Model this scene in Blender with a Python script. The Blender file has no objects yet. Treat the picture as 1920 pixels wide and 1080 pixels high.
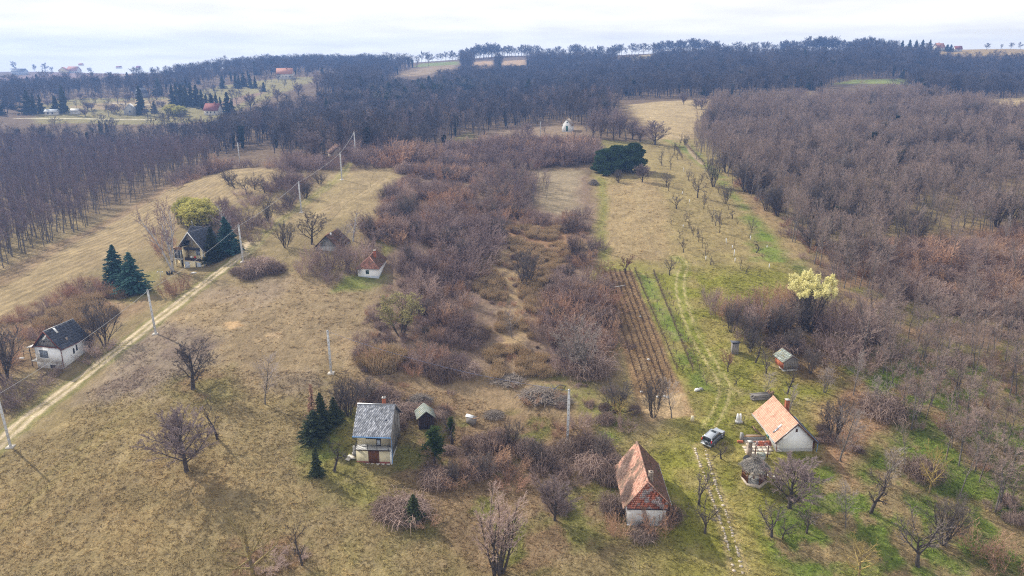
import bpy, math, random
import numpy as np
from mathutils import Vector, Matrix

rad = math.radians
scene = bpy.context.scene
COL = scene.collection

# ================================================================ camera, sky, sun, exposure
cam_d = bpy.data.cameras.new('camera')
cam_d.sensor_width = 36.0
cam_d.lens = 1400.0/1920.0*36.0
cam_d.clip_start = 0.5
cam_d.clip_end = 9000.0
cam = bpy.data.objects.new('camera', cam_d)
cam.location = (0, 0, 56.0)
cam.rotation_euler = (rad(90-16.9), 0, 0)
COL.objects.link(cam)
scene.camera = cam

SUN_AZ = math.atan2(-0.80, 0.60)      # compass-like: angle from +Y towards +X of the direction TO the sun
SUN_EL = rad(36)
world = bpy.data.worlds.new('World')
scene.world = world
world.use_nodes = True
wn, wl = world.node_tree.nodes, world.node_tree.links
wn.clear()
w_out = wn.new('ShaderNodeOutputWorld'); w_bg = wn.new('ShaderNodeBackground')
w_sky = wn.new('ShaderNodeTexSky'); w_sky.sky_type = 'NISHITA'; w_sky.sun_disc = False
w_sky.sun_elevation = SUN_EL; w_sky.sun_rotation = SUN_AZ
w_sky.altitude = 200; w_sky.air_density = 1.0; w_sky.dust_density = 1.5
w_tc = wn.new('ShaderNodeTexCoord')
w_sep = wn.new('ShaderNodeSeparateXYZ'); wl.new(w_tc.outputs['Generated'], w_sep.inputs[0])
# project the view direction on a flat cloud deck so that the clouds flatten towards the horizon
w_add = wn.new('ShaderNodeMath'); w_add.operation = 'ADD'; w_add.inputs[1].default_value = 0.10
w_max = wn.new('ShaderNodeMath'); w_max.operation = 'MAXIMUM'; w_max.inputs[1].default_value = 0.0
wl.new(w_sep.outputs['Z'], w_max.inputs[0]); wl.new(w_max.outputs[0], w_add.inputs[0])
w_dx = wn.new('ShaderNodeMath'); w_dx.operation = 'DIVIDE'; wl.new(w_sep.outputs['X'], w_dx.inputs[0]); wl.new(w_add.outputs[0], w_dx.inputs[1])
w_dy = wn.new('ShaderNodeMath'); w_dy.operation = 'DIVIDE'; wl.new(w_sep.outputs['Y'], w_dy.inputs[0]); wl.new(w_add.outputs[0], w_dy.inputs[1])
w_cmb = wn.new('ShaderNodeCombineXYZ'); wl.new(w_dx.outputs[0], w_cmb.inputs[0]); wl.new(w_dy.outputs[0], w_cmb.inputs[1])
w_n1 = wn.new('ShaderNodeTexNoise'); w_n1.inputs['Scale'].default_value = 0.55; w_n1.inputs['Detail'].default_value = 7; w_n1.inputs['Roughness'].default_value = 0.55
w_n1.inputs['Distortion'].default_value = 0.4
wl.new(w_cmb.outputs[0], w_n1.inputs['Vector'])
w_n2 = wn.new('ShaderNodeTexNoise'); w_n2.inputs['Scale'].default_value = 0.9; w_n2.inputs['Detail'].default_value = 8
w_map = wn.new('ShaderNodeMapping'); w_map.inputs['Location'].default_value = (7.3, 2.1, 0); w_map.inputs['Scale'].default_value = (1.0, 1.0, 1)
wl.new(w_cmb.outputs[0], w_map.inputs[0]); wl.new(w_map.outputs[0], w_n2.inputs['Vector'])
w_r1 = wn.new('ShaderNodeValToRGB'); w_r1.color_ramp.elements[0].position = 0.32; w_r1.color_ramp.elements[1].position = 0.56
wl.new(w_n1.outputs['Fac'], w_r1.inputs[0])
w_r2 = wn.new('ShaderNodeValToRGB'); w_r2.color_ramp.elements[0].position = 0.34; w_r2.color_ramp.elements[1].position = 0.60
w_r2.color_ramp.elements[0].color = (8.9, 8.85, 8.7, 1); w_r2.color_ramp.elements[1].color = (10.6, 10.4, 10.0, 1)
wl.new(w_n2.outputs['Fac'], w_r2.inputs[0])
w_mix = wn.new('ShaderNodeMix'); w_mix.data_type = 'RGBA'
# cloud layers pile up towards the horizon
w_hz = wn.new('ShaderNodeMapRange'); w_hz.inputs['From Min'].default_value = 0.10; w_hz.inputs['From Max'].default_value = 0.45; w_hz.inputs['To Min'].default_value = 0.92; w_hz.inputs['To Max'].default_value = 0.28
wl.new(w_max.outputs[0], w_hz.inputs[0])
w_fac = wn.new('ShaderNodeMath'); w_fac.operation = 'MULTIPLY_ADD'; w_fac.use_clamp = True; w_fac.inputs[1].default_value = 0.62
wl.new(w_r1.outputs['Color'], w_fac.inputs[0]); wl.new(w_hz.outputs[0], w_fac.inputs[2])
wl.new(w_fac.outputs[0], w_mix.inputs[0]); wl.new(w_sky.outputs[0], w_mix.inputs[6]); wl.new(w_r2.outputs['Color'], w_mix.inputs[7])
wl.new(w_mix.outputs[2], w_bg.inputs['Color'])
w_bg.inputs['Strength'].default_value = 0.10
wl.new(w_bg.outputs[0], w_out.inputs['Surface'])

sun_d = bpy.data.lights.new('sun', 'SUN')
sun_d.energy = 5.0; sun_d.angle = rad(0.6); sun_d.color = (1.0, 0.93, 0.82)
sun = bpy.data.objects.new('sun', sun_d)
_sd = Vector((math.sin(SUN_AZ)*math.cos(SUN_EL), math.cos(SUN_AZ)*math.cos(SUN_EL), math.sin(SUN_EL)))
sun.rotation_euler = _sd.to_track_quat('Z', 'Y').to_euler()
sun.location = (-60, 60, 120)
COL.objects.link(sun)

scene.view_settings.view_transform = 'Standard'
scene.view_settings.look = 'None'
scene.view_settings.gamma = 1.0
scene.view_settings.exposure = 0.27
scene.view_settings.use_curve_mapping = False
scene.cycles.use_denoising = False
scene.cycles.pixel_filter_type = 'BLACKMAN_HARRIS'
scene.cycles.filter_width = 1.15
scene.cycles.max_bounces = 5
scene.cycles.diffuse_bounces = 2
scene.cycles.glossy_bounces = 2
scene.cycles.transmission_bounces = 3
scene.cycles.transparent_max_bounces = 4
scene.cycles.volume_bounces = 0
# ---------------------------------------------------------------- terrain: hillside measured from the photograph
F_PX = 1400.0
PITCH = math.radians(16.9)
CAM_Z = 56.0
_s, _c = math.sin(PITCH), math.cos(PITCH)

def ray(px, py):
    u = (px-960)/F_PX; v = (py-540)/F_PX
    return np.array([u, _c - v*_s, -_s - v*_c])

# (photo x, photo y, depth along the optical axis) of ground points
SURVEY = [
 (960,1080,90),(960,830,114.6),(960,700,133),(960,600,151.8),(960,500,176.7),(960,400,211),(960,330,258),
 (960,250,370),(960,215,470),(960,180,600),(960,150,750),(960,125,900),(960,105,1050),
 (1240,250,350),(1240,200,440),(1270,188,480),(1280,150,650),(1280,110,900),(1280,98,1100),
 (1600,1080,92),(1600,800,118),(1600,600,150),(1600,480,183),(1700,350,245),(1700,250,350),
 (1240,330,255),(1240,420,204),(1640,155,600),(1900,200,450),(1900,150,700),(1700,95,1000),(1900,92,1000),
 (1900,700,134),(1900,500,178),(1900,330,260),
 (0,1080,91),(0,838,113),(292,625,141),(456,491,171),(565,398,204),(641,337,235),(365,505,174),(118,690,135),
 (0,600,155),(150,480,190),(0,490,192),(430,330,246),(200,420,225),(0,400,250),(100,300,340),(100,240,420),
 (150,215,470),(100,185,560),(60,150,900),(60,135,1150),(400,215,470),(400,175,600),(533,150,680),(480,125,950),
 (300,260,400),(450,310,281),(600,260,370),(600,200,500),(700,130,850),(840,118,950),
 (1700,1080,93),(300,1080,90.5),(1063,248,352),
]
def _pt(px, py, t):
    r = ray(px, py); return (t*r[0], t*r[1], CAM_Z + t*r[2])
_ctl = [_pt(*s) for s in SURVEY]
# far side of the ridge and the flanks, so that the land goes on outside the frame
_ctl += [(-1500,1500,30),(-700,1700,22),(0,1700,40),(900,1700,48),(1600,1400,55),(-2600,2600,5),(0,3000,10),(2600,2600,20),
         (-1600,600,10),(-1800,0,-5),(1600,500,45),(1800,0,20),(0,-200,-38),(-900,-500,-50),(900,-500,-40),(0,-1200,-60),
         (-250,60,-10),(250,60,-4),(0,0,-13),(-3000,-2500,-60),(3000,-2500,-40),(-500,250,4),(500,250,26),(0,4200,0)]
_ctl = np.array(_ctl)
def _warp(x, y):                       # near hillside needs more weight than the far ridge: work in compressed plan coordinates
    r = np.sqrt(x*x + y*y) + 1e-9
    k = np.log1p(r/90.0)/r*90.0
    return np.stack([x*k/90.0, y*k/90.0], -1)
def _phi(r2):
    return 0.5*r2*np.log(r2 + 1e-12)
_cw = _warp(_ctl[:,0], _ctl[:,1])
_n = len(_cw)
_K = _phi(((_cw[:,None]-_cw[None])**2).sum(-1)) + np.eye(_n)*0.0004
_P = np.hstack([np.ones((_n,1)), _cw])
_A = np.zeros((_n+3, _n+3)); _A[:_n,:_n]=_K; _A[:_n,_n:]=_P; _A[_n:,:_n]=_P.T
_w = np.linalg.solve(_A, np.concatenate([_ctl[:,2], np.zeros(3)]))
def height(x, y):
    x = np.atleast_1d(np.asarray(x, float)); y = np.atleast_1d(np.asarray(y, float))
    sh = x.shape; x = x.ravel(); y = y.ravel(); out = np.empty(len(x))
    for i in range(0, len(x), 20000):
        q = _warp(x[i:i+20000], y[i:i+20000])
        d = ((q[:,None]-_cw[None])**2).sum(-1)
        out[i:i+20000] = _phi(d) @ _w[:_n] + _w[_n] + q @ _w[_n+1:]
    return out.reshape(sh)
def hz(x, y): return float(height(x, y)[0])
def G(px, py):                         # the point of the ground seen at a photo position
    r = ray(px, py); a = None; t = np.geomspace(60, 2600, 500)
    z = CAM_Z + t*r[2]; g = height(t*r[0], t*r[1]); k = np.where(z <= g)[0]
    if len(k) == 0: i = len(t)-1; return np.array([t[i]*r[0], t[i]*r[1], g[i]])
    i = k[0]; lo, hi = t[max(i-1,0)], t[i]
    for _ in range(22):
        m = 0.5*(lo+hi)
        if CAM_Z + m*r[2] <= hz(m*r[0], m*r[1]): hi = m
        else: lo = m
    return np.array([hi*r[0], hi*r[1], hz(hi*r[0], hi*r[1])])
def depth(p): return p[1]*_c - (p[2]-CAM_Z)*_s
# ================================================================ materials
def new_mat(name):
    m = bpy.data.materials.new(name); m.use_nodes = True
    nt = m.node_tree; b = nt.nodes['Principled BSDF']
    b.inputs['Specular IOR Level'].default_value = 0.25
    return m, nt, b
def c4(c): return (c[0], c[1], c[2], 1.0)
def mat(name, c1, c2=None, scale=4.0, rough=0.9, bump=0.0, bscale=30.0, rnd=0.0, island=0.0, metal=0.0, spec=0.25, stretch=(1,1,1), lo=0.35, hi=0.65, c3=None, s3=1.0, lo3=.5, hi3=.62):
    m, nt, b = new_mat(name); N, L = nt.nodes, nt.links
    b.inputs['Roughness'].default_value = rough; b.inputs['Metallic'].default_value = metal
    b.inputs['Specular IOR Level'].default_value = spec
    tc = N.new('ShaderNodeTexCoord'); mp = N.new('ShaderNodeMapping'); mp.inputs['Scale'].default_value = stretch
    L.new(tc.outputs['Object'], mp.inputs[0])
    cur = None
    if c2 is not None:
        n = N.new('ShaderNodeTexNoise'); n.inputs['Scale'].default_value = scale; n.inputs['Detail'].default_value = 6; n.inputs['Roughness'].default_value = .6
        L.new(mp.outputs[0], n.inputs['Vector'])
        r = N.new('ShaderNodeValToRGB'); r.color_ramp.elements[0].position = lo; r.color_ramp.elements[1].position = hi
        r.color_ramp.elements[0].color = c4(c1); r.color_ramp.elements[1].color = c4(c2)
        L.new(n.outputs['Fac'], r.inputs[0]); cur = r.outputs['Color']
    else:
        r = N.new('ShaderNodeRGB'); r.outputs[0].default_value = c4(c1); cur = r.outputs[0]
    if c3 is not None:
        n = N.new('ShaderNodeTexNoise'); n.inputs['Scale'].default_value = s3; n.inputs['Detail'].default_value = 8; n.inputs['Roughness'].default_value = .65
        mq = N.new('ShaderNodeMapping'); mq.inputs['Location'].default_value = (3.3, 8.1, 1.7); L.new(tc.outputs['Object'], mq.inputs[0]); L.new(mq.outputs[0], n.inputs['Vector'])
        r = N.new('ShaderNodeValToRGB'); r.color_ramp.elements[0].position = lo3; r.color_ramp.elements[1].position = hi3
        L.new(n.outputs['Fac'], r.inputs[0])
        mx = N.new('ShaderNodeMix'); mx.data_type = 'RGBA'; L.new(r.outputs['Color'], mx.inputs[0]); L.new(cur, mx.inputs[6]); mx.inputs[7].default_value = c4(c3)
        cur = mx.outputs[2]
    if rnd or island:
        hs = N.new('ShaderNodeHueSaturation'); L.new(cur, hs.inputs['Color'])
        if rnd:
            oi = N.new('ShaderNodeObjectInfo'); src = oi.outputs['Random']; k = rnd
        else:
            g = N.new('ShaderNodeNewGeometry'); src = g.outputs['Random Per Island']; k = island
        ma = N.new('ShaderNodeMath'); ma.operation = 'MULTIPLY_ADD'; ma.inputs[1].default_value = 2*k; ma.inputs[2].default_value = 1-k
        L.new(src, ma.inputs[0]); L.new(ma.outputs[0], hs.inputs['Value']); cur = hs.outputs[0]
    L.new(cur, b.inputs['Base Color'])
    if bump:
        n = N.new('ShaderNodeTexNoise'); n.inputs['Scale'].default_value = bscale; n.inputs['Detail'].default_value = 4
        L.new(mp.outputs[0], n.inputs['Vector'])
        bp = N.new('ShaderNodeBump'); bp.inputs['Strength'].default_value = bump; bp.inputs['Distance'].default_value = 0.05
        L.new(n.outputs['Fac'], bp.inputs['Height']); L.new(bp.outputs[0], b.inputs['Normal'])
    return m
def twig(name, c1, c2, rough=0.85, k=0.22):
    """bare wood or leaf colour that differs from plant to plant"""
    m, nt, b = new_mat(name); N, L = nt.nodes, nt.links
    b.inputs['Roughness'].default_value = rough; b.inputs['Specular IOR Level'].default_value = 0.2
    oi = N.new('ShaderNodeObjectInfo')
    mx = N.new('ShaderNodeMix'); mx.data_type = 'RGBA'; L.new(oi.outputs['Random'], mx.inputs[0])
    mx.inputs[6].default_value = c4(c1); mx.inputs[7].default_value = c4(c2)
    wn_ = N.new('ShaderNodeTexWhiteNoise'); wn_.noise_dimensions = '1D'; L.new(oi.outputs['Random'], wn_.inputs['W'])
    g = N.new('ShaderNodeNewGeometry')
    av = N.new('ShaderNodeMath'); av.operation = 'ADD'; L.new(wn_.outputs['Value'], av.inputs[0]); L.new(g.outputs['Random Per Island'], av.inputs[1])
    ma = N.new('ShaderNodeMath'); ma.operation = 'MULTIPLY_ADD'; ma.inputs[1].default_value = k*1.6; ma.inputs[2].default_value = 1-k*1.6
    L.new(av.outputs[0], ma.inputs[0])
    hs = N.new('ShaderNodeHueSaturation'); L.new(mx.outputs[2], hs.inputs['Color']); L.new(ma.outputs[0], hs.inputs['Value'])
    L.new(hs.outputs[0], b.inputs['Base Color'])
    return m

M = {}
M['bark_dark'] = mat('bark_dark', (.050,.042,.038), (.12,.10,.09), scale=3, bump=.4)
M['bark_grey'] = mat('bark_grey', (.12,.105,.095), (.24,.215,.19), scale=3, bump=.4)
M['bark_birch'] = mat('bark_birch', (.62,.60,.58), (.40,.37,.36), scale=2, c3=(.06,.05,.05), s3=3, lo3=.56, hi3=.62)
M['bark_lichen'] = mat('bark_lichen', (.17,.14,.10), (.34,.25,.08), scale=1.4, lo=.42, hi=.58)
M['twig_forest'] = twig('twig_forest', (.27,.195,.165), (.38,.285,.24))
M['twig_plant'] = twig('twig_plant', (.155,.108,.125), (.225,.155,.165))
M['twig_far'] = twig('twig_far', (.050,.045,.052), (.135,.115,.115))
M['twig_dark'] = twig('twig_dark', (.085,.068,.062), (.13,.10,.092))
M['twig_round'] = twig('twig_round', (.26,.20,.19), (.30,.23,.22))
M['twig_orchard'] = twig('twig_orchard', (.12,.10,.09), (.20,.165,.145))
M['twig_red'] = twig('twig_red', (.26,.13,.10), (.24,.12,.09))
M['twig_pale'] = twig('twig_pale', (.34,.28,.25), (.42,.36,.32))
M['twig_birch'] = twig('twig_birch', (.24,.15,.15), (.26,.17,.16))
M['twig_lichen'] = twig('twig_lichen', (.36,.27,.09), (.32,.25,.11))
M['twig_shrub'] = twig('twig_shrub', (.30,.215,.19), (.42,.31,.265), k=.3)
M['twig_mauve'] = twig('twig_mauve', (.225,.16,.15), (.31,.225,.205), k=.3)
M['twig_rust'] = twig('twig_rust', (.40,.235,.165), (.48,.31,.20), k=.3)
M['twig_bramble'] = twig('twig_bramble', (.25,.175,.145), (.37,.275,.23), k=.4)
M['reed'] = twig('reed', (.64,.49,.31), (.56,.43,.28), k=.15)
M['cut_wood'] = twig('cut_wood', (.24,.20,.17), (.33,.28,.24), k=.35)
M['spruce'] = twig('spruce', (.046,.060,.022), (.070,.085,.032), k=.3)
M['spruce_blue'] = twig('spruce_blue', (.040,.105,.092), (.050,.12,.10), k=.3)
M['pine'] = twig('pine', (.055,.105,.042), (.085,.145,.055), k=.3)
M['yew'] = twig('yew', (.050,.080,.020), (.070,.10,.024), k=.35)
M['ivy'] = twig('ivy', (.020,.034,.012), (.040,.055,.018), k=.3)
M['willow_bloom'] = twig('willow_bloom', (.86,.81,.42), (.82,.76,.38), k=.18)
M['buds_olive'] = twig('buds_olive', (.34,.30,.13), (.30,.27,.12), k=.25)
M['bamboo'] = twig('bamboo', (.44,.42,.11), (.50,.45,.13), k=.2)
M['grass_green'] = twig('grass_green', (.10,.20,.025), (.15,.24,.03), k=.3)

def ground_material():
    m, nt, b = new_mat('ground'); N, L = nt.nodes, nt.links
    b.inputs['Roughness'].default_value = 1.0; b.inputs['Specular IOR Level'].default_value = 0.05
    tc = N.new('ShaderNodeTexCoord')
    at = N.new('ShaderNodeAttribute'); at.attribute_name = 'Col'
    cur = at.outputs['Color']
    def nz(scale, detail, rough=.6, stretch=None, dist=0):
        n = N.new('ShaderNodeTexNoise'); n.inputs['Scale'].default_value = scale; n.inputs['Detail'].default_value = detail; n.inputs['Roughness'].default_value = rough; n.inputs['Distortion'].default_value = dist
        if stretch:
            mp = N.new('ShaderNodeMapping'); mp.inputs['Scale'].default_value = stretch; mp.inputs['Rotation'].default_value = (0,0,.5); L.new(tc.outputs['Object'], mp.inputs[0]); L.new(mp.outputs[0], n.inputs['Vector'])
        else: L.new(tc.outputs['Object'], n.inputs['Vector'])
        return n.outputs['Fac']
    def mul(cur, fac, lo, hi, a, bb):
        r = N.new('ShaderNodeMapRange'); r.inputs['From Min'].default_value = lo; r.inputs['From Max'].default_value = hi; r.inputs['To Min'].default_value = a; r.inputs['To Max'].default_value = bb
        L.new(fac, r.inputs[0]); v = N.new('ShaderNodeVectorMath'); v.operation = 'SCALE'; L.new(cur, v.inputs[0]); L.new(r.outputs[0], v.inputs['Scale']); return v.outputs[0]
    def tint(cur, fac, lo, hi, colour, amount):
        r = N.new('ShaderNodeMapRange'); r.inputs['From Min'].default_value = lo; r.inputs['From Max'].default_value = hi; r.inputs['To Max'].default_value = amount
        L.new(fac, r.inputs[0]); mx = N.new('ShaderNodeMix'); mx.data_type = 'RGBA'; L.new(r.outputs[0], mx.inputs[0]); L.new(cur, mx.inputs[6]); mx.inputs[7].default_value = c4(colour); return mx.outputs[2]
    cur = tint(cur, nz(.16, 6), .50, .70, (.17,.12,.075), .30)        # thatch and leaf litter
    cur = tint(cur, nz(.23, 7, .7), .52, .66, (.30,.235,.15), .38)        # dead straw
    cur = tint(cur, nz(1.7, 5, .7, (1,1,1)), .55, .70, (.085,.095,.035), .30)  # damp low tufts
    cur = mul(cur, nz(.9, 6, .65, (1.0,.45,1), .6), .30, .70, .78, 1.24)
    cur = mul(cur, nz(3.6, 4, .7), .32, .68, .72, 1.30)
    L.new(cur, b.inputs['Base Color'])
    bp = N.new('ShaderNodeBump'); bp.inputs['Strength'].default_value = .9; bp.inputs['Distance'].default_value = .16
    L.new(nz(2.6, 5, .65), bp.inputs['Height'])
    bp2 = N.new('ShaderNodeBump'); bp2.inputs['Strength'].default_value = .7; bp2.inputs['Distance'].default_value = .5
    L.new(nz(.55, 4, .6), bp2.inputs['Height']); L.new(bp2.outputs[0], bp.inputs['Normal'])
    L.new(bp.outputs[0], b.inputs['Normal'])
    return m
M['ground'] = ground_material()
def thin_blade(m, colour, k):
    """thin leaves and blades let the light through from behind"""
    N, L = m.node_tree.nodes, m.node_tree.links; out = m.node_tree.get_output_node('ALL'); b = N['Principled BSDF']
    tr = N.new('ShaderNodeBsdfTranslucent'); mx = N.new('ShaderNodeMixShader'); mx.inputs[0].default_value = k
    L.new(colour, tr.inputs['Color']); L.new(b.outputs[0], mx.inputs[1]); L.new(tr.outputs[0], mx.inputs[2]); L.new(mx.outputs[0], out.inputs['Surface'])
for nm_ in ('reed','willow_bloom','bamboo','buds_olive','yew'):
    _m = M[nm_]; thin_blade(_m, _m.node_tree.nodes['Principled BSDF'].inputs['Base Color'].links[0].from_socket, .35)
def tuft_material(name='tuft'):
    m, nt, b = new_mat(name); N, L = nt.nodes, nt.links
    b.inputs['Roughness'].default_value = .9; b.inputs['Specular IOR Level'].default_value = 0.1
    at = N.new('ShaderNodeAttribute'); at.attribute_name = 'Col'; at.attribute_type = 'INSTANCER'
    oi = N.new('ShaderNodeObjectInfo')
    ma = N.new('ShaderNodeMath'); ma.operation = 'MULTIPLY_ADD'; ma.inputs[1].default_value = .8; ma.inputs[2].default_value = .72
    L.new(oi.outputs['Random'], ma.inputs[0])
    v = N.new('ShaderNodeVectorMath'); v.operation = 'SCALE'; L.new(at.outputs['Color'], v.inputs[0]); L.new(ma.outputs[0], v.inputs['Scale'])
    L.new(v.outputs[0], b.inputs['Base Color'])
    thin_blade(m, v.outputs[0], .45)
    return m
M['tuft'] = tuft_material()

# ================================================================ mesh helpers
def np_mesh(name, V, quads=None, tris=None, mats=(), midx=None):
    me = bpy.data.meshes.new(name)
    V = np.asarray(V, np.float32)
    q = np.zeros((0,4), np.int32) if quads is None else np.asarray(quads, np.int32)
    t = np.zeros((0,3), np.int32) if tris is None else np.asarray(tris, np.int32)
    me.vertices.add(len(V)); me.vertices.foreach_set('co', V.ravel())
    nl = q.size + t.size
    me.loops.add(nl); me.loops.foreach_set('vertex_index', np.concatenate([q.ravel(), t.ravel()]).astype(np.int32))
    me.polygons.add(len(q)+len(t))
    st = np.concatenate([np.arange(len(q))*4, len(q)*4 + np.arange(len(t))*3]).astype(np.int32)
    me.polygons.foreach_set('loop_start', st)
    if midx is not None: me.polygons.foreach_set('material_index', np.asarray(midx, np.int32))
    for m in mats: me.materials.append(m)
    me.update(calc_edges=True)
    return me
def link(name, me, parent=None, **props):
    o = bpy.data.objects.new(name, me); COL.objects.link(o)
    if parent is not None: o.parent = parent
    for k, v in props.items(): o[k] = v
    return o
def root(name, loc, rz, label, cat, group=None):
    o = bpy.data.objects.new(name, None); COL.objects.link(o)
    o.empty_display_size = .3; o.location = loc; o.rotation_euler = (0,0,rz)
    o['label'] = label; o['category'] = cat
    if group: o['group'] = group
    return o
def tag(o, label, cat, group=None):
    o['label'] = label; o['category'] = cat
    if group: o['group'] = group
    return o

def frustums(P0, P1, r0, r1, n):
    """n-sided tapered segments, one per row"""
    d = P1-P0; ln = np.linalg.norm(d, axis=1, keepdims=True)+1e-9; d = d/ln
    a = np.where(np.abs(d[:,2:3]) < .9, np.array([[0,0,1.]]), np.array([[1.,0,0]]))
    u = np.cross(d, a); u /= np.linalg.norm(u, axis=1, keepdims=True)+1e-9; v = np.cross(d, u)
    m = len(P0); ang = np.arange(n)/n*2*math.pi
    ring = u[:,None]*np.cos(ang)[None,:,None] + v[:,None]*np.sin(ang)[None,:,None]
    V = np.concatenate([P0[:,None]+ring*r0[:,None,None], P1[:,None]+ring*r1[:,None,None]], 1).reshape(-1,3)
    b = (np.arange(m)*2*n)[:,None]; i = np.arange(n)[None]; j = (i+1) % n
    Q = np.stack([b+i, b+j, b+n+j, b+n+i], -1).reshape(-1,4)
    return V, Q
def quads_at(C, U, W):
    """one quad per centre, spanned by half-vectors U and W"""
    m = len(C); V = np.stack([C-U-W, C+U-W, C+U+W, C-U+W], 1).reshape(-1,3)
    return V, np.arange(m*4).reshape(-1,4)
class Geo:
    def __init__(self): self.V = []; self.Q = []; self.T = []; self.n = 0
    def add(self, V, Q=None, T=None):
        V = np.asarray(V, float)
        if Q is not None and len(Q): self.Q.append(np.asarray(Q)+self.n)
        if T is not None and len(T): self.T.append(np.asarray(T)+self.n)
        self.V.append(V); self.n += len(V); return self
    def arrays(self):
        V = np.concatenate(self.V) if self.V else np.zeros((0,3))
        return V, (np.concatenate(self.Q) if self.Q else None), (np.concatenate(self.T) if self.T else None)
    # --- solids for houses and objects
    def box(self, x0, x1, y0, y1, z0, z1, R=None, o=(0,0,0)):
        v = np.array([(x,y,z) for z in (z0,z1) for y in (y0,y1) for x in (x0,x1)], float)
        if R is not None: v = v @ np.array(R).T
        v = v + np.array(o)
        return self.add(v, [(0,2,3,1),(4,5,7,6),(0,1,5,4),(2,6,7,3),(0,4,6,2),(1,3,7,5)])
    def prism(self, pts, a, b, axis='y'):
        """polygon pts (2-D) pushed from a to b along an axis: 'y' takes pts as (x,z), 'x' as (y,z), 'z' as (x,y)"""
        n = len(pts); V = []
        for t in (a, b):
            for p, q in pts:
                V.append((p,t,q) if axis == 'y' else (t,p,q) if axis == 'x' else (p,q,t))
        Q = [(i, (i+1) % n, n+(i+1) % n, n+i) for i in range(n)]
        T = [(0, i+1, i) for i in range(1, n-1)] + [(n, n+i, n+i+1) for i in range(1, n-1)]
        return self.add(V, Q, T)
    def bar(self, p, q, r, n=6, r2=None):
        p = np.array([p], float); q = np.array([q], float)
        V, Q = frustums(p, q, np.array([r]), np.array([r2 if r2 is not None else r]), n)
        k = len(V); V = np.vstack([V, p, q])
        T = [(k, (i+1) % n, i) for i in range(n)] + [(k+1, n+i, n+(i+1) % n) for i in range(n)]
        return self.add(V, Q, T)
    def path(self, pts, r, n=5, r2=None):
        pts = np.array(pts, float); m = len(pts)-1
        rr = np.linspace(r, r if r2 is None else r2, m+1)
        V, Q = frustums(pts[:-1], pts[1:], rr[:-1], rr[1:], n); return self.add(V, Q)
    def beam(self, p, q, w, h, up=(0,0,1)):
        """rectangular beam from p to q"""
        p, q = Vector(p), Vector(q); d = (q-p).normalized(); u = d.cross(Vector(up)).normalized(); v = u.cross(d)
        V = [tuple(e + u*sx*w/2 + v*sz*h/2) for e in (p, q) for sx, sz in ((-1,-1),(1,-1),(1,1),(-1,1))]
        return self.add(V, [(0,1,2,3),(7,6,5,4),(0,4,5,1),(1,5,6,2),(2,6,7,3),(3,7,4,0)])
    def slab(self, a, b, c, d, t):
        """four-cornered sheet with thickness t, pushed along its own normal downward"""
        a, b, c, d = map(Vector, (a,b,c,d)); nrm = (b-a).cross(d-a).normalized()
        if nrm.z > 0: nrm = -nrm
        V = [tuple(p) for p in (a,b,c,d)] + [tuple(p+nrm*t) for p in (a,b,c,d)]
        return self.add(V, [(0,1,2,3),(7,6,5,4),(0,4,5,1),(1,5,6,2),(2,6,7,3),(3,7,4,0)])
    def obj(self, name, m, parent=None, **props):
        V, Q, T = self.arrays()
        return link(name, np_mesh(name, V, Q, T, [m] if not isinstance(m, (list,tuple)) else m), parent, **props)

# ================================================================ noise in numpy
def _hash(i, j, s):
    h = (i*374761393 + j*668265263 + s*1274126177) & 0xFFFFFFFF
    h = ((h ^ (h >> 13)) * 1103515245) & 0xFFFFFFFF
    return ((h ^ (h >> 16)) & 0xFFFF)/65535.0
def vnoise(x, y, s=0):
    xi = np.floor(x).astype(np.int64); yi = np.floor(y).astype(np.int64); fx = x-xi; fy = y-yi
    fx = fx*fx*(3-2*fx); fy = fy*fy*(3-2*fy)
    a = _hash(xi, yi, s); b = _hash(xi+1, yi, s); c = _hash(xi, yi+1, s); d = _hash(xi+1, yi+1, s)
    return (a*(1-fx)+b*fx)*(1-fy) + (c*(1-fx)+d*fx)*fy
def fbm(x, y, s=0, o=4):
    t = 0; a = .5; n = 0
    for k in range(o):
        t = t + a*vnoise(x*2**k, y*2**k, s+k*17); n += a; a *= .5
    return t/n
def polydist(x, y, P):
    """signed distance to a polygon, positive inside"""
    ins = np.zeros(x.shape, bool); dm = np.full(x.shape, 1e9); n = len(P)
    for i in range(n):
        x0, y0 = P[i]; x1, y1 = P[(i+1) % n]
        if y0 != y1:
            c = ((y0 > y) != (y1 > y)) & (x < (x1-x0)*(y-y0)/(y1-y0)+x0); ins ^= c
        dx, dy = x1-x0, y1-y0; t = np.clip(((x-x0)*dx+(y-y0)*dy)/(dx*dx+dy*dy+1e-9), 0, 1)
        dm = np.minimum(dm, np.hypot(x-x0-t*dx, y-y0-t*dy))
    return np.where(ins, dm, -dm)
def linedist(x, y, P):
    """distance to a polyline, signed sideways offset, and arc length"""
    best = np.full(x.shape, 1e9); side = np.zeros(x.shape); arc = np.zeros(x.shape); s0 = 0
    for (x0, y0), (x1, y1) in zip(P[:-1], P[1:]):
        dx, dy = x1-x0, y1-y0; L = math.hypot(dx, dy)+1e-9; t = np.clip(((x-x0)*dx+(y-y0)*dy)/(L*L), 0, 1)
        d = np.hypot(x-x0-t*dx, y-y0-t*dy); k = d < best
        best = np.where(k, d, best); side = np.where(k, np.sign((x-x0)*dy-(y-y0)*dx)*d, side); arc = np.where(k, s0+t*L, arc); s0 += L
    return best, side, arc
def W(pts):
    """photo positions of ground points -> plan coordinates"""
    return [tuple(G(*p)[:2]) for p in pts]
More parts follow.
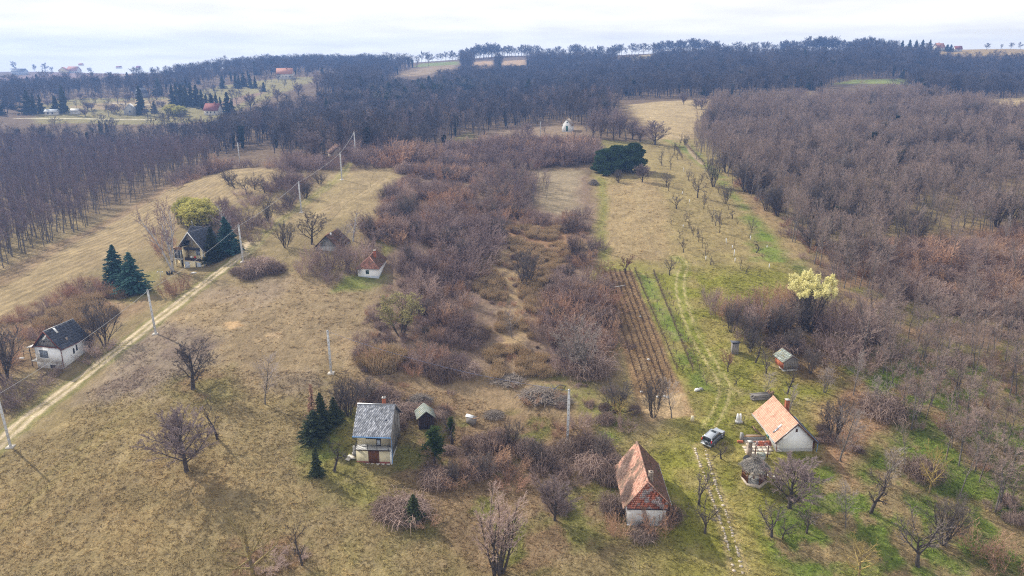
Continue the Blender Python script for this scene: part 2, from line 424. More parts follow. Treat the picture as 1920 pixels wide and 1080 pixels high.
def smooth_line(P, n=6):
    P = [np.array(p) for p in P]; out = []
    for i in range(len(P)-1):
        p0 = P[max(i-1,0)]; p1 = P[i]; p2 = P[i+1]; p3 = P[min(i+2,len(P)-1)]
        for k in range(n):
            t = k/n; out.append(tuple(.5*((2*p1)+(-p0+p2)*t+(2*p0-5*p1+4*p2-p3)*t*t+(-p0+3*p1-3*p2+p3)*t**3)))
    out.append(tuple(P[-1])); return out
# ================================================================ the ground
def axis(parts):
    out = [parts[0][0]]
    for a, b, s0, s1 in parts:
        x = a; n = 0
        while x < b-1e-6:
            f = (x-a)/(b-a); x = min(b, x + s0*(s1/s0)**f); out.append(x)
    return np.array(sorted(set(np.round(out, 4))))
gx = axis([(-1500,-700,160,40),(-700,-125,40,.9),(-125,125,.45,.45),(125,700,.9,40),(700,1500,40,160)])
gy = axis([(-600,0,200,14),(0,70,14,.9),(70,215,.45,.45),(215,700,.6,4),(700,1440,4,25)])
GX, GY = np.meshgrid(gx, gy)
GZ = height(GX, GY)
# small unevenness of the slope
_near = np.clip(1-(np.hypot(GX, GY)-150)/300, 0, 1)
def relief(x, y): return (fbm(x/6.0, y/6.0, 5)-.5)*.30 + (fbm(x/1.6, y/1.6, 9, 3)-.5)*.10
X, Y = GX.ravel(), GY.ravel()
COLr = np.empty((len(X), 3)); COLr[:] = (.205,.165,.098)
_w1 = fbm(X/9, Y/9, 21)-.5; _w2 = fbm(X/9, Y/9, 22)-.5
_w3 = fbm(X/2.2, Y/2.2, 23, 3)-.5; _w4 = fbm(X/2.2, Y/2.2, 24, 3)-.5
def blend(idx, a, c):
    a = np.clip(a, 0, 1)[:,None]; COLr[idx] = COLr[idx]*(1-a) + np.array(c)*a
def zone(px, c, soft=2.0, op=1.0, warp=6.0, patch=None, world=False):
    P = px if world else W(px)
    xs = [p[0] for p in P]; ys = [p[1] for p in P]; mg = soft+warp
    idx = np.where((X > min(xs)-mg) & (X < max(xs)+mg) & (Y > min(ys)-mg) & (Y < max(ys)+mg))[0]
    if not len(idx): return
    x = X[idx]+_w1[idx]*warp+_w3[idx]*warp*.35; y = Y[idx]+_w2[idx]*warp+_w4[idx]*warp*.35
    a = np.clip(polydist(x, y, P)/soft+.5, 0, 1)*op
    if patch:
        sc, lo, hi, sd = patch; a = a*np.clip((fbm(X[idx]/sc, Y[idx]/sc, sd, 5)-lo)/(hi-lo), 0, 1)
    blend(idx, a, c)
def track(px, c, half, sep=0.0, op=1.0, soft=.18, world=False, wander=.25, brk=0.0):
    P = px if world else smooth_line(W(px))
    xs = [p[0] for p in P]; ys = [p[1] for p in P]; mg = sep+half+2
    idx = np.where((X > min(xs)-mg) & (X < max(xs)+mg) & (Y > min(ys)-mg) & (Y < max(ys)+mg))[0]
    d, s, arc = linedist(X[idx]+_w3[idx]*wander*2, Y[idx]+_w4[idx]*wander*2, P)
    dd = np.abs(np.abs(s)-sep) if sep else d
    hw = half*(.75+.5*vnoise(arc/2.5, arc*0+s*.0, 77))
    a = np.clip((hw-dd)/soft+.5, 0, 1)*(d < sep+half+1.0)*op
    if brk: a = a*np.clip((fbm(X[idx]/1.1, Y[idx]/1.1, 31, 3)-.5+.5*(1-brk))/.25+.2, 0, 1)
    blend(idx, a, c)
TAN=(.275,.205,.130); KHAKI=(.240,.190,.108); OLIVE=(.175,.165,.060); GREEN=(.115,.165,.035); LITTER=(.20,.140,.095)
BROWN=(.155,.105,.072); GREYG=(.215,.175,.150); PALE=(.34,.27,.185); SOIL=(.23,.155,.095); DIRT=(.46,.39,.31); FLOOR=(.13,.095,.070); MAUVE=(.18,.13,.115)
# far land
zone([(-200,330),(-200,112),(2100,88),(2100,330)], FLOOR, 20, 1, 20)
zone([(-1500,240),(1700,240),(1900,1500),(-1500,1700)], FLOOR, 30, .9, 20, world=True)
zone([(60,212),(80,196),(150,184),(300,184),(330,176),(420,160),(480,152),(600,143),(590,152),(520,178),(450,205),(400,228),(200,232),(60,232)], (.21,.19,.095), 6, 1, 10)
zone([(240,188),(330,186),(300,204),(200,206),(130,200)], (.27,.21,.13), 5, 1, 8)
zone([(400,195),(460,178),(500,172),(470,186),(430,202)], (.22,.15,.13), 4, .9, 4)
zone([(-60,146),(60,143),(240,134),(250,140),(100,150),(-60,154)], (.22,.15,.15), 8, .9, 10)
zone([(735,146),(770,128),(860,118),(850,128),(800,140)], (.27,.205,.14), 6, 1, 8)
zone([(775,126),(790,119),(860,115),(860,121)], (.17,.21,.07), 6, 1, 6)
zone([(885,130),(890,116),(925,114),(925,128)], (.38,.27,.18), 5, 1, 5); zone([(940,124),(945,114),(985,112),(985,122)], (.38,.27,.18), 5, 1, 5)
zone([(1160,110),(1220,102),(1225,112),(1180,115)], (.30,.25,.14), 6, 1, 6)
zone([(1560,158),(1600,150),(1700,148),(1700,158)], (.20,.24,.07), 6, 1, 6)
zone([(1170,198),(1240,190),(1352,186),(1345,205),(1292,262),(1235,262)], (.34,.27,.17), 6, 1, 8)
zone([(1380,205),(1440,180),(1560,168),(1560,190),(1480,210)], (.26,.20,.14), 8, .8, 8)
zone([(1855,200),(1862,186),(1950,180),(1950,200)], (.40,.31,.19), 5, 1, 6)
zone([(1700,99),(1760,95),(1990,90),(1990,103),(1800,106)], (.30,.22,.11), 8, 1, 6)
zone([(920,262),(930,246),(1040,236),(1100,240),(1100,262)], (.21,.16,.125), 6, .9, 8)
zone([(840,262),(880,248),(900,262),(880,272)], OLIVE, 5, .7, 5)
# hillside, left
zone([(-60,640),(-60,520),(200,418),(330,345),(430,318),(520,318),(540,345),(420,385),(300,445),(150,520),(60,570),(0,620)], (.255,.200,.125), 4, 1, 5)
zone([(-60,545),(0,512),(190,415),(330,342),(400,322),(370,330),(200,425),(0,540)], LITTER, 2.5, .7, 3)
zone([(-60,720),(-60,620),(60,570),(150,520),(250,520),(285,540),(270,575),(180,640),(60,690)], LITTER, 4, .85, 5)
zone([(60,650),(140,560),(250,545),(260,580),(180,640)], (.30,.215,.15), 4, .8, 5, patch=(5,.42,.6,3))
zone([(160,530),(300,505),(300,545),(240,570),(180,560)], (.18,.17,.07), 3, .8, 4)
zone([(280,600),(400,540),(560,520),(680,530),(690,640),(600,700),(430,740),(280,700),(150,750),(230,650)], (.255,.195,.135), 6, .8, 8)
zone([(160,752),(230,660),(300,610),(420,640),(380,700),(300,745)], GREYG, 5, .95, 7)
zone([(160,752),(230,660),(300,610),(420,640),(380,700),(300,745)], (.15,.115,.105), 3, .75, 4, patch=(4,.5,.62,4))
zone([(430,505),(520,500),(560,560),(430,600),(380,560)], (.22,.175,.145), 5, .7, 6, patch=(5,.4,.6,14))
zone([(300,740),(330,700),(440,690),(450,740),(380,765)], OLIVE, 3, .55, 4)
zone([(320,725),(390,690),(440,700),(430,745),(370,750)], LITTER, 2, .8, 3, patch=(3,.4,.6,6))
zone([(270,880),(350,850),(430,860),(440,900),(360,925),(280,910)], (.22,.14,.10), 3, .8, 4, patch=(3,.36,.55,7))
zone([(-60,860),(0,840),(120,760),(300,760),(440,770),(480,900),(300,1080),(-60,1090)], KHAKI, 8, .8, 10)
zone([(-60,1090),(-60,960),(150,860),(420,900),(560,960),(700,1090)], (.245,.180,.105), 8, .75, 10, patch=(14,.34,.6,8))
zone([(560,900),(600,800),(660,760),(690,890),(780,1000),(700,960)], OLIVE, 3, .9, 5)
zone([(565,880),(590,800),(650,770),(665,860),(640,900)], GREEN, 3, .55, 4, patch=(3.5,.42,.6,2))
zone([(560,1090),(600,960),(740,900),(900,960),(1000,1090)], OLIVE, 5, .55, 6, patch=(6,.4,.6,12))
zone([(430,1010),(560,1000),(600,1060),(520,1090),(420,1090)], (.17,.105,.07), 3, .8, 3, patch=(3,.36,.55,17))
zone([(420,860),(480,740),(580,740),(560,880)], (.23,.185,.105), 5, .6, 6)
zone([(480,710),(560,690),(700,720),(700,750),(560,760)], GREYG, 4, .7, 5, patch=(5,.42,.6,9))
zone([(620,640),(680,600),(700,545),(720,560),(700,690),(640,700)], (.29,.22,.15), 3, .7, 4)
zone([(640,520),(730,515),(740,530),(690,545),(620,548)], (.13,.165,.04), 2, .8, 3)
# middle thicket
zone([(760,310),(1000,320),(1110,330),(1115,480),(1150,700),(1100,760),(700,740),(680,640),(730,520),(690,440)], MAUVE, 6, .9, 8)
zone([(905,470),(960,450),(1010,520),(990,600),(1010,700),(960,710),(930,600),(920,520)], (.33,.245,.155), 3, .85, 4, patch=(3,.34,.52,10))
zone([(940,420),(1080,425),(1110,450),(1000,470)], (.26,.155,.095), 3, .8, 4)
zone([(1000,320),(1090,320),(1080,400),(1010,400)], (.26,.22,.165), 4, .8, 5)
zone([(640,700),(900,690),(1120,710),(1160,790),(1090,830),(900,800),(760,780),(660,740)], (.23,.170,.115), 4, .9, 6)
zone([(980,690),(1120,705),(1180,770),(1170,830),(1120,830),(1090,760)], (.15,.16,.05), 3, .7, 5, patch=(4,.40,.56,13))
zone([(1125,770),(1160,760),(1150,850),(1110,840)], GREEN, 2, .8, 2, patch=(2.5,.38,.52,14))
zone([(730,870),(800,780),(1050,780),(1160,880),(1160,1000),(1000,1080),(860,1080),(760,960)], (.185,.130,.090), 4, .85, 6)
zone([(730,870),(800,780),(1050,780),(1160,880),(1160,1000),(1000,1080),(860,1080),(760,960)], (.14,.15,.045), 3, .8, 5, patch=(4,.5,.62,15))
zone([(610,330),(700,315),(770,315),(700,400),(560,420),(470,430),(560,370)], (.27,.215,.135), 4, .9, 5)
zone([(700,420),(735,420),(740,470),(720,480)], OLIVE, 2, .9, 3)
# orchard slope and meadow
zone([(1110,330),(1125,265),(1240,262),(1330,260),(1420,400),(1500,500),(1300,520),(1130,520)], (.245,.200,.105), 4, 1, 5)
zone([(1118,350),(1230,335),(1260,460),(1240,490),(1130,480)], (.285,.220,.135), 4, .9, 6)
zone([(1120,500),(1300,495),(1500,505),(1520,570),(1590,660),(1640,760),(1700,900),(1650,1090),(1240,1090),(1160,900),(1290,790),(1140,520)], (.190,.190,.046), 11, 1, 12)
zone([(1120,500),(1300,495),(1500,505),(1520,570),(1590,660),(1640,760),(1700,900),(1650,1090),(1240,1090),(1160,900),(1290,790),(1140,520)], (.26,.225,.095), 3, .8, 5, patch=(5,.46,.62,16))
zone([(1250,262),(1290,268),(1370,345),(1450,420),(1560,560),(1510,520),(1430,460),(1340,330)], (.12,.18,.038), 4, .75, 4, patch=(6,.30,.5,18))
zone([(1420,410),(1510,500),(1490,520),(1420,500),(1400,440)], (.13,.19,.035), 4, .75, 5, patch=(5,.42,.56,19))
zone([(1370,350),(1420,370),(1510,480),(1490,500)], (.29,.20,.13), 3, .7, 3)
zone([(1125,262),(1110,330),(1130,330),(1200,268)], OLIVE, 4, .8, 4)
zone([(1118,330),(1122,500),(1140,505),(1135,335)], (.17,.18,.05), 2, .7, 3)
zone([(1190,510),(1215,510),(1340,730),(1300,730)], (.13,.19,.045), 2, .75, 2.5, patch=(4,.28,.45,20))
zone([(1600,620),(1700,600),(1990,720),(1990,1090),(1500,1090),(1420,960),(1560,860)], (.115,.155,.035), 5, .95, 6)
zone([(1600,620),(1700,600),(1990,720),(1990,1090),(1500,1090),(1420,960),(1560,860)], (.115,.165,.035), 1.6, .7, 5, patch=(2.6,.46,.60,22))
zone([(1600,620),(1700,600),(1990,720),(1990,1090),(1500,1090),(1420,960),(1560,860)], (.25,.180,.125), 2, .8, 5, patch=(3,.48,.62,23))
zone([(1530,770),(1620,700),(1660,800),(1600,900),(1540,850)], (.27,.175,.125), 3, .9, 4)
zone([(1400,600),(1570,600),(1580,720),(1500,720),(1440,650)], (.19,.125,.085), 4, .85, 5)
zone([(1540,470),(1990,400),(1990,740),(1700,640),(1620,640)], (.22,.145,.105), 6, .9, 8)
zone([(1540,500),(1620,600),(1700,640),(1990,740),(1990,640),(1700,560)], (.13,.15,.04), 4, .6, 6, patch=(6,.45,.6,24))
zone([(1388,830),(1400,822),(1446,826),(1450,850),(1425,852),(1405,880),(1396,880),(1402,852)], (.40,.33,.24), .8, .9, 1)
# vineyard soil with its rows
zone([(1128,510),(1185,506),(1300,782),(1205,790)], SOIL, .8, 1, 1.0)
zone([(1200,740),(1282,738),(1300,782),(1208,788)], (.38,.285,.19), .8, .9, .8)
# furrows of the mown strip on the far side of the lane
_P = W([(-60,640),(-60,520),(200,418),(330,345),(430,318),(520,318),(540,345),(420,385),(300,445),(150,520),(60,570),(0,620)])
_a, _b = np.array(_P[1]), np.array(_P[4]); _dir = (_b-_a)/np.linalg.norm(_b-_a)
_i = np.where((X > -190) & (X < -40) & (Y > 110) & (Y < 270))[0]
_fs = -(X[_i]-_a[0])*_dir[1] + (Y[_i]-_a[1])*_dir[0]
_in = np.clip(polydist(X[_i], Y[_i], _P)/3, 0, 1)
_st = np.clip((np.sin(_fs*2*math.pi/2.6 + _w1[_i]*3)*.6+_w3[_i]*2.2), -1, 1)*_in
COLr[_i] *= (1+_st*.22)[:,None]
# lanes
LANE = [(-60,888),(0,830),(100,747),(200,672),(290,603),(380,533),(440,488),(478,458)]
track(LANE, (.14,.16,.05), 2.3, op=.6, soft=1.2)
track(LANE, (.28,.24,.14), 1.5, op=.8, soft=.6)
track(LANE, DIRT, .44, sep=.82, op=1, soft=.35, wander=.35)
zone([(430,490),(455,455),(490,452),(486,462),(460,480)], (.48,.41,.33), .8, 1, 1.2)
LANE2 = [(470,470),(505,430),(560,388),(610,352),(640,328),(655,305)]
track(LANE2, (.19,.19,.07), 1.6, op=.7, soft=.8)
track(LANE2, (.33,.27,.17), .30, sep=.8, op=.75, soft=.4, brk=.5)
track([(560,420),(610,395),(680,365),(720,335)], (.34,.27,.18), .35, sep=.8, op=.7, soft=.4)
track([(560,420),(640,350),(660,330)], (.30,.25,.14), .3, sep=.7, op=.5, soft=.4)
GRASSLANE = [(1330,800),(1346,772),(1358,738),(1353,712),(1328,672),(1302,628),(1284,580),(1276,545),(1277,515),(1283,497),(1268,483)]
track(GRASSLANE, (.16,.19,.035), 1.5, op=.6, soft=.8)
track(GRASSLANE, (.36,.32,.17), .20, sep=.85, op=1, soft=.22, wander=.15)
STONELANE = [(1312,840),(1330,890),(1354,962),(1376,1040),(1392,1095)]
track(STONELANE, (.34,.28,.17), .28, sep=.85, op=.75, soft=.35)
track([(1195,340),(1205,400),(1230,480)], (.31,.25,.15), .3, sep=1.0, op=.6, soft=.6)
track([(1180,340),(1185,400),(1200,470)], (.31,.25,.16), .3, sep=2.6, op=.5, soft=.8)
track([(1215,330),(1205,290),(1215,265)], (.29,.24,.12), .3, sep=.8, op=.6, soft=.5)
track([(420,1000),(460,900),(500,800)], (.27,.215,.13), .5, sep=1.0, op=.45, soft=.8)
track([(0,980),(150,850),(300,730)], (.20,.17,.08), .5, sep=1.1, op=.45, soft=.8)
track([(640,1090),(600,1000),(520,900),(440,840)], (.28,.22,.13), .4, sep=.9, op=.5, soft=.6)
track([(1288,270),(1300,290),(1318,308)], (.33,.26,.20), 1.0, op=.9, soft=.5)
zone([(420,606),(445,603),(455,612),(435,618),(420,614)], (.52,.36,.22), .8, .95, 1.2)
zone([(500,626),(530,622),(528,634),(505,636)], (.36,.27,.19), .8, .6, 1.2)
# far white lanes
track([(30,222),(120,222),(220,224),(290,224)], (.60,.56,.48), 1.2, op=1, soft=1.5)
track([(205,193),(260,196),(330,197)], (.60,.56,.48), 1.2, op=1, soft=1.5)
track([(235,142),(280,134),(330,130)], (.55,.50,.45), 1.6, op=1, soft=2)
COLr *= (1 + (fbm(X/3.3, Y/3.3, 41, 4)-.5)*.5)[:,None]
COLr = np.clip(COLr*np.array([1.07,1.03,.88]), .01, .8)

Z = GZ.ravel() + relief(X, Y)*_near.ravel()
# wheel ruts and vine soil are a little lower than the sward
ny_, nx_ = GX.shape
_ii = (np.arange(ny_-1)[:,None]*nx_ + np.arange(nx_-1)[None]).ravel()
_Q = np.stack([_ii, _ii+1, _ii+nx_+1, _ii+nx_], -1)
me = np_mesh('ground', np.stack([X, Y, Z], -1), _Q, None, [M['ground']])
_ca = me.color_attributes.new('Col', 'FLOAT_COLOR', 'POINT')
_ca.data.foreach_set('color', np.concatenate([COLr, np.ones((len(X),1))], 1).astype(np.float32).ravel())
me.shade_smooth()
ground = link('ground', me, kind='structure')
def gz(x, y):
    """height of the built ground sheet"""
    x = np.atleast_1d(np.asarray(x, float)); y = np.atleast_1d(np.asarray(y, float))
    i = np.clip(np.searchsorted(gx, x)-1, 0, nx_-2); j = np.clip(np.searchsorted(gy, y)-1, 0, ny_-2)
    fx = (x-gx[i])/(gx[i+1]-gx[i]); fy = (y-gy[j])/(gy[j+1]-gy[j]); ZZ = Z.reshape(ny_, nx_)
    return (ZZ[j,i]*(1-fx)+ZZ[j,i+1]*fx)*(1-fy) + (ZZ[j+1,i]*(1-fx)+ZZ[j+1,i+1]*fx)*fy
def gcol(x, y):
    i = np.clip(np.searchsorted(gx, x)-1, 0, nx_-2); j = np.clip(np.searchsorted(gy, y)-1, 0, ny_-2)
    return COLr.reshape(ny_, nx_, 3)[j, i]
def at(px, py):
    p = G(px, py); return Vector((p[0], p[1], float(gz(p[0], p[1])[0])))
# ================================================================ the air
def haze():
    g = Geo(); g.box(-1550, 1550, -650, 1480, float(Z.min())-1.0, 94.0)
    m = bpy.data.materials.new('haze'); m.use_nodes = True; N, L = m.node_tree.nodes, m.node_tree.links
    N.clear(); o = N.new('ShaderNodeOutputMaterial'); v = N.new('ShaderNodeVolumePrincipled')
    v.inputs['Color'].default_value = (.26,.47,1.0,1); v.inputs['Density'].default_value = HAZE_DENSITY; v.inputs['Anisotropy'].default_value = .25
    L.new(v.outputs[0], o.inputs['Volume'])
    g.obj('haze', m, kind='stuff')
HAZE_DENSITY = .00038
haze()
# ================================================================ plants
def unit(v): return v/(np.linalg.norm(v, axis=-1, keepdims=True)+1e-9)
def grow(seed, levels, stems=1, stem_spread=0.0, stem_r=0.0, H=10.0, R=.18, lean=0.0):
    """levels: list of dict(seg, wob, up, n, t0, t1, ang, ratio, rr, shape). Returns per level (P0,P1,r0,r1)."""
    rs = np.random.RandomState(seed)
    az = rs.rand(stems)*2*math.pi
    P = np.stack([np.cos(az)*stem_r*rs.rand(stems)**.5, np.sin(az)*stem_r*rs.rand(stems)**.5, np.full(stems, -.25)], -1)
    D = unit(np.stack([np.cos(az)*stem_spread*(.4+.6*rs.rand(stems))+lean, np.sin(az)*stem_spread*(.4+.6*rs.rand(stems)), np.ones(stems)], -1))
    Ln = H*(.8+.2*rs.rand(stems)) if stems > 1 else np.array([H*1.0]); Rr = R*(.7+.5*rs.rand(stems)) if stems > 1 else np.array([R])
    out = []
    for li, lv in enumerate(levels):
        n = lv['seg']; m = len(P); pts = [P]; dirs = [D]; rad_ = [Rr]; S = []
        d = D.copy(); p = P.copy(); tip = lv.get('tip', .25)
        for i in range(n):
            d = unit(d + rs.randn(m,3)*lv.get('wob', .12) + np.array([0,0,lv.get('up', 0.0)])/n*3)
            q = p + d*(Ln/n)[:,None]; r1 = Rr*(1-(i+1)/n*(1-tip))
            S.append((p, q, rad_[-1], r1)); p = q; pts.append(p); dirs.append(d); rad_.append(r1)
        out.append([np.concatenate([s[k] for s in S]) for k in range(4)])
        if li+1 < len(levels):
            nx = levels[li+1]; c = nx['n']; T = np.stack(pts, 1); DD = np.stack(dirs, 1); RR = np.stack(rad_, 1)
            t = nx['t0'] + (nx.get('t1', 1.0)-nx['t0'])*((np.arange(c)[None]+rs.rand(m, c))/c)
            f = t*n; k = np.minimum(f.astype(int), n-1); w = (f-k)[...,None]; r_ = np.arange(m)[:,None]
            base = T[r_,k]*(1-w) + T[r_,k+1]*w; dd = DD[r_,k+1]; br = RR[r_,k]*(1-w[...,0]) + RR[r_,k+1]*w[...,0]
            a = np.arange(c)[None]*2.4 + rs.rand(m,1)*6.28 + rs.randn(m,c)*.4
            ref = np.where(np.abs(dd[...,2:3]) < .92, np.array([0,0,1.]), np.array([1.,0,0])); u = unit(np.cross(dd, ref)); v = np.cross(dd, u)
            per = u*np.cos(a)[...,None] + v*np.sin(a)[...,None]
            an = nx['ang']*(1+rs.randn(m,c)*.18)
            nd = unit(dd*np.cos(an)[...,None] + per*np.sin(an)[...,None])
            sh = nx.get('shape', 'tip'); tt = (t-nx['t0'])/(nx.get('t1',1.0)-nx['t0']+1e-6)
            if sh == 'tip': g = 1-.55*tt
            elif sh == 'round': g = np.sqrt(np.clip(1-(1.5*tt-.55)**2, .05, 1))
            elif sh == 'cone': g = 1-.85*tt
            elif sh == 'flat': g = .55+.45*tt
            else: g = np.ones_like(tt)
            nl = Ln[:,None]*nx['ratio']*g*(.75+.5*rs.rand(m,c)) if not nx.get('abs') else nx['ratio']*g*(.75+.5*rs.rand(m,c))
            nr = np.maximum(np.minimum(br*nx.get('rr', .6), br), nx.get('rmin', .012))
            P = base.reshape(-1,3); D = nd.reshape(-1,3); Ln = nl.ravel(); Rr = nr.ravel()
    return out
def wood(levels_out, sides, thick=1.0):
    g = Geo()
    for k, (P0, P1, r0, r1) in enumerate(levels_out):
        V, Q = frustums(P0, P1, r0*thick, r1*thick, sides[k]); g.add(V, Q)
    return g
def leaf_quads(g, C, rs, a, b, droop=0.0, flat=0.0):
    m = len(C); u = rs.randn(m,3); u[:,2] = u[:,2]*(1-flat)-droop; u = unit(u); w = unit(np.cross(u, rs.randn(m,3)))
    s = (.6+.8*rs.rand(m))[:,None]
    V, Q = quads_at(C, u*a*s, w*b*s); g.add(V, Q)
PROTO = {}
def proto(name, trunk, crown, mt, mc, crown_name='crown'):
    """one plant kind: separate trunk and crown meshes, and the joined mesh for masses"""
    tv, tq, tt = trunk.arrays() if trunk else (np.zeros((0,3)), None, None)
    cv, cq, ct = crown.arrays()
    d = {'crown': np_mesh(name+'_crown', cv, cq, ct, [M[mc]]), 'h': float(cv[:,2].max()), 'w': float(np.percentile(np.hypot(cv[:,0], cv[:,1]), 97)*2), 'cn': crown_name}
    if trunk and len(tv):
        d['trunk'] = np_mesh(name+'_trunk', tv, tq, tt, [M[mt]])
        V = np.vstack([tv, cv]); qs = [q for q in (tq, None if cq is None else cq+len(tv)) if q is not None]
        nq_t = 0 if tq is None else len(tq); Qq = np.vstack(qs)
        T3 = [x for x in (tt, None if ct is None else ct+len(tv)) if x is not None]; T3 = np.vstack(T3) if T3 else None
        mi = np.concatenate([np.zeros(nq_t), np.ones(len(Qq)-nq_t)] + ([np.concatenate([np.zeros(0 if tt is None else len(tt)), np.ones(0 if ct is None else len(ct))])] if T3 is not None else [])).astype(int)
        d['all'] = np_mesh(name+'_whole', V, Qq, T3, [M[mt], M[mc]], mi)
    else: d['all'] = d['crown']
    PROTO.setdefault(name.rsplit('.',1)[0] if '.' in name else name, []).append(d)
    return d
def tree_proto(name, seed, lv, mt, mc, nt=2, sides=(7,5,3,3,3), thick=1.0, **kw):
    out = grow(seed, lv, **kw)
    return proto(name, wood(out[:nt], sides[:nt], thick), wood(out[nt:], sides[nt:], thick*(1.5 if name.split('.')[0] in ('lichen','multi') else 1.0 if name.split('.')[0] in ('slim','plantation','far_tree') else 1.9 if name.split('.')[0] in ('orchard','pruned','gnarled','red_orchard') else 1.4)), mt, mc)

def L_(seg, n=0, t0=.3, t1=1.0, ang=.8, ratio=.4, rr=.55, wob=.12, up=0.0, shape='tip', rmin=.012, tip=.25):
    return dict(seg=seg, n=n, t0=t0, t1=t1, ang=ang, ratio=ratio, rr=rr, wob=wob, up=up, shape=shape, rmin=rmin, tip=tip)

def build_protos():
    # slender forest trees, nominal height 10
    for i in range(4):
        tree_proto('slim.%d' % i, 100+i, [L_(9, wob=.05, up=.05), L_(5, 15, .36, .98, .62, .30, .50, .13, .14, 'round', .022), L_(3, 7, .2, 1, .62, .42, .6, .16, .06, rmin=.014), L_(2, 6, .15, 1, .6, .55, .7, .18, .05, rmin=.0145, tip=.5)],
                   'bark_grey', 'twig_forest', H=10, R=.10)
    for i in range(3):
        tree_proto('plantation.%d' % i, 140+i, [L_(8, wob=.04, up=.05), L_(4, 15, .42, .99, .5, .26, .5, .12, .12, 'round', .024), L_(3, 6, .2, 1, .6, .42, .6, .15, .06, rmin=.016), L_(2, 4, .2, 1, .6, .6, .7, .15, .04, rmin=.014, tip=.5)],
                   'bark_grey', 'twig_plant', H=10, R=.10)
    for i in range(3):
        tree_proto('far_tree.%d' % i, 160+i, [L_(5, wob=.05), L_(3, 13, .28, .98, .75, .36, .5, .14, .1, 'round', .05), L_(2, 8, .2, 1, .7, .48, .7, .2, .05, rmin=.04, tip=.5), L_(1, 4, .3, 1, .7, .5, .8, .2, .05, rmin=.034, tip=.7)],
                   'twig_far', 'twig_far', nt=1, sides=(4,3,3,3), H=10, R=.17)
    for i in range(3):
        tree_proto('crest_tree.%d' % i, 180+i, [L_(6, wob=.08), L_(4, 13, .22, .98, .8, .46, .5, .16, .1, 'round', .07), L_(3, 9, .2, 1, .7, .48, .7, .2, .05, rmin=.05, tip=.5), L_(2, 6, .2, 1, .7, .5, .8, .2, .05, rmin=.045, tip=.7)],
                   'twig_far', 'twig_far', nt=1, sides=(5,3,3,3), H=10, R=.24)
    # lone trees
    tree_proto('broad', 201, [L_(6, wob=.07, up=.05), L_(7, 13, .24, .97, .80, .78, .46, .10, .20, 'round'), L_(5, 10, .25, 1, .7, .40, .5, .2, .08), L_(4, 8, .2, 1, .7, .42, .6, .22, .03, rmin=.017), L_(2, 6, .1, 1, .7, .5, .6, .22, rmin=.013)],
               'bark_dark', 'twig_dark', nt=3, sides=(9,6,4,3,3), H=6.4, R=.30)
    for i in range(2):
        tree_proto('round.%d' % i, 211+i, [L_(7, wob=.05, up=.05), L_(6, 20, .12, .95, .66, .66, .46, .07, .16, 'round'), L_(5, 10, .2, 1, .55, .42, .5, .12, .05), L_(3, 9, .15, 1, .5, .48, .6, .14, .02, rmin=.018), L_(2, 7, .1, 1, .5, .55, .6, .14, rmin=.015)],
                   'bark_dark', 'twig_round', nt=2, sides=(8,5,4,3,3), H=8.2, R=.26)
    tree_proto('thin', 221, [L_(9, wob=.04, up=.08), L_(5, 20, .2, .97, .5, .34, .45, .1, .18, 'round'), L_(3, 7, .2, 1, .5, .45, .5, .14, .06, rmin=.016), L_(2, 5, .2, 1, .5, .5, .6, .14, rmin=.010)],
               'bark_grey', 'twig_pale', H=9, R=.09)
    tree_proto('lichen', 231, [L_(7, wob=.05, up=.05), L_(6, 13, .22, .97, .85, .62, .5, .14, .16, 'round'), L_(4, 8, .2, 1, .7, .45, .5, .18, .05, rmin=.02), L_(3, 6, .15, 1, .7, .5, .6, .18, rmin=.014)],
               'bark_lichen', 'twig_lichen', H=8.3, R=.26, nt=1)
    for i in range(2):
        tree_proto('gnarled.%d' % i, 241+i, [L_(6, wob=.20, up=.05), L_(6, 8, .25, .95, .95, .52, .55, .3, .08, 'flat'), L_(4, 7, .25, 1, .85, .42, .5, .3, .08), L_(3, 6, .2, 1, .8, .5, .5, .25, .06, rmin=.014)],
                   'bark_dark', 'twig_dark', nt=2, sides=(8,5,4,3), H=5.6, R=.24)
    tree_proto('multi', 251, [L_(9, wob=.05, up=.1), L_(5, 13, .30, .98, .5, .30, .5, .1, .16, 'round'), L_(4, 7, .2, 1, .5, .42, .6, .12, .06, rmin=.016), L_(3, 5, .15, 1, .5, .5, .6, .13, rmin=.011)],
               'bark_dark', 'twig_shrub', stems=9, stem_spread=.32, stem_r=.6, H=9.8, R=.13)
    for i in range(3):
        tree_proto('bushy.%d' % i, 261+i, [L_(6, wob=.08, up=.1), L_(5, 9, .15, .98, .55, .48, .6, .12, .1, 'round'), L_(3, 7, .2, 1, .55, .45, .6, .15, .05, rmin=.016), L_(2, 6, .15, 1, .6, .5, .6, .15, rmin=.012)],
                   'bark_dark', 'twig_orchard', stems=7, stem_spread=.62, stem_r=.3, H=4.7, R=.08)
    for i in range(5):     # orchard trees, nominal 4 m
        tree_proto('orchard.%d' % i, 271+i, [L_(4, wob=.12, up=.05), L_(6, 7, .38, .98, .75, 1.10, .6, .14, .12, 'none'), L_(4, 7, .22, 1, .65, .42, .5, .2, .10), L_(3, 5, .2, 1, .6, .5, .6, .2, .06, rmin=.013)],
                   'bark_dark', 'twig_orchard', nt=2, H=2.1, R=.17)
    for i in range(3):     # hard-pruned little trees, nominal 2.5 m
        tree_proto('pruned.%d' % i, 291+i, [L_(4, wob=.16), L_(4, 5, .45, .95, 1.05, .85, .6, .28, .05, 'none'), L_(3, 5, .3, 1, .8, .5, .5, .3, .18), L_(2, 4, .2, 1, .6, .45, .6, .2, .1, rmin=.012)],
                   'bark_dark', 'twig_dark', nt=2, H=1.5, R=.14)
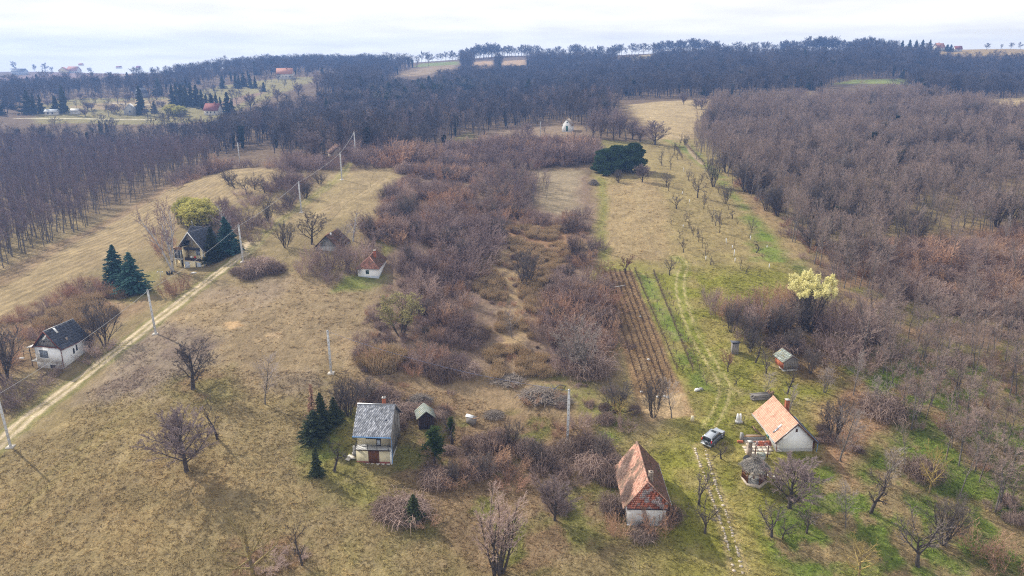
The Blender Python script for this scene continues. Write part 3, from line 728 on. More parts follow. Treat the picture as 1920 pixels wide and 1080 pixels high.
    for i in range(2):
        tree_proto('red_orchard.%d' % i, 301+i, [L_(4, wob=.12), L_(5, 8, .35, .98, .8, 1.0, .6, .14, .12, 'none'), L_(4, 8, .2, 1, .6, .45, .5, .18, .10), L_(3, 6, .1, 1, .5, .5, .6, .18, .06, rmin=.014)],
                   'bark_dark', 'twig_red', nt=2, H=2.0, R=.14)
    tree_proto('birch.0', 311, [L_(10, wob=.035, up=.05), L_(6, 20, .18, .97, .62, .38, .45, .1, .18, 'tip'), L_(4, 8, .2, 1, .6, .45, .5, .14, -.02, rmin=.02), L_(4, 7, .2, 1, .7, .55, .5, .16, -.42, rmin=.012)],
               'bark_birch', 'twig_birch', nt=2, H=14, R=.28)
    tree_proto('birch.1', 312, [L_(8, wob=.05, up=.1), L_(5, 11, .25, .97, .5, .36, .5, .1, .2, 'round'), L_(3, 6, .2, 1, .6, .42, .5, .14, .06, rmin=.02), L_(2, 5, .2, 1, .6, .5, .6, .14, 0, rmin=.013)],
               'bark_birch', 'twig_birch', nt=2, stems=4, stem_spread=.34, stem_r=.4, H=9.5, R=.14)
    tree_proto('sprawl', 321, [L_(6, wob=.08, up=.06), L_(6, 10, .2, .98, .8, .66, .5, .14, .05, 'round'), L_(4, 7, .25, 1, .7, .42, .5, .2, .0), L_(3, 7, .15, 1, .7, .45, .6, .2, rmin=.015)],
               'bark_grey', 'twig_pale', nt=2, stems=3, stem_spread=.5, stem_r=.5, H=7.0, R=.16)
    # shrubs, nominal 3 m
    for nm, mc in (('shrub','twig_shrub'), ('mauve','twig_mauve'), ('rust','twig_rust')):
        for i in range(3):
            g = wood(grow(401+i+hash_name(nm), [L_(4, wob=.10, up=.04, tip=.5), L_(3, 8, .15, 1, .62, .38, .7, .16, .02, 'tip', .016), L_(2, 6, .1, 1, .65, .42, .7, .18, 0, 'tip', .012, .6)],
                      stems=26, stem_spread=.85, stem_r=1.1, H=2.7, R=.024), (3,3,3))
            proto('%s.%d' % (nm, i), None, g, mc, mc)
    # arching bramble and clematis mounds, nominal 2 m high and 4 m wide
    for i in range(3):
        rs = np.random.RandomState(431+i); g = Geo()
        for k in range(330):
            a = rs.rand()*6.28; r = 1.9*rs.rand()**.6; x, y = math.cos(a)*r, math.sin(a)*r
            hmax = 2.0*math.sqrt(max(0, 1-(r/2.3)**2))*(.8+.4*vnoise(np.array([x*1.1+i]), np.array([y*1.1]), 3)[0])
            b = rs.rand()*6.28; ln = .5+.9*rs.rand(); z0 = hmax*(.25+.75*rs.rand())
            p = [(x, y, max(.0, z0-.25)), (x+math.cos(b)*ln*.35, y+math.sin(b)*ln*.35, z0+.14), (x+math.cos(b)*ln*.75, y+math.sin(b)*ln*.75, z0-.02), (x+math.cos(b)*ln, y+math.sin(b)*ln, max(.02, z0-.5))]
            g.path(p, .020, 3, .010)
            if k % 3 == 0: g.path([(x*.5, y*.5, -.1), (x*.8, y*.8, z0*.6), (x, y, z0)], .026, 3, .014)
        C = rs.randn(1500,3)*np.array([1,1,.7]); C = unit(C)*np.array([1.95,1.95,1.75])*(.35+.62*rs.rand(1500,1)**.5); C[:,2] = np.abs(C[:,2])
        u = unit(rs.randn(1500,3)+np.array([0,0,-.4])); V, Q = frustums(C, C+u*.42, np.full(1500,.010), np.full(1500,.006), 3); g.add(V, Q)
        proto('bramble.%d' % i, None, g, 'twig_bramble', 'twig_bramble')
    # heaps of cut branches
    for i in range(2):
        rs = np.random.RandomState(451+i); g = Geo()
        for k in range(520):
            a = rs.rand()*6.28; r = 1.7*rs.rand()**.7; z0 = (1.15*(1-(r/1.9)**1.5)+.03)*rs.rand()**.5; b = rs.randn()*.8; ln = .6+1.1*rs.rand()
            x, y = math.cos(a)*r, math.sin(a)*r; d = np.array([math.cos(b)*ln/2, math.sin(b)*ln/2, rs.randn()*.12])
            c = np.array([x, y, z0+.05]); g.path([c-d, c+rs.randn(3)*.06, c+d], .026, 3, .012)
        proto('heap.%d' % i, None, g, 'cut_wood', 'cut_wood')
    # reeds and dead tall grass, nominal 1.6 m
    for i in range(2):
        rs = np.random.RandomState(461+i); n = 420; a = rs.rand(n)*6.28; r = 1.3*rs.rand(n)**.5
        P0 = np.stack([np.cos(a)*r, np.sin(a)*r, np.zeros(n)-.05], -1); d = rs.randn(n,3)*.16; d[:,2] = 1; h = 1.0+.7*rs.rand(n)
        P1 = P0 + d*h[:,None]*.6; P2 = P1 + (d+rs.randn(n,3)*.25)*h[:,None]*.4
        g = Geo(); g.add(*frustums(P0, P1, np.full(n,.016), np.full(n,.013), 3)); g.add(*frustums(P1, P2, np.full(n,.026), np.full(n,.008), 3))
        proto('reed.%d' % i, None, g, 'reed', 'reed')
    # conifers
    def spruce(nm, seed, mc, H, Rw, levels=46, per=9, q=15, gap=0.0, full=1.0, fat=1.25):
        rs = np.random.RandomState(seed); C = []; U = []; Wd = []; tr = Geo(); tr.path([(0,0,-.2),(.02,.0,H*.4),(0,.02,H*.98)], .16*H/10+.05, 7, .03)
        for k in range(levels):
            f = k/(levels-1); z = H*(.08+.90*f); R = Rw*(1-f)**.85*full*(.82+.36*rs.rand())+.10; nb = max(4, int(per*(1-.45*f)))
            for j in range(nb):
                a = rs.rand()*6.28; Rj = R*(.62+.5*rs.rand())*(.72+.6*float(vnoise(np.array([math.cos(a)*1.6+seed]), np.array([math.sin(a)*1.6+z*.55]), seed)[0])); m = max(3, int(q*Rj/Rw)+3)
                t = (np.arange(m)+rs.rand(m))/m; t = t**.75
                x = np.cos(a)*Rj*t; y = np.sin(a)*Rj*t; zz = z - .28*Rj*t + .16*Rj*t*t*(1+f)
                side = rs.randn(m)*.14*(1.15-t)*Rj
                C.append(np.stack([x-np.sin(a)*side, y+np.cos(a)*side, zz+rs.randn(m)*.05], -1))
                u = np.stack([np.cos(a)+rs.randn(m)*.5, np.sin(a)+rs.randn(m)*.5, -.35+rs.randn(m)*.25], -1); U.append(u)
                if j % 3 == 0: tr.path([(0,0,z),(x[-1],y[-1],zz[-1])], .025, 3, .008)
        C = np.vstack(C); U = unit(np.vstack(U)); Wv = unit(np.cross(U, rs.randn(len(C),3))); s = (.7+.6*rs.rand(len(C)))[:,None]*H/10
        V, Q = quads_at(C, U*.17*s*fat, Wv*.062*s*fat); g = Geo(); g.add(V, Q)
        Wv2 = np.cross(U, Wv); V, Q = quads_at(C+rs.randn(*C.shape)*.04, U*.15*s*fat, Wv2*.055*s*fat); g.add(V, Q)
        proto(nm, tr, g, 'bark_dark', mc)
    spruce('spruce_blue.0', 501, 'spruce_blue', 9.0, 2.5); spruce('spruce_blue.1', 502, 'spruce_blue', 9.0, 2.2)
    spruce('spruce.0', 503, 'spruce', 9.0, 2.3); spruce('spruce.1', 504, 'spruce', 9.0, 1.8)
    spruce('far_spruce.0', 505, 'spruce', 10, 2.9, 24, 9, 8, fat=2.3); spruce('far_spruce.1', 506, 'spruce', 10, 2.3, 22, 9, 7, fat=2.3)
    spruce('dying', 507, 'twig_rust', 7.5, 1.3, 26, 6, 8)
    # shaggy yew-like evergreen
    rs = np.random.RandomState(521); g = Geo(); tr = Geo(); tr.path([(0,0,-.2),(.06,0,1.4),(0,.05,5.2)], .13, 7, .03)
    for k in range(70):
        z = 1.4+4.4*rs.rand(); a = rs.rand()*6.28; R = (1.25*(1-(z-1.2)/5.6)+.25)*(.6+.6*rs.rand()); m = 46; t = rs.rand(m)
        C = np.stack([np.cos(a)*R*t, np.sin(a)*R*t, z+.35*t-.3*t*t], -1)+rs.randn(m,3)*.13; leaf_quads(g, C, rs, .12, .035, .3)
        if k % 2: tr.path([(0,0,z-.3),(math.cos(a)*R,math.sin(a)*R,z+.1)], .03, 3, .01)
    proto('yew', tr, g, 'bark_dark', 'yew')
    # broad pine clump, nominal 10 m
    for i in range(2):
        rs = np.random.RandomState(531+i); g = Geo(); tr = Geo(); tr.path([(0,0,-.3),(.2,.1,3),(0,0,8)], .28, 8, .08)
        lob = []
        for k in range(40):
            a = rs.rand()*6.28; z = .9+8.0*rs.rand()**.9; R = 3.6*math.sqrt(max(.02, 1-((z-2.8)/6.3)**2))*(.45+.55*rs.rand()); c = np.array([math.cos(a)*R, math.sin(a)*R, z]); lob.append(c)
            tr.path([(0,0,max(1,z-1.8)),tuple(c)], .09, 4, .03)
            m = 300; d = unit(rs.randn(m,3)); C = c + d*np.array([1.45,1.45,.95])*(.55+.45*rs.rand(m,1)); C[:,2] = np.maximum(C[:,2], .3)
            s = (.7+.6*rs.rand(m))[:,None]; u = unit(d+rs.randn(m,3)*.5); w = unit(np.cross(u, rs.randn(m,3)))
            g.add(*quads_at(C, u*.20*s, w*.07*s)); g.add(*quads_at(C, u*.20*s, np.cross(u,w)*.07*s))
        proto('pine.%d' % i, tr, g, 'bark_dark', 'pine')
    # ivy-clad trunk for the woods
    for i in range(2):
        rs = np.random.RandomState(541+i); out = grow(545+i, [L_(7, wob=.05), L_(4, 10, .5, .98, .6, .3, .5, .12, .12, 'round'), L_(3, 6, .2, 1, .6, .4, .6, .16, .05, rmin=.03)], H=10, R=.12)
        tr = wood(out, (6,3,3)); g = Geo(); m = 1300; z = .3+7.4*rs.rand(m)**.8; a = rs.rand(m)*6.28; R = (.30+.85*np.clip(vnoise(z*.9, a*0+i, 5), .1, 1)*np.clip(z/5,.25,1))*rs.rand(m)**.4
        leaf_quads(g, np.stack([np.cos(a)*R, np.sin(a)*R, z], -1), rs, .17, .12, .1)
        proto('ivy_tree.%d' % i, tr, g, 'bark_grey', 'ivy')
    # willow shrub in bloom, nominal 9 m; olive-budded crown shrub; bamboo
    def budded(nm, seed, mt, mb, H, stems, spread, nb, a, top, ms='twig_orchard'):
        out = grow(seed, [L_(7, wob=.07, up=.10), L_(5, 9, .25, .98, .5, .42, .6, .12, .12, 'round'), L_(3, 7, .2, 1, .55, .45, .6, .16, .06, rmin=.016), L_(2, 5, .1, 1, .6, .5, .6, .16, rmin=.011)], stems=stems, stem_spread=spread, stem_r=.5, H=H, R=.12)
        tr = wood(out[:2], (7,4)); g = wood(out[2:], (3,3)); rs = np.random.RandomState(seed)
        E = out[-1][1]; keep = E[:,2] > top*E[:,2].max(); E = E[keep]; k = rs.randint(0, len(E), nb); C = E[k]+rs.randn(nb,3)*.12
        f = Geo(); leaf_quads(f, C, rs, a, a*.7)
        tv = tr.arrays(); gv = g.arrays(); fv = f.arrays()
        d = {'trunk': np_mesh(nm+'_trunk', tv[0], tv[1], None, [M[mt]]), 'crown': np_mesh(nm+'_crown', gv[0], gv[1], None, [M[ms]]), 'bloom': np_mesh(nm+'_bloom', fv[0], fv[1], None, [M[mb]]), 'h': float(gv[0][:,2].max()), 'w': float(np.percentile(np.hypot(gv[0][:,0], gv[0][:,1]), 97)*2), 'cn': 'crown'}
        PROTO[nm] = [d]
    budded('willow', 551, 'bark_dark', 'willow_bloom', 8.8, 11, .36, 19000, .075, .66)
    budded('olive_bud', 552, 'bark_dark', 'buds_olive', 6.4, 5, .55, 5200, .06, .30)
    rs = np.random.RandomState(561); g = Geo(); tr = Geo()
    for k in range(150):
        a = rs.rand()*6.28; r = 2.6*rs.rand()**.5; x, y = math.cos(a)*r, math.sin(a)*r*.7; h = (4.6+1.8*rs.rand())*(1-.28*(r/2.6)**2); b = rs.rand()*6.28
        pts = [(x,y,-.1),(x+math.cos(a)*.15,y+math.sin(a)*.15,h*.55),(x+math.cos(b)*.6,y+math.sin(b)*.6,h*.9),(x+math.cos(b)*1.2,y+math.sin(b)*1.2,h*.9)]
        tr.path(pts, .03, 3, .01); m = 60; t = .25+.75*rs.rand(m); i = np.minimum((t*3).astype(int), 2); P_ = np.array(pts); C = P_[i]*(1-(t*3-i))[:,None]+P_[i+1]*(t*3-i)[:,None]+rs.randn(m,3)*.2
        leaf_quads(g, C, rs, .17, .045, .5)
    proto('bamboo', tr, g, 'buds_olive', 'bamboo')
def small_copies():
    # bushy trees at the nominal 3 m of the shrubs, for the thickets
    for d in PROTO['bushy']:
        me = d['all'].copy(); me.transform(Matrix.Scale(3.0/d['h'], 4)); PROTO.setdefault('bushy_s', []).append({'all': me, 'crown': me, 'h': 3.0, 'w': d['w']*3.0/d['h'], 'cn': 'crown'})
    for d in PROTO['bushy']+PROTO['thin']:
        me = d['all'].copy(); me.transform(Matrix.Scale(9.0/d['h'], 4)); PROTO.setdefault('bushy_l', []).append({'all': me, 'crown': me, 'h': 9.0, 'w': d['w']*9.0/d['h'], 'cn': 'crown'})
def hash_name(s): return sum(ord(c) for c in s) % 97
build_protos()
small_copies()

# ---------------------------------------------------------------- masses: one object each, geometry nodes on a cloud of points
HIDDEN = bpy.data.collections.new('plant_kinds')       # not linked to the scene: only a library for the masses
def scatter_tree(n_vars, coll):
    ng = bpy.data.node_groups.new('scatter', 'GeometryNodeTree')
    ng.interface.new_socket('Geometry', in_out='INPUT', socket_type='NodeSocketGeometry'); ng.interface.new_socket('Geometry', in_out='OUTPUT', socket_type='NodeSocketGeometry')
    N, L = ng.nodes, ng.links
    gi = N.new('NodeGroupInput'); go = N.new('NodeGroupOutput')
    ci = N.new('GeometryNodeCollectionInfo'); ci.inputs['Collection'].default_value = coll; ci.inputs['Separate Children'].default_value = True; ci.inputs['Reset Children'].default_value = True
    ip = N.new('GeometryNodeInstanceOnPoints'); ip.inputs['Pick Instance'].default_value = True
    def attr(nm, ty):
        a = N.new('GeometryNodeInputNamedAttribute'); a.data_type = ty; a.inputs['Name'].default_value = nm
        return [o for o in a.outputs if o.enabled and o.name == 'Attribute'][0]
    L.new(gi.outputs[0], ip.inputs['Points']); L.new(ci.outputs[0], ip.inputs['Instance'])
    L.new(attr('pick', 'INT'), ip.inputs['Instance Index'])
    e2r = N.new('FunctionNodeEulerToRotation'); L.new(attr('rot', 'FLOAT_VECTOR'), e2r.inputs[0]); L.new(e2r.outputs[0], ip.inputs['Rotation'])
    L.new(attr('sc', 'FLOAT_VECTOR'), ip.inputs['Scale'])
    L.new(ip.outputs[0], go.inputs[0])
    return ng
def mass(name, P, kinds, scl, seed=0, tilt=.06, wide=None, label=None, colour=None, meshes=None, weights=None):
    """P (n,3) positions; kinds: plant kinds to draw from; scl (n,) scale factors"""
    rs = np.random.RandomState(seed+7); n = len(P)
    coll = bpy.data.collections.new(name+'_kinds'); vs = []
    if meshes: vs = meshes; w = None
    else:
        vs = [d['all'] for k in kinds for d in PROTO[k]]
        w = None if weights is None else np.array([weights[i]/len(PROTO[k]) for i, k in enumerate(kinds) for d in PROTO[k]])
        if w is not None: w = w/w.sum()
    for i, mesh in enumerate(vs):
        o = bpy.data.objects.new('%s_kind_%03d' % (name, i), mesh); coll.objects.link(o)
    me = bpy.data.meshes.new(name); me.vertices.add(n); me.vertices.foreach_set('co', np.asarray(P, np.float32).ravel())
    def put(nm, ty, arr, key):
        a = me.attributes.new(nm, ty, 'POINT'); a.data.foreach_set(key, np.ascontiguousarray(arr).ravel())
    put('pick', 'INT', rs.choice(len(vs), n, p=w).astype(np.int32), 'value')
    rot = np.stack([rs.randn(n)*tilt, rs.randn(n)*tilt, rs.rand(n)*6.283], -1).astype(np.float32); put('rot', 'FLOAT_VECTOR', rot, 'vector')
    wd = np.ones(n) if wide is None else wide
    sc = np.stack([scl*wd, scl*wd, scl], -1).astype(np.float32); put('sc', 'FLOAT_VECTOR', sc, 'vector')
    if colour is not None: put('Col', 'FLOAT_COLOR', np.concatenate([colour, np.ones((n,1))], 1).astype(np.float32), 'color')
    o = link(name, me, kind='stuff')
    if label: o['label'] = label
    md = o.modifiers.new('scatter', 'NODES'); md.node_group = scatter_tree(len(vs), coll)
    return o
def fill(P, step, seed, keep=None, jitter=.85, rag=4.0):
    """jittered points over a plan polygon"""
    rs = np.random.RandomState(seed); xs = [p[0] for p in P]; ys = [p[1] for p in P]
    a = np.arange(min(xs), max(xs), step); b = np.arange(min(ys), max(ys), step)
    X_, Y_ = np.meshgrid(a, b); x = X_.ravel()+(rs.rand(X_.size)-.5)*step*jitter*1.6; y = Y_.ravel()+(rs.rand(X_.size)-.5)*step*jitter*1.6
    wa = rag; wx = (fbm(x/7, y/7, 301, 3)-.5)*2*wa; wy = (fbm(x/7, y/7, 302, 3)-.5)*2*wa
    k = polydist(x+wx, y+wy, P) > 0
    if keep is not None: k &= keep(x, y)
    return x[k], y[k]
def stand(x, y, dz=0.0): return np.stack([x, y, gz(x, y)+dz], -1)
_count = {}
def plant(kind, xyz, h, label=None, cat=None, group=None, name='tree', rz=None, w=None, var=None, parts=True, lean=None):
    """a plant of its own: an Empty with trunk and crown"""
    ds = PROTO[kind]; i = _count.get(kind, 0); _count[kind] = i+1; d = ds[(i if var is None else var) % len(ds)]
    s = h/d['h']; sx = s if w is None else w/d['w']
    rs = random.Random(i*31+len(kind)); r = rs.random()*6.28 if rz is None else rz
    if not parts or ('trunk' not in d and 'bloom' not in d):
        o = link(name, d['all']); o.location = xyz; o.rotation_euler = (0,0,r); o.scale = (sx,sx,s)
    else:
        o = bpy.data.objects.new(name, None); COL.objects.link(o); o.location = xyz; o.rotation_euler = (0,0,r); o.scale = (sx,sx,s)
        if 'trunk' in d: link('trunk', d['trunk'], o)
        link(d['cn'], d['crown'], o)
        if 'bloom' in d: link('blossom' if kind == 'willow' else 'buds', d['bloom'], o)
    if lean: o.rotation_euler = (lean[0], lean[1], r)
    if label: o['label'] = label
    if cat: o['category'] = cat
    if group: o['group'] = group
    return o
# ================================================================ the woods
def outside(*polys, margin=0.0):
    ps = [W(p) for p in polys]
    return lambda x, y: np.all([polydist(x, y, p) < -margin for p in ps], axis=0)
CLEAR = [[(60,212),(80,196),(150,184),(300,184),(330,176),(420,160),(480,152),(600,143),(590,152),(520,178),(450,205),(400,228),(200,232),(60,232)],
         [(720,172),(730,150),(770,128),(860,118),(870,134),(850,150),(800,170)], [(775,126),(790,119),(860,115),(860,121)], [(880,144),(885,131),(890,116),(925,114),(930,144)], [(935,142),(940,124),(945,114),(985,112),(992,140)],
         [(1150,128),(1160,108),(1190,102),(1222,100),(1226,126)],[(1540,178),(1560,160),(1600,150),(1710,148),(1720,178)], [(1120,268),(1170,198),(1240,190),(1352,186),(1345,205),(1292,264)],
         [(1380,207),(1440,192),(1540,180),(1550,190),(1480,205)], [(1850,224),(1862,186),(2000,180),(2000,224)], [(1680,104),(1700,90),(2050,86),(2050,122),(1780,120)],
         [(900,262),(930,246),(1040,232),(1120,240),(1120,268)], [(840,266),(880,248),(900,262),(880,276)], [(-60,168),(-60,130),(60,130),(320,124),(335,138),(240,156),(60,164)], [(590,334),(600,296),(690,296),(700,320)],
         [(380,224),(390,208),(425,208),(430,226)], [(180,232),(190,218),(270,216),(275,232)]]
clear = outside(*CLEAR)
_CLW = [W(p) for p in CLEAR]
def nc(lo, hi, sc, seed): return lambda x, y: (fbm(x/sc, y/sc, seed, 3) > lo)
def both(*fs): return lambda x, y: np.all([f(x, y) for f in fs], axis=0)
_cand = []     # near forest trees wait here; the 300 largest become things of their own

# the large wood on the rising ground, right of the orchard
R1 = W([(1297,268),(1300,235),(1345,205),(1380,212),(1440,205),(1560,196),(1700,190),(1860,212),(2000,212),(2140,300),(2200,560),(2080,720),(1920,660),(1840,640),(1740,620),(1660,600),(1585,560),(1520,500),(1455,420),(1375,345),(1308,296)])
R2 = W([(1590,600),(1740,620),(1920,660),(2080,720),(2150,1090),(1990,1080),(1900,1010),(1790,910),(1690,810),(1620,710)])
_brush = W([(1640,470),(1990,430),(1990,600),(1760,590),(1680,560)])
x, y = fill(R1, 3.2, 11, both(clear, lambda x, y: ~((polydist(x, y, _brush) > 0) & (vnoise(x/1.3, y/1.3, 3) < .72)), nc(.33, 0, 11, 51)))
hgt_ = 9.6*(.55+.9*fbm(x/14, y/14, 61, 3))*(.75+.5*np.random.RandomState(3).rand(len(x)))
_cand.append(('slim', x, y, hgt_))
x, y = fill(R2, 3.3, 12, nc(.30, 0, 8, 52)); _cand.append(('slim', x, y, 8.6*(.8+.4*np.random.RandomState(4).rand(len(x)))))
# plantation on the far side of the mown strip
P1 = W([(-240,620),(-120,560),(-60,530),(0,503),(95,455),(190,408),(262,375),(330,342),(400,322),(415,306),(330,300),(200,296),(60,290),(-60,290),(-240,310)])
x, y = fill(P1, 3.3, 13); _cand.append(('plantation', x, y, 10.6*(.85+.3*np.random.RandomState(5).rand(len(x)))))
near = []
for kd, x, y, h in _cand:
    z = gz(x, y); t = y*_c-(z-CAM_Z)*_s; u = 960+1400*x/t; v = 540+1400*(-(y*_s+(z-CAM_Z)*_c))/t
    for i in range(len(x)): near.append((kd, x[i], y[i], z[i], h[i], t[i], -80 < u[i] < 2000 and v[i]-h[i]*1250/t[i] < 1080))
near.sort(key=lambda r: (not r[6], r[5]))
LBL = {'slim': 'slender bare tree in the dense wood above the orchard and the green bank',
       'plantation': 'slender bare tree in the plantation beyond the mown strip'}
GRP = {'slim': 'bare trees of the wood by the orchard', 'plantation': 'bare trees of the plantation'}
ind = {'slim': 190, 'plantation': 100}; rest = {'slim': [], 'plantation': []}
for kd, x, y, z, h, t, vis in near:
    if vis and ind[kd] > 0:
        ind[kd] -= 1
        plant(kd, (x, y, z-.05), h, LBL[kd], 'tree', GRP[kd], name='forest_tree' if kd == 'slim' else 'plantation_tree', w=h*(.60 if kd == 'slim' else .42))
    else: rest[kd].append((x, y, z-.05, h))
def mass_trees(name, rows, kinds, seed, label, weights=None, wide=.95, tilt=.05):
    a = np.array(rows); return mass(name, a[:,:3], kinds, a[:,3]/10.0, seed, tilt, wide=np.full(len(a), wide), label=label, weights=weights)
mass_trees('woods', rest['slim'], ['slim', 'ivy_tree', 'bushy_l'], 1, 'dense bare wood rising behind the orchard', weights=[.84,.01,.15], wide=1.0)
mass_trees('woods', rest['plantation'], ['plantation', 'ivy_tree'], 2, 'mauve bare plantation beyond the mown strip', weights=[.99,.01], wide=.95)
# lower scrub under the near part of the wood
x, y = fill(_brush, 2.2, 15, nc(.30, 0, 6, 53)); n = len(x)
mass('undergrowth', stand(x, y), ['rust', 'shrub', 'bramble'], .75+.6*np.random.RandomState(1).rand(n), 3, label='reddish brown scrub inside the wood', weights=[.35,.45,.2])
x, y = fill(W([(1440,420),(1520,500),(1590,565),(1640,600),(1900,650),(1990,640),(1990,560),(1700,520),(1560,440)]), 3.2, 16, nc(.48, 0, 5, 54)); n = len(x)
mass('undergrowth', stand(x, y), ['shrub', 'mauve'], .6+.5*np.random.RandomState(2).rand(n), 4, label='thin grey undergrowth at the edge of the wood')
# valley wood behind the hillside
V1 = W([(-900,330),(-900,262),(0,266),(60,262),(200,264),(300,262),(400,256),(450,238),(520,222),(600,204),(640,196),(900,190),(1130,189),(1165,200),(1140,236),(1110,262),(1060,250),(920,244),(890,262),(840,264),(840,290),(700,300),(620,302),(560,300),(470,268),(440,285),(400,296),(300,302),(150,296),(0,292),(-240,310)])
x, y = fill(V1, 4.6, 21, both(clear, nc(.20, 0, 14, 55))); n = len(x)
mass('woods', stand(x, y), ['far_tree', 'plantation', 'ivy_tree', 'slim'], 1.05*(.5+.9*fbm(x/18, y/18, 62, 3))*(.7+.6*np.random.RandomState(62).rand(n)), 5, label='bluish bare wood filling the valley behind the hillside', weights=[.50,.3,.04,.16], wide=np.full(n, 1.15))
# slopes of the far ridge
def far_slope(P, step, seed, h, lab, w):
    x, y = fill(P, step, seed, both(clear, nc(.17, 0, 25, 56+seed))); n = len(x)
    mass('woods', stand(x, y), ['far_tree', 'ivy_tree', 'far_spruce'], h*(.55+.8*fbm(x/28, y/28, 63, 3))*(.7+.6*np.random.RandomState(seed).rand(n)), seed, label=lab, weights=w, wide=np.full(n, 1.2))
M1 = W([(600,185),(620,160),(660,142),(700,130),(760,126),(840,122),(960,118),(1100,113),(1280,111),(1500,110),(1640,104),(1700,99),(1990,98),(2300,100),(2300,205),(1920,206),(1860,190),(1760,185),(1700,180),(1580,176),(1440,178),(1350,187),(1130,190),(900,187),(640,190)])
far_slope(M1, 6.4, 31, 1.15, 'dark bare wood on the far slope under the ridge', [.93,.045,.025])
M2 = W([(-900,200),(-600,150),(-60,168),(60,166),(240,160),(262,156),(340,140),(480,126),(640,122),(720,124),(690,132),(640,142),(600,141),(520,146),(470,148),(420,156),(330,172),(300,181),(150,182),(80,192),(60,210),(-60,222),(-900,228)])
far_slope(M2, 8.0, 33, 1.05, 'dark bare wood below the distant village', [.92,.03,.05])
# evergreen and ivy patches seen dark in the valley
x, y = fill(W([(640,212),(700,186),(900,160),(960,170),(860,200),(700,222)]), 9, 35); n = len(x)
mass('woods', stand(x, y), ['ivy_tree', 'far_spruce'], 1.1+.3*np.random.RandomState(8).rand(n), 36, label='dark evergreen patch in the valley wood', weights=[.65,.35], wide=np.full(n, 1.7))
# crest trees that stand against the sky
def crest(px):
    v = None
    for py in np.arange(160, 84, -.5):
        p = G(px, py)
        if p[1] > 1500: break
        v = p
    return v
rs_ = np.random.RandomState(77)
_cr = {}
for px in np.arange(-40, 1960, 40): _cr[px] = crest(px)
def crest_pt(px):
    k = math.floor((px+40)/40)*40-40; k = min(max(k, -40), 1880); a, b = _cr[k], _cr[k+40]; f = (px-k)/40
    return a*(1-f)+b*f
CREST = []
for a, b, step, h0 in ((790,1060,4.6,16.5),(1070,1240,4.4,16.5),(1240,1370,4.4,17),(1375,1500,4.4,17),(1505,1650,5,17),(500,640,12,10),(640,780,13,11),(320,500,16,9)):
    px = a
    while px < b:
        p = crest_pt(px); k_ = vnoise(np.array([px/38.0]), np.array([a*1.0]), 9)[0]; CREST.append((px, h0*(.50+.55*k_+.35*rs_.rand()))); px += step*(.35+1.1*rs_.rand())*(1.7 if k_ < .3 else .85)
for px, h in ((30,17),(66,12),(86,15),(96,9),(170,9),(286,9),(508,11),(1850,9),(1640,17),(1672,15),(1895,9),(1913,10),(1876,8)): CREST.append((px, h))
for px, h in CREST:
    p = crest_pt(px); dy = rs_.rand()*55-60; x_, y_ = p[0]*(1+dy/p[1]), p[1]+dy
    plant('crest_tree', (x_, y_, float(gz(x_, y_)[0])-.1), h, 'bare tree standing against the sky on the far ridge', 'tree', 'trees along the crest of the ridge', name='ridge_tree', w=h*(.62+.4*rs_.rand()), parts=False)
# ================================================================ materials of the buildings
M['plaster_white'] = mat('plaster_white', (.85,.85,.84), (.90,.90,.89), scale=2.2, bump=.25, c3=(.74,.73,.70), s3=1.3, lo3=.54, hi3=.74)
M['plaster_cream'] = mat('plaster_cream', (.68,.60,.40), (.74,.67,.47), scale=2.5, bump=.25, c3=(.50,.45,.36), s3=1.6, lo3=.52, hi3=.7)
M['plaster_yellow'] = mat('plaster_yellow', (.76,.62,.36), (.80,.68,.44), scale=2.5, bump=.2, c3=(.62,.55,.42), s3=1.6, lo3=.55, hi3=.72)
M['plaster_grey'] = mat('plaster_grey', (.36,.35,.33), (.48,.47,.44), scale=3, bump=.4)
M['plinth_blue'] = mat('plinth_blue', (.42,.48,.56), (.55,.58,.62), scale=3)
M['wood_brown'] = mat('wood_brown', (.11,.045,.022), (.19,.085,.04), scale=3, stretch=(6,6,1), bump=.2, island=.25)
M['wood_orange'] = mat('wood_orange', (.38,.21,.10), (.46,.28,.15), scale=3, stretch=(1,1,5), bump=.2, island=.15)
M['wood_grey'] = mat('wood_grey', (.17,.15,.135), (.32,.295,.27), scale=3, stretch=(6,6,1), bump=.3, island=.3)
M['wood_dark'] = mat('wood_dark', (.030,.020,.020), (.065,.045,.042), scale=3, stretch=(6,6,1), island=.3)
M['board_side'] = mat('board_side', (.20,.185,.165), (.36,.34,.31), scale=1.6, stretch=(1,1,.4), island=.25, c3=(.10,.095,.085), s3=1.2)
M['tile_salmon'] = mat('tile_salmon', (.56,.32,.225), (.66,.41,.30), scale=1.4, island=.13, c3=(.36,.18,.12), s3=.8, lo3=.58, hi3=.75)
M['tile_old_red'] = mat('tile_old_red', (.50,.25,.18), (.60,.36,.27), scale=1.6, island=.25, c3=(.24,.165,.12), s3=.55, lo3=.47, hi3=.57)
M['tile_gable'] = mat('tile_gable', (.42,.12,.065), (.36,.125,.075), scale=1.0, island=.55, c3=(.38,.32,.32), s3=1.1, lo3=.50, hi3=.56)
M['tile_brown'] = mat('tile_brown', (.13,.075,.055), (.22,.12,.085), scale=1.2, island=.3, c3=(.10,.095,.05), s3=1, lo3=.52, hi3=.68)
M['tile_red_small'] = mat('tile_red_small', (.42,.21,.155), (.34,.17,.13), scale=1.5, island=.35, c3=(.22,.15,.12), s3=.9)
M['tile_grey'] = mat('tile_grey', (.34,.35,.38), (.44,.45,.48), scale=1.0, island=.36, c3=(.28,.29,.31), s3=.7, lo3=.5, hi3=.65)
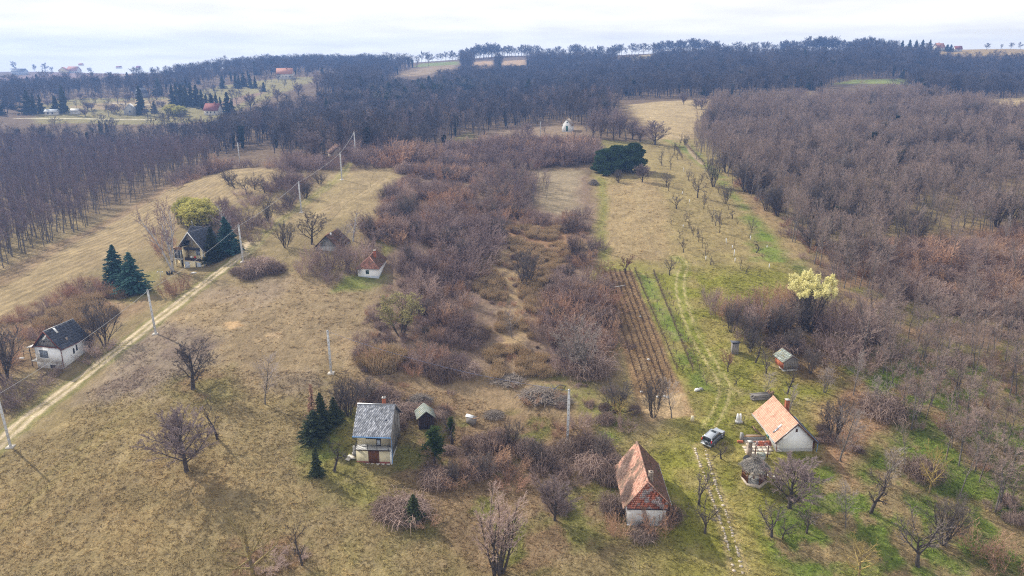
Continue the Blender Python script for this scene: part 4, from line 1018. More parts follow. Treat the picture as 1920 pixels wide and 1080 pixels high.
M['slate_dark'] = mat('slate_dark', (.060,.066,.085), (.105,.112,.135), scale=2, stretch=(1,1,1), island=.3, c3=(.18,.185,.20), s3=1.4, lo3=.58, hi3=.7)
M['moss_sheet'] = mat('moss_sheet', (.32,.34,.32), (.20,.24,.20), scale=2, island=.2, c3=(.36,.27,.09), s3=2.0, lo3=.56, hi3=.64)
M['brick'] = mat('brick', (.52,.17,.09), (.42,.15,.08), scale=8, bump=.3, island=.25)
M['brick_pale'] = mat('brick_pale', (.42,.34,.27), (.30,.24,.19), scale=6, bump=.3, island=.2)
M['concrete'] = mat('concrete', (.42,.41,.39), (.55,.54,.51), scale=5, bump=.2)
M['concrete_pole'] = mat('concrete_pole', (.52,.52,.51), (.64,.64,.63), scale=6, bump=.2)
M['concrete_dark'] = mat('concrete_dark', (.22,.215,.20), (.32,.31,.29), scale=5, bump=.2)
M['white_paint'] = mat('white_paint', (.80,.80,.79), rough=.5)
M['metal_blue'] = mat('metal_blue', (.10,.24,.48), (.16,.33,.58), scale=5, rough=.45, spec=.5)
M['metal_grey'] = mat('metal_grey', (.42,.43,.45), rough=.35, metal=.6, spec=.5)
M['metal_dark'] = mat('metal_dark', (.05,.05,.055), rough=.5, metal=.4)
M['pipe_brown'] = mat('pipe_brown', (.20,.06,.04), rough=.5)
M['paint_teal'] = mat('paint_teal', (.07,.24,.22), (.10,.30,.27), scale=6)
M['paint_green'] = mat('paint_green', (.05,.15,.12), (.08,.20,.16), scale=6)
M['door_grey'] = mat('door_grey', (.52,.56,.62), (.44,.48,.53), scale=3)
M['glass'] = mat('glass', (.035,.045,.060), rough=.08, spec=.8)
M['curtain'] = mat('curtain', (.50,.55,.62), (.20,.24,.30), scale=5, stretch=(3,3,.2))
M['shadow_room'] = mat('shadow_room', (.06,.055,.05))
M['sheet_pale'] = mat('sheet_pale', (.66,.66,.64), (.46,.44,.42), scale=3, rough=.6)
M['stone'] = mat('stone', (.46,.42,.37), (.60,.55,.48), scale=6, bump=.4, rnd=.2)
M['stone_lane'] = mat('stone_lane', (.40,.34,.27), (.55,.47,.39), scale=6, bump=.3, rnd=.2)
M['slab_patio'] = mat('slab_patio', (.56,.49,.40), (.68,.60,.50), scale=4, bump=.2, rnd=.12)
M['red_cloth'] = mat('red_cloth', (.50,.04,.03), rough=.8)
M['tile_orange_far'] = mat('tile_orange_far', (.48,.23,.15), (.38,.18,.12), scale=2)
M['tile_maroon_far'] = mat('tile_maroon_far', (.20,.06,.055), (.26,.09,.07), scale=2)
M['plaster_far'] = mat('plaster_far', (.66,.62,.55), (.56,.53,.48), scale=2)
M['plaster_far_yellow'] = mat('plaster_far_yellow', (.68,.56,.28), rough=.9)
M['firewood'] = mat('firewood', (.38,.24,.14), (.22,.15,.10), scale=6, rnd=.3)

def house_root(name, p, deg, label, cat='house', group=None):
    return root(name, p, rad(deg), label, cat, group)
def gable_body(W_, L_, he, hr, axis='y', rx=None):
    g = Geo(); c = W_/2 if rx is None else rx
    if axis == 'y': g.prism([(0,-.8),(W_,-.8),(W_,he),(c,hr),(0,he)], 0, L_, 'y')
    else: g.prism([(0,-.8),(L_,-.8),(L_,he),(c,hr),(0,he)], 0, W_, 'x')
    return g
def tiles_on(a, b, c, d, nu, nv, seed=0, th=.05, lift=.02, miss=0.0, gap=.93, wob=.015, diamond=False, curve=False):
    """courses of tiles on the slope a(eave start) b(eave end) c(ridge end) d(ridge start)"""
    a, b, c, d = [np.array(p, float) for p in (a,b,c,d)]; rs = np.random.RandomState(seed)
    n = np.cross(b-a, d-a); n /= np.linalg.norm(n); n = n if n[2] > 0 else -n; Vs = []; Q = []
    k = 0
    for j in range(nv):
        for i in range(nu + (1 if diamond and j % 2 else 0)):
            if miss and vnoise(np.array([i*.35+seed]), np.array([j*.45]), seed)[0] > 1-miss: continue
            if diamond:
                u0 = (i-.5*(j % 2)+.5)/nu; v0 = (j+.5)/nv; hu, hv = .56/nu, 1.05/nv
                cor = [(u0-hu,v0),(u0,v0-hv),(u0+hu,v0),(u0,v0+hv)]; lf = [.012,.030,.012,.0]
            else:
                off = .5*(j % 2) if not curve else 0; u0 = (i+off*.98)/nu; u1 = (i+off*.98+gap)/nu; v0 = j/nv-.1/nv; v1 = (j+1.12)/nv
                cor = [(u0,v0),(u1,v0),(u1,v1),(u0,v1)]; lf = [th,th,.0,.0]
            cor = [(min(max(u,0),1), min(max(v,-.03),1)) for u, v in cor]
            if abs(cor[1][0]-cor[0][0]) < 1e-4 and not diamond: continue
            j_ = rs.randn()*wob; P = []
            for (u, v), l in zip(cor, lf):
                e = a*(1-u)+b*u; r = d*(1-u)+c*u; P.append(e*(1-v)+r*v + n*(lift+l*.6+abs(j_)*(.5+l*8)))
            Vs += P + [p-n*.022 for p in P]; q = k*8; k += 1
            Q += [(q,q+1,q+2,q+3),(q,q+4,q+5,q+1),(q+1,q+5,q+6,q+2),(q+3,q+2,q+6,q+7),(q,q+3,q+7,q+4)]
    g = Geo(); g.add(Vs, Q); return g
def window(parent, x0, x1, z0, z1, y, face='y', fm='wood_dark', nx=2, nz=1, glass='glass', proud=.04, fw=.07):
    """window in the wall plane; face y = front wall (outwards -y), x+ / x- side walls"""
    def bx(g, a0, a1, b0, b1, d0, d1):
        if face == 'y': g.box(a0, a1, y-d1, y-d0, b0, b1)
        elif face == 'x+': g.box(y+d0, y+d1, a0, a1, b0, b1)
        else: g.box(y-d1, y-d0, a0, a1, b0, b1)
    f = Geo()
    bx(f, x0, x0+fw, z0, z1, -.03, proud); bx(f, x1-fw, x1, z0, z1, -.03, proud); bx(f, x0+fw, x1-fw, z0, z0+fw, -.03, proud-.004); bx(f, x0+fw, x1-fw, z1-fw, z1, -.03, proud-.004)
    w = f.obj('window', M[fm], parent)
    b = Geo()
    for i in range(1, nx): xx = x0+(x1-x0)*i/nx; bx(b, xx-.02, xx+.02, z0+fw, z1-fw, -.02, proud-.008)
    for i in range(1, nz): zz = z0+(z1-z0)*i/nz; bx(b, x0+fw, x1-fw, zz-.02, zz+.02, -.02, proud-.012)
    if nx > 1 or nz > 1: b.obj('glazing_bar', M[fm], w)
    g = Geo(); bx(g, x0+fw, x1-fw, z0+fw, z1-fw, -.02, .012); g.obj('pane', M[glass], w)
    return w
def chimney(parent, x, y, z0, z1, w=.45, m='brick', cap='concrete', pot=False):
    g = Geo(); n = max(3, int((z1-z0)/.16)); rs = random.Random(int(z1*100))
    g.box(x-w/2+.02, x+w/2-.02, y-w/2+.02, y+w/2-.02, z0-.5, z1)
    for k in range(n):
        za = z0+(z1-z0)*k/n
        for (dx, dy, sx, sy) in ((-w/4,-w/2,w/4-.012,.03),(w/4,-w/2,w/4-.012,.03),(-w/4,w/2,w/4-.012,.03),(w/4,w/2,w/4-.012,.03),(-w/2,-w/4,.03,w/4-.012),(-w/2,w/4,.03,w/4-.012),(w/2,-w/4,.03,w/4-.012),(w/2,w/4,.03,w/4-.012)):
            s = (w/4*.3 if k % 2 else 0)
            g.box(x+dx-sx, x+dx+sx, y+dy-sy, y+dy+sy, za+.008, za+(z1-z0)/n-.010)
    c = g.obj('chimney', M[m], parent)
    h = Geo(); h.box(x-w/2-.06, x+w/2+.06, y-w/2-.06, y+w/2+.06, z1, z1+.09); h.obj('chimney_cap', M[cap], c)
    if pot: p = Geo(); p.box(x-.10, x+.10, y-.10, y+.10, z1+.09, z1+.16); p.obj('flue', M['shadow_room'], c)
    return c
def pipe_down(parent, pts, m, r=.045): g = Geo(); g.path(pts, r, 6); return g.obj('downpipe', M[m], parent)

# ================================================================ grey-roofed two-storey cottage
def house_grey():
    h = house_root('grey_roof_cottage', (-22.55, 96.45, .22), -3.0, 'cream two-storey cottage with grey diamond shingle roof and a balcony above its brown cellar door')
    Wd, L, he, hr, yr = 5.2, 7.2, 4.5, 7.6, 3.4
    g = Geo(); g.prism([(1.1,2.12),(L,2.12),(L,he),(yr,hr),(1.1,he+.75)], 0, Wd-.28, 'x'); g.box(0, Wd-.28, 0, L-.003, -.9, 2.12)
    g.obj('wall', M['plaster_cream'], h)
    g = Geo(); g.box(-.02, Wd-.27, -.03, .004, -.9, .22); g.obj('plinth', M['tile_maroon_far'], h)
    # weathered boarding of the gable side
    n = 22; g = Geo()
    for i in range(n):
        ya, yb = 1.12+(L-1.12)*i/n, 1.12+(L-1.12)*(i+1)/n-.015
        top = lambda y: he+(hr-he)*min(1,(y+.35)/(yr+.35)) if y < yr else hr-(hr-he)*(y-yr)/(L+.35-yr)
        g.prism([(ya,.45),(yb,.45),(yb,top(yb)-.14),(ya,top(ya)-.14)], Wd-.28, Wd-.20, 'x')
    g.obj('side_boarding', M['board_side'], h, kind='stuff')
    g = Geo(); g.box(Wd-.28, Wd-.16, 1.1, L, -.9, .45); g.obj('side_plinth', M['plaster_grey'], h)
    g = Geo(); g.box(Wd-.30, Wd-.05, .0, .45, -.9, 2.0); g.obj('corner_post', M['plaster_white'], h)
    g = Geo(); g.box(Wd-.28, Wd-.06, .55, 1.09, 2.3, 4.3); g.obj('brick_pier', M['brick_pale'], h)
    # roof
    A, B, C, D = (-.28,-.42,4.40),(Wd+.08,-.42,4.40),(Wd+.08,yr,hr+.12),(-.28,yr,hr+.12)
    A2, B2 = (-.28,L+.45,he-.1),(Wd+.08,L+.45,he-.1)
    g = Geo(); g.slab(A,B,C,D,.10); g.slab(A2,B2,(Wd+.08,yr+.01,hr+.118),(-.28,yr+.01,hr+.118),.10); r = g.obj('roof', M['slate_dark'], h)
    tiles_on(A,B,C,D,17,19,3,diamond=True,wob=.012,miss=.02).obj('shingles', M['tile_grey'], r, kind='stuff')
    tiles_on(A2,B2,(Wd+.08,yr+.01,hr+.118),(-.28,yr+.01,hr+.118),17,19,5,diamond=True).obj('shingles', M['tile_grey'], r, kind='stuff')
    g = Geo(); g.prism([(yr-.14,hr+.10),(yr,hr+.22),(yr+.14,hr+.10)], -.30, Wd+.24, 'x'); g.obj('ridge_cap', M['metal_grey'], r)
    g = Geo(); g.beam((Wd+.11,-.42,4.36),(Wd+.11,yr,hr+.08),.05,.16); g.beam((Wd+.11,L+.45,he-.14),(Wd+.11,yr,hr+.08),.05,.16); g.obj('bargeboard', M['wood_grey'], r)
    g = Geo(); g.path([(-.3,-.50,4.36),(Wd+.12,-.50,4.32)], .085, 8); g.obj('gutter', M['metal_blue'], h)
    pipe_down(h, [(Wd+.06,-.50,4.30),(Wd+.10,-.12,3.85),(Wd+.06,-.05,.6),(Wd+.10,-.2,.1)], 'metal_blue', .055)
    chimney(h, 3.55, yr+.42, hr-.3, hr+.95, .42, pot=True)
    # balcony
    b = Geo(); b.box(-.10, Wd-.10, -.30, 1.10, 2.12, 2.24); bal = b.obj('balcony', M['concrete'], h)
    g = Geo(); g.box(-.12, Wd-.08, -.335, -.302, 2.10, 2.26); g.obj('fascia', M['wood_dark'], bal)
    for x in (-.02, 1.75, 3.1, 4.75): g = Geo(); g.box(x, x+.07, -.26, -.19, 2.24, 3.15); g.obj('railing_post', M['metal_dark'], bal)
    for z in (2.55, 2.85, 3.08): g = Geo(); g.bar((0,-.225,z),(Wd-.3,-.225,z),.018,5); g.obj('rail', M['metal_grey'], bal)
    for y in (.2,.65): g = Geo(); g.box(-.02,.05,y,y+.06,2.24,3.3); g.obj('railing_post', M['metal_dark'], bal)
    window(h, 1.25, 2.75, 3.25, 3.98, 1.1, 'y', 'wood_dark', 3, 1)
    d = Geo(); d.box(2.80, 3.45, 1.04, 1.10, 2.26, 3.98); dd = d.obj('door', M['wood_dark'], h)
    g = Geo(); g.box(2.90, 3.35, 1.028, 1.042, 3.2, 3.9); g.obj('pane', M['glass'], dd); g = Geo(); g.box(2.90,3.35,1.024,1.038,2.36,3.1); g.obj('door_panel', M['door_grey'], dd)
    # cellar door of upright boards
    d = Geo(); d.box(1.75, 3.35, -.03, .003, -.1, 2.02); dd = d.obj('cellar_door', M['wood_dark'], h)
    for k in range(8): g = Geo(); x = 1.80+k*.19; g.box(x, x+.175, -.075, -.03, -.05, 1.97); g.obj('plank', M['wood_brown'], dd)
    g = Geo(); g.box(2.58,2.66,-.10,-.075,.9,1.1); g.obj('handle', M['metal_dark'], dd)
    # outside stair on the far side
    for k in range(9):
        g = Geo(); g.box(-.95, -.04, 1.6-.34*k*.0+k*.30-.2, 1.6+k*.30+.08, 2.0-.27*k*0-.9+.0, .12+.23*k*.0) if False else g.box(-.85, -.04, 1.3+(8-k)*.27, 1.3+(9-k)*.27+.02, -.6, .15+k*.235*.9)
        g.obj('step', M['concrete_dark'], h)
    return h
house_grey()

# ================================================================ white cottage with the salmon tile roof
def house_salmon():
    h = house_root('salmon_roof_cottage', (39.75, 100.25, -.32), 3.0, 'small whitewashed cottage with salmon tiled roof and a brick chimney beside the parked car')
    Wd, L, he, hr = 5.45, 9.2, 2.12, 4.75
    gable_body(Wd, L, he, hr).obj('wall', M['plaster_white'], h)
    g = Geo(); g.box(-.03, Wd+.03, -.045, -.002, -.9, .62); g.box(-.045,-.002,-.02,L,-.9,.35); g.obj('plinth', M['plaster_grey'], h)
    o, oe = .22, .42; sl = (hr-he)/(Wd/2); ez = he-oe*sl+.02; c = Wd/2
    A,B,C,D = (-oe,-o,ez),(-oe,L+o,ez),(c,L+o,hr+.06),(c,-o,hr+.06)
    A2,B2 = (Wd+oe+.25,-o,ez-.2),(Wd+oe+.25,L+o,ez-.2)
    g = Geo(); g.slab(A,B,C,D,.09); g.slab(A2,B2,(c+.005,L+o,hr+.058),(c+.005,-o,hr+.058),.09); r = g.obj('roof', M['wood_brown'], h)
    tiles_on(A,B,C,D,28,13,11,curve=True,gap=.96,wob=.006).obj('roof_tiles', M['tile_salmon'], r, kind='stuff')
    tiles_on(A2,B2,(c+.005,L+o,hr+.058),(c+.005,-o,hr+.058),28,13,12,curve=True,gap=.96,wob=.006).obj('roof_tiles', M['tile_brown'], r, kind='stuff')  # slope turned from the sun: its shade is put in as darker tiles
    g = Geo()
    for k in range(30): y0 = -o+(L+2*o)*k/30; g.prism([(c-.15,hr+.06),(c-.08,hr+.16),(c+.08,hr+.16),(c+.15,hr+.06)], y0, y0+(L+2*o)/30-.012, 'y')
    g.obj('ridge_tiles', M['tile_salmon'], r, kind='stuff')
    for P_, Q_ in ((A,D),(A2,(c,-o,hr+.058))):
        g = Geo(); g.beam((P_[0],-o-.03,P_[2]-.06),(Q_[0],-o-.03,Q_[2]-.06),.05,.20); g.obj('bargeboard', M['wood_brown'], r)
        g = Geo(); g.beam((P_[0],-o-.03,P_[2]+.07),(Q_[0],-o-.03,Q_[2]+.07),.09,.04); g.obj('verge_strip', M['metal_grey'], r)
    g = Geo(); p = np.array(A)*.42+np.array(D)*.58; g2 = .30
    a_ = lambda u, v: tuple(np.array(A)+(np.array(B)-np.array(A))*u+(np.array(D)-np.array(A))*v+np.array([-.07,0,.10]))
    g.slab(a_(.215,.40),a_(.265,.40),a_(.265,.56),a_(.215,.56),.03); g.obj('skylight', M['sheet_pale'], r)
    g = Geo(); g.slab(a_(.21,.16),a_(.25,.16),a_(.25,.40),a_(.21,.40),.03); g.obj('patch_sheet', M['metal_grey'], r)
    g = Geo(); g.path([(-oe-.07,-o,ez-.02),(-oe-.07,L+o,ez+.02)], .07, 8); g.obj('gutter', M['metal_grey'], h)
    g = Geo(); g.path([(Wd+oe+.32,-o,ez-.22),(Wd+oe+.32,L+o,ez-.2)], .07, 8); g.obj('gutter', M['metal_blue'], h)
    pipe_down(h, [(-oe-.06,-.14,ez-.05),(-.09,-.09,ez-.3),(-.09,-.09,.0)], 'pipe_brown')
    pipe_down(h, [(Wd+oe+.32,-.1,ez-.25),(Wd+oe+.28,-.05,.0)], 'metal_blue', .055)
    chimney(h, c+1.0, 6.3, hr-1.2, hr+.85, .55)
    # gable vent
    g = Geo(); g.prism([(c-.16,3.35),(c+.16,3.35),(c+.16,3.75),(c+.08,3.9),(c-.08,3.9),(c-.16,3.75)], -.03, .01, 'y'); v = g.obj('gable_vent', M['wood_brown'], h)
    g = Geo(); [g.box(c-.12,c+.12,-.045,-.03,3.42+k*.11,3.47+k*.11) for k in range(4)]; g.obj('louvre', M['wood_dark'], v)
    # side lean-to of dark boards
    n = 12
    for i in range(n): g = Geo(); y = .35+i*.5; g.box(Wd+.45, Wd+.50, y, y+.485, -.6, 1.35); g.obj('board', M['wood_dark'], h)
    g = Geo(); g.box(Wd+.02, Wd+.45, .35, .41, -.6, 1.5); g.obj('lean_to_end', M['wood_brown'], h)
    # long wall: teal door and little windows
    d = Geo(); d.box(-.05,-.002,3.05,3.95,-.1,1.95); dd = d.obj('door', M['paint_teal'], h); g = Geo(); g.box(-.09,-.05,3.15,3.2,.9,1.05); g.obj('handle', M['metal_dark'], dd)
    window(h, 1.25, 1.85, .95, 1.65, 0, 'x-', 'paint_teal', 2, 1)
    window(h, 5.4, 6.0, .95, 1.6, 0, 'x-', 'paint_teal', 2, 1)
    return h
house_salmon()

# ================================================================ overgrown house with old red tiles
def house_tile():
    h = house_root('overgrown_tile_house', (15.15, 85.0, -2.65), -1.5, 'long overgrown house with patchy red tile roof and red tiled gable above a white wall')
    Wd, L, hr = 5.0, 10.2, 6.75; c = 2.35; heL, heR = 2.95, 3.55
    g = Geo(); g.prism([(0,-.8),(Wd,-.8),(Wd,heR+.3),(c,hr-.05),(0,heL+.3)], 0, L, 'y'); g.obj('wall', M['plaster_white'], h)
    g = Geo(); g.box(-.03,Wd+.03,-.05,-.003,-.8,.35); g.obj('plinth', M['plinth_blue'], h)
    oL, oR, o = .62, .55, .12
    zl = heL-.25; zr = heR-.2
    A,B,C,D = (-oL,-o,zl),(-oL,L+.3,zl),(c,L+.3,hr+.05),(c,-o,hr+.05)
    A2,B2,C2,D2 = (Wd+oR,-o,zr),(Wd+oR,L+.3,zr),(c+.005,L+.3,hr+.048),(c+.005,-o,hr+.048)
    g = Geo(); g.slab(A,B,C,D,.09); g.slab(A2,B2,C2,D2,.09); r = g.obj('roof', M['wood_dark'], h)
    tiles_on(A,B,C,D,44,20,21,gap=.92,wob=.02,miss=.05).obj('roof_tiles', M['tile_old_red'], r, kind='stuff')
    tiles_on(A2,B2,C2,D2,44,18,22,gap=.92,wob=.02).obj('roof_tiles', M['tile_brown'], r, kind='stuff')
    for k in range(30):
        y0 = -o+(L+.4)*k/30; g = Geo(); g.prism([(c-.17,hr+.02),(c-.10,hr+.17),(c+.10,hr+.17),(c+.17,hr+.02)], y0, y0+(L+.4)/30-.04, 'y'); g.obj('ridge_tile', M['tile_old_red'], r)
    # gable hung with tiles
    g = Geo(); zb = heL-.22; n = 13; rs = np.random.RandomState(5)
    for j in range(n):
        z0 = zb+(hr-zb-.1)*j/n; z1 = zb+(hr-zb-.1)*(j+1.15)/n; xl = (c+oL)*(z0-zl)/(hr-zl)-oL if z0 > zl else -oL; xl = max(xl+.1, -.1); xr = Wd+oR-(Wd+oR-c)*(z0-zr)/(hr-zr)-.1 if z0 > zr else Wd+.15; xr = min(xr, Wd+.15)
        x = xl-.12*(j % 2)
        while x < xr:
            a, b = max(x, xl), min(x+.235, xr)
            if b-a > .05: e = rs.rand()*.012; g.prism([(-.09-e,z0),(-.055-e,z0),(-.02,z1),(-.045,z1)], a, b-.022, 'x')
            x += .25
    g.obj('gable_tiles', M['tile_gable'], h, kind='stuff')
    for P_, Q_ in ((A,D),(A2,D2)):
        g = Geo(); g.beam((P_[0],-o-.06,P_[2]+.02),(Q_[0],-o-.06,Q_[2]+.02),.12,.10); g.obj('verge', M['tile_old_red'], r)
    g = Geo(); g.beam((-.1,-.10,zb-.06),(Wd+.15,-.10,zb-.06),.14,.10); g.obj('tie_beam', M['wood_dark'], h)
    chimney(h, c+.62, 1.35, hr-1.3, hr+.55, .5, 'brick_pale', 'brick_pale', pot=True)
    g = Geo(); g.path([(Wd+oR+.07,-o,zr-.03),(Wd+oR+.07,L+.3,zr-.03)], .06, 6); g.obj('gutter', M['metal_grey'], h)
    return h
house_tile()

# ================================================================ white two-storey cottage by the lane
def house_white():
    h = house_root('white_lane_cottage', (-86.3, 125.9, 2.45), -12.0, 'white two-storey cottage with a dark steep roof and an open gable beside the dirt lane')
    Wd, L, he, hr = 5.6, 6.6, 4.35, 7.35; c = Wd/2
    g = Geo(); g.box(0, Wd, 0, L, -.9, he-.02); g.prism([(0,he-.02),(Wd,he-.02),(c,hr-.1)], 1.0, L, 'y'); g.obj('wall', M['plaster_white'], h)
    g = Geo(); g.box(.25, Wd-.02, -.16, -.003, 1.42, he-.3); g.obj('upper_wall', M['plaster_white'], h)
    o, oe = .25, .22; sl = (hr-he)/c; ez = he-oe*sl
    A,B,C,D = (-oe,-o,ez),(-oe,L+o,ez),(c,L+o,hr+.06),(c,-o,hr+.06); A2,B2 = (Wd+oe,-o,ez),(Wd+oe,L+o,ez); C2,D2 = (c+.005,L+o,hr+.058),(c+.005,-o,hr+.058)
    g = Geo(); g.slab(A,B,C,D,.08); g.slab(A2,B2,C2,D2,.08); r = g.obj('roof', M['slate_dark'], h)
    tiles_on(A,B,C,D,17,9,31,curve=True,gap=.97).obj('roof_sheets', M['slate_dark'], r, kind='stuff')
    tiles_on(A2,B2,C2,D2,17,9,32,curve=True,gap=.97).obj('roof_sheets', M['slate_dark'], r, kind='stuff')
    g = Geo(); g.prism([(c-.13,hr+.07),(c,hr+.16),(c+.13,hr+.07)], -o-.01, L+o+.01, 'y'); g.obj('ridge_cap', M['metal_grey'], r)
    g = Geo(); g.beam((A[0],-o-.03,A[2]),(D[0],-o-.03,D[2]),.05,.18); g.obj('bargeboard', M['pipe_brown'], r)
    g = Geo(); g.beam((A2[0],-o-.03,A2[2]),(D2[0],-o-.03,D2[2]),.05,.18); g.obj('bargeboard', M['pipe_brown'], r)
    a_ = lambda u, v: tuple(np.array(A2)+(np.array(B2)-np.array(A2))*u+(np.array(D2)-np.array(A2))*v+np.array([.09,0,.12]))
    g = Geo(); g.slab(a_(.27,.70),a_(.33,.70),a_(.33,.95),a_(.27,.95),.03); g.obj('patch_sheet', M['white_paint'], r)
    g = Geo(); g.box(Wd-.75, Wd-.5, 2.2, 2.5, he+.5, he+1.25); g.obj('vent_stack', M['brick_pale'], r)
    # open loft: dark boards inside
    for i in range(14):
        x0 = .2+i*.37; x1 = x0+.34; xm = (x0+x1)/2; top = he+(hr-he)*(1-abs(xm-c)/c)-.25
        hh = min(top, he+1.15 if i % 5 else he+.8)
        if hh > he+.15: g = Geo(); g.box(x0, x1, .12, .16, he-.02, hh); g.obj('loft_board', M['wood_grey'], h)
    g = Geo(); g.beam((-.1,-.06,he+.03),(Wd+.1,-.06,he+.03),.10,.14); g.obj('tie_beam', M['pipe_brown'], h)
    g = Geo(); g.beam((.9,-.02,he+.1),(c-.3,-.02,hr-.9),.06,.08); g.beam((Wd-.9,-.02,he+.1),(c+.3,-.02,hr-.9),.06,.08); g.beam((1.3,-.02,he+1.3),(Wd-1.3,-.02,he+1.3),.08,.08); g.obj('collar_tie', M['wood_grey'], h)
    w = window(h, 1.15, 2.85, 2.35, 3.75, -.16, 'y', 'metal_dark', 5, 4, 'curtain')
    g = Geo(); g.box(1.05, 2.95, -.26, -.165, 2.22, 2.32); g.obj('sill', M['plaster_white'], w)
    window(h, 2.75, 3.8, .35, .95, 0, 'y', 'metal_dark', 1, 1)
    window(h, 2.6, 2.95, 2.3, 3.3, Wd, 'x+', 'metal_dark', 1, 1); window(h, 3.4, 3.7, 2.6, 3.8, Wd, 'x+', 'metal_dark', 1, 1)
    for x in (.15,1.5,4.15): g = Geo(); g.box(x, x+.07, -.035, -.003, -.5, 1.40); g.obj('joint_strip', M['metal_grey'], h)
    pipe_down(h, [(Wd+oe,-.2,ez-.05),(Wd+.06,-.06,ez-.4),(Wd+.06,-.06,-.1)], 'pipe_brown', .055)
    g = Geo(); g.path([(Wd+oe+.06,-o,ez-.05),(Wd+oe+.06,L+o,ez-.02)], .06, 6); g.obj('gutter', M['pipe_brown'], h)
    # entrance balcony on the far side with a white canopy
    g = Geo(); g.box(-1.2, -.003, 0, 2.2, 1.3, 1.42); bal = g.obj('balcony', M['concrete'], h)
    for p in ((-1.15,.05),(-1.15,2.1)): g = Geo(); g.box(p[0]-.04,p[0]+.04,p[1]-.04,p[1]+.04,-.8,3.9); g.obj('canopy_post', M['metal_dark'], bal)
    g = Geo(); g.slab((-1.7,-.2,3.95),(-.02,-.2,4.25),(-.02,2.4,4.25),(-1.7,2.4,3.95),.06); g.obj('canopy', M['sheet_pale'], bal)
    g = Geo(); [g.box(-1.17,-.1,.02,.05,1.6+k*.25,1.64+k*.25) for k in range(3)]; g.obj('railing', M['metal_dark'], bal)
    return h
house_white()

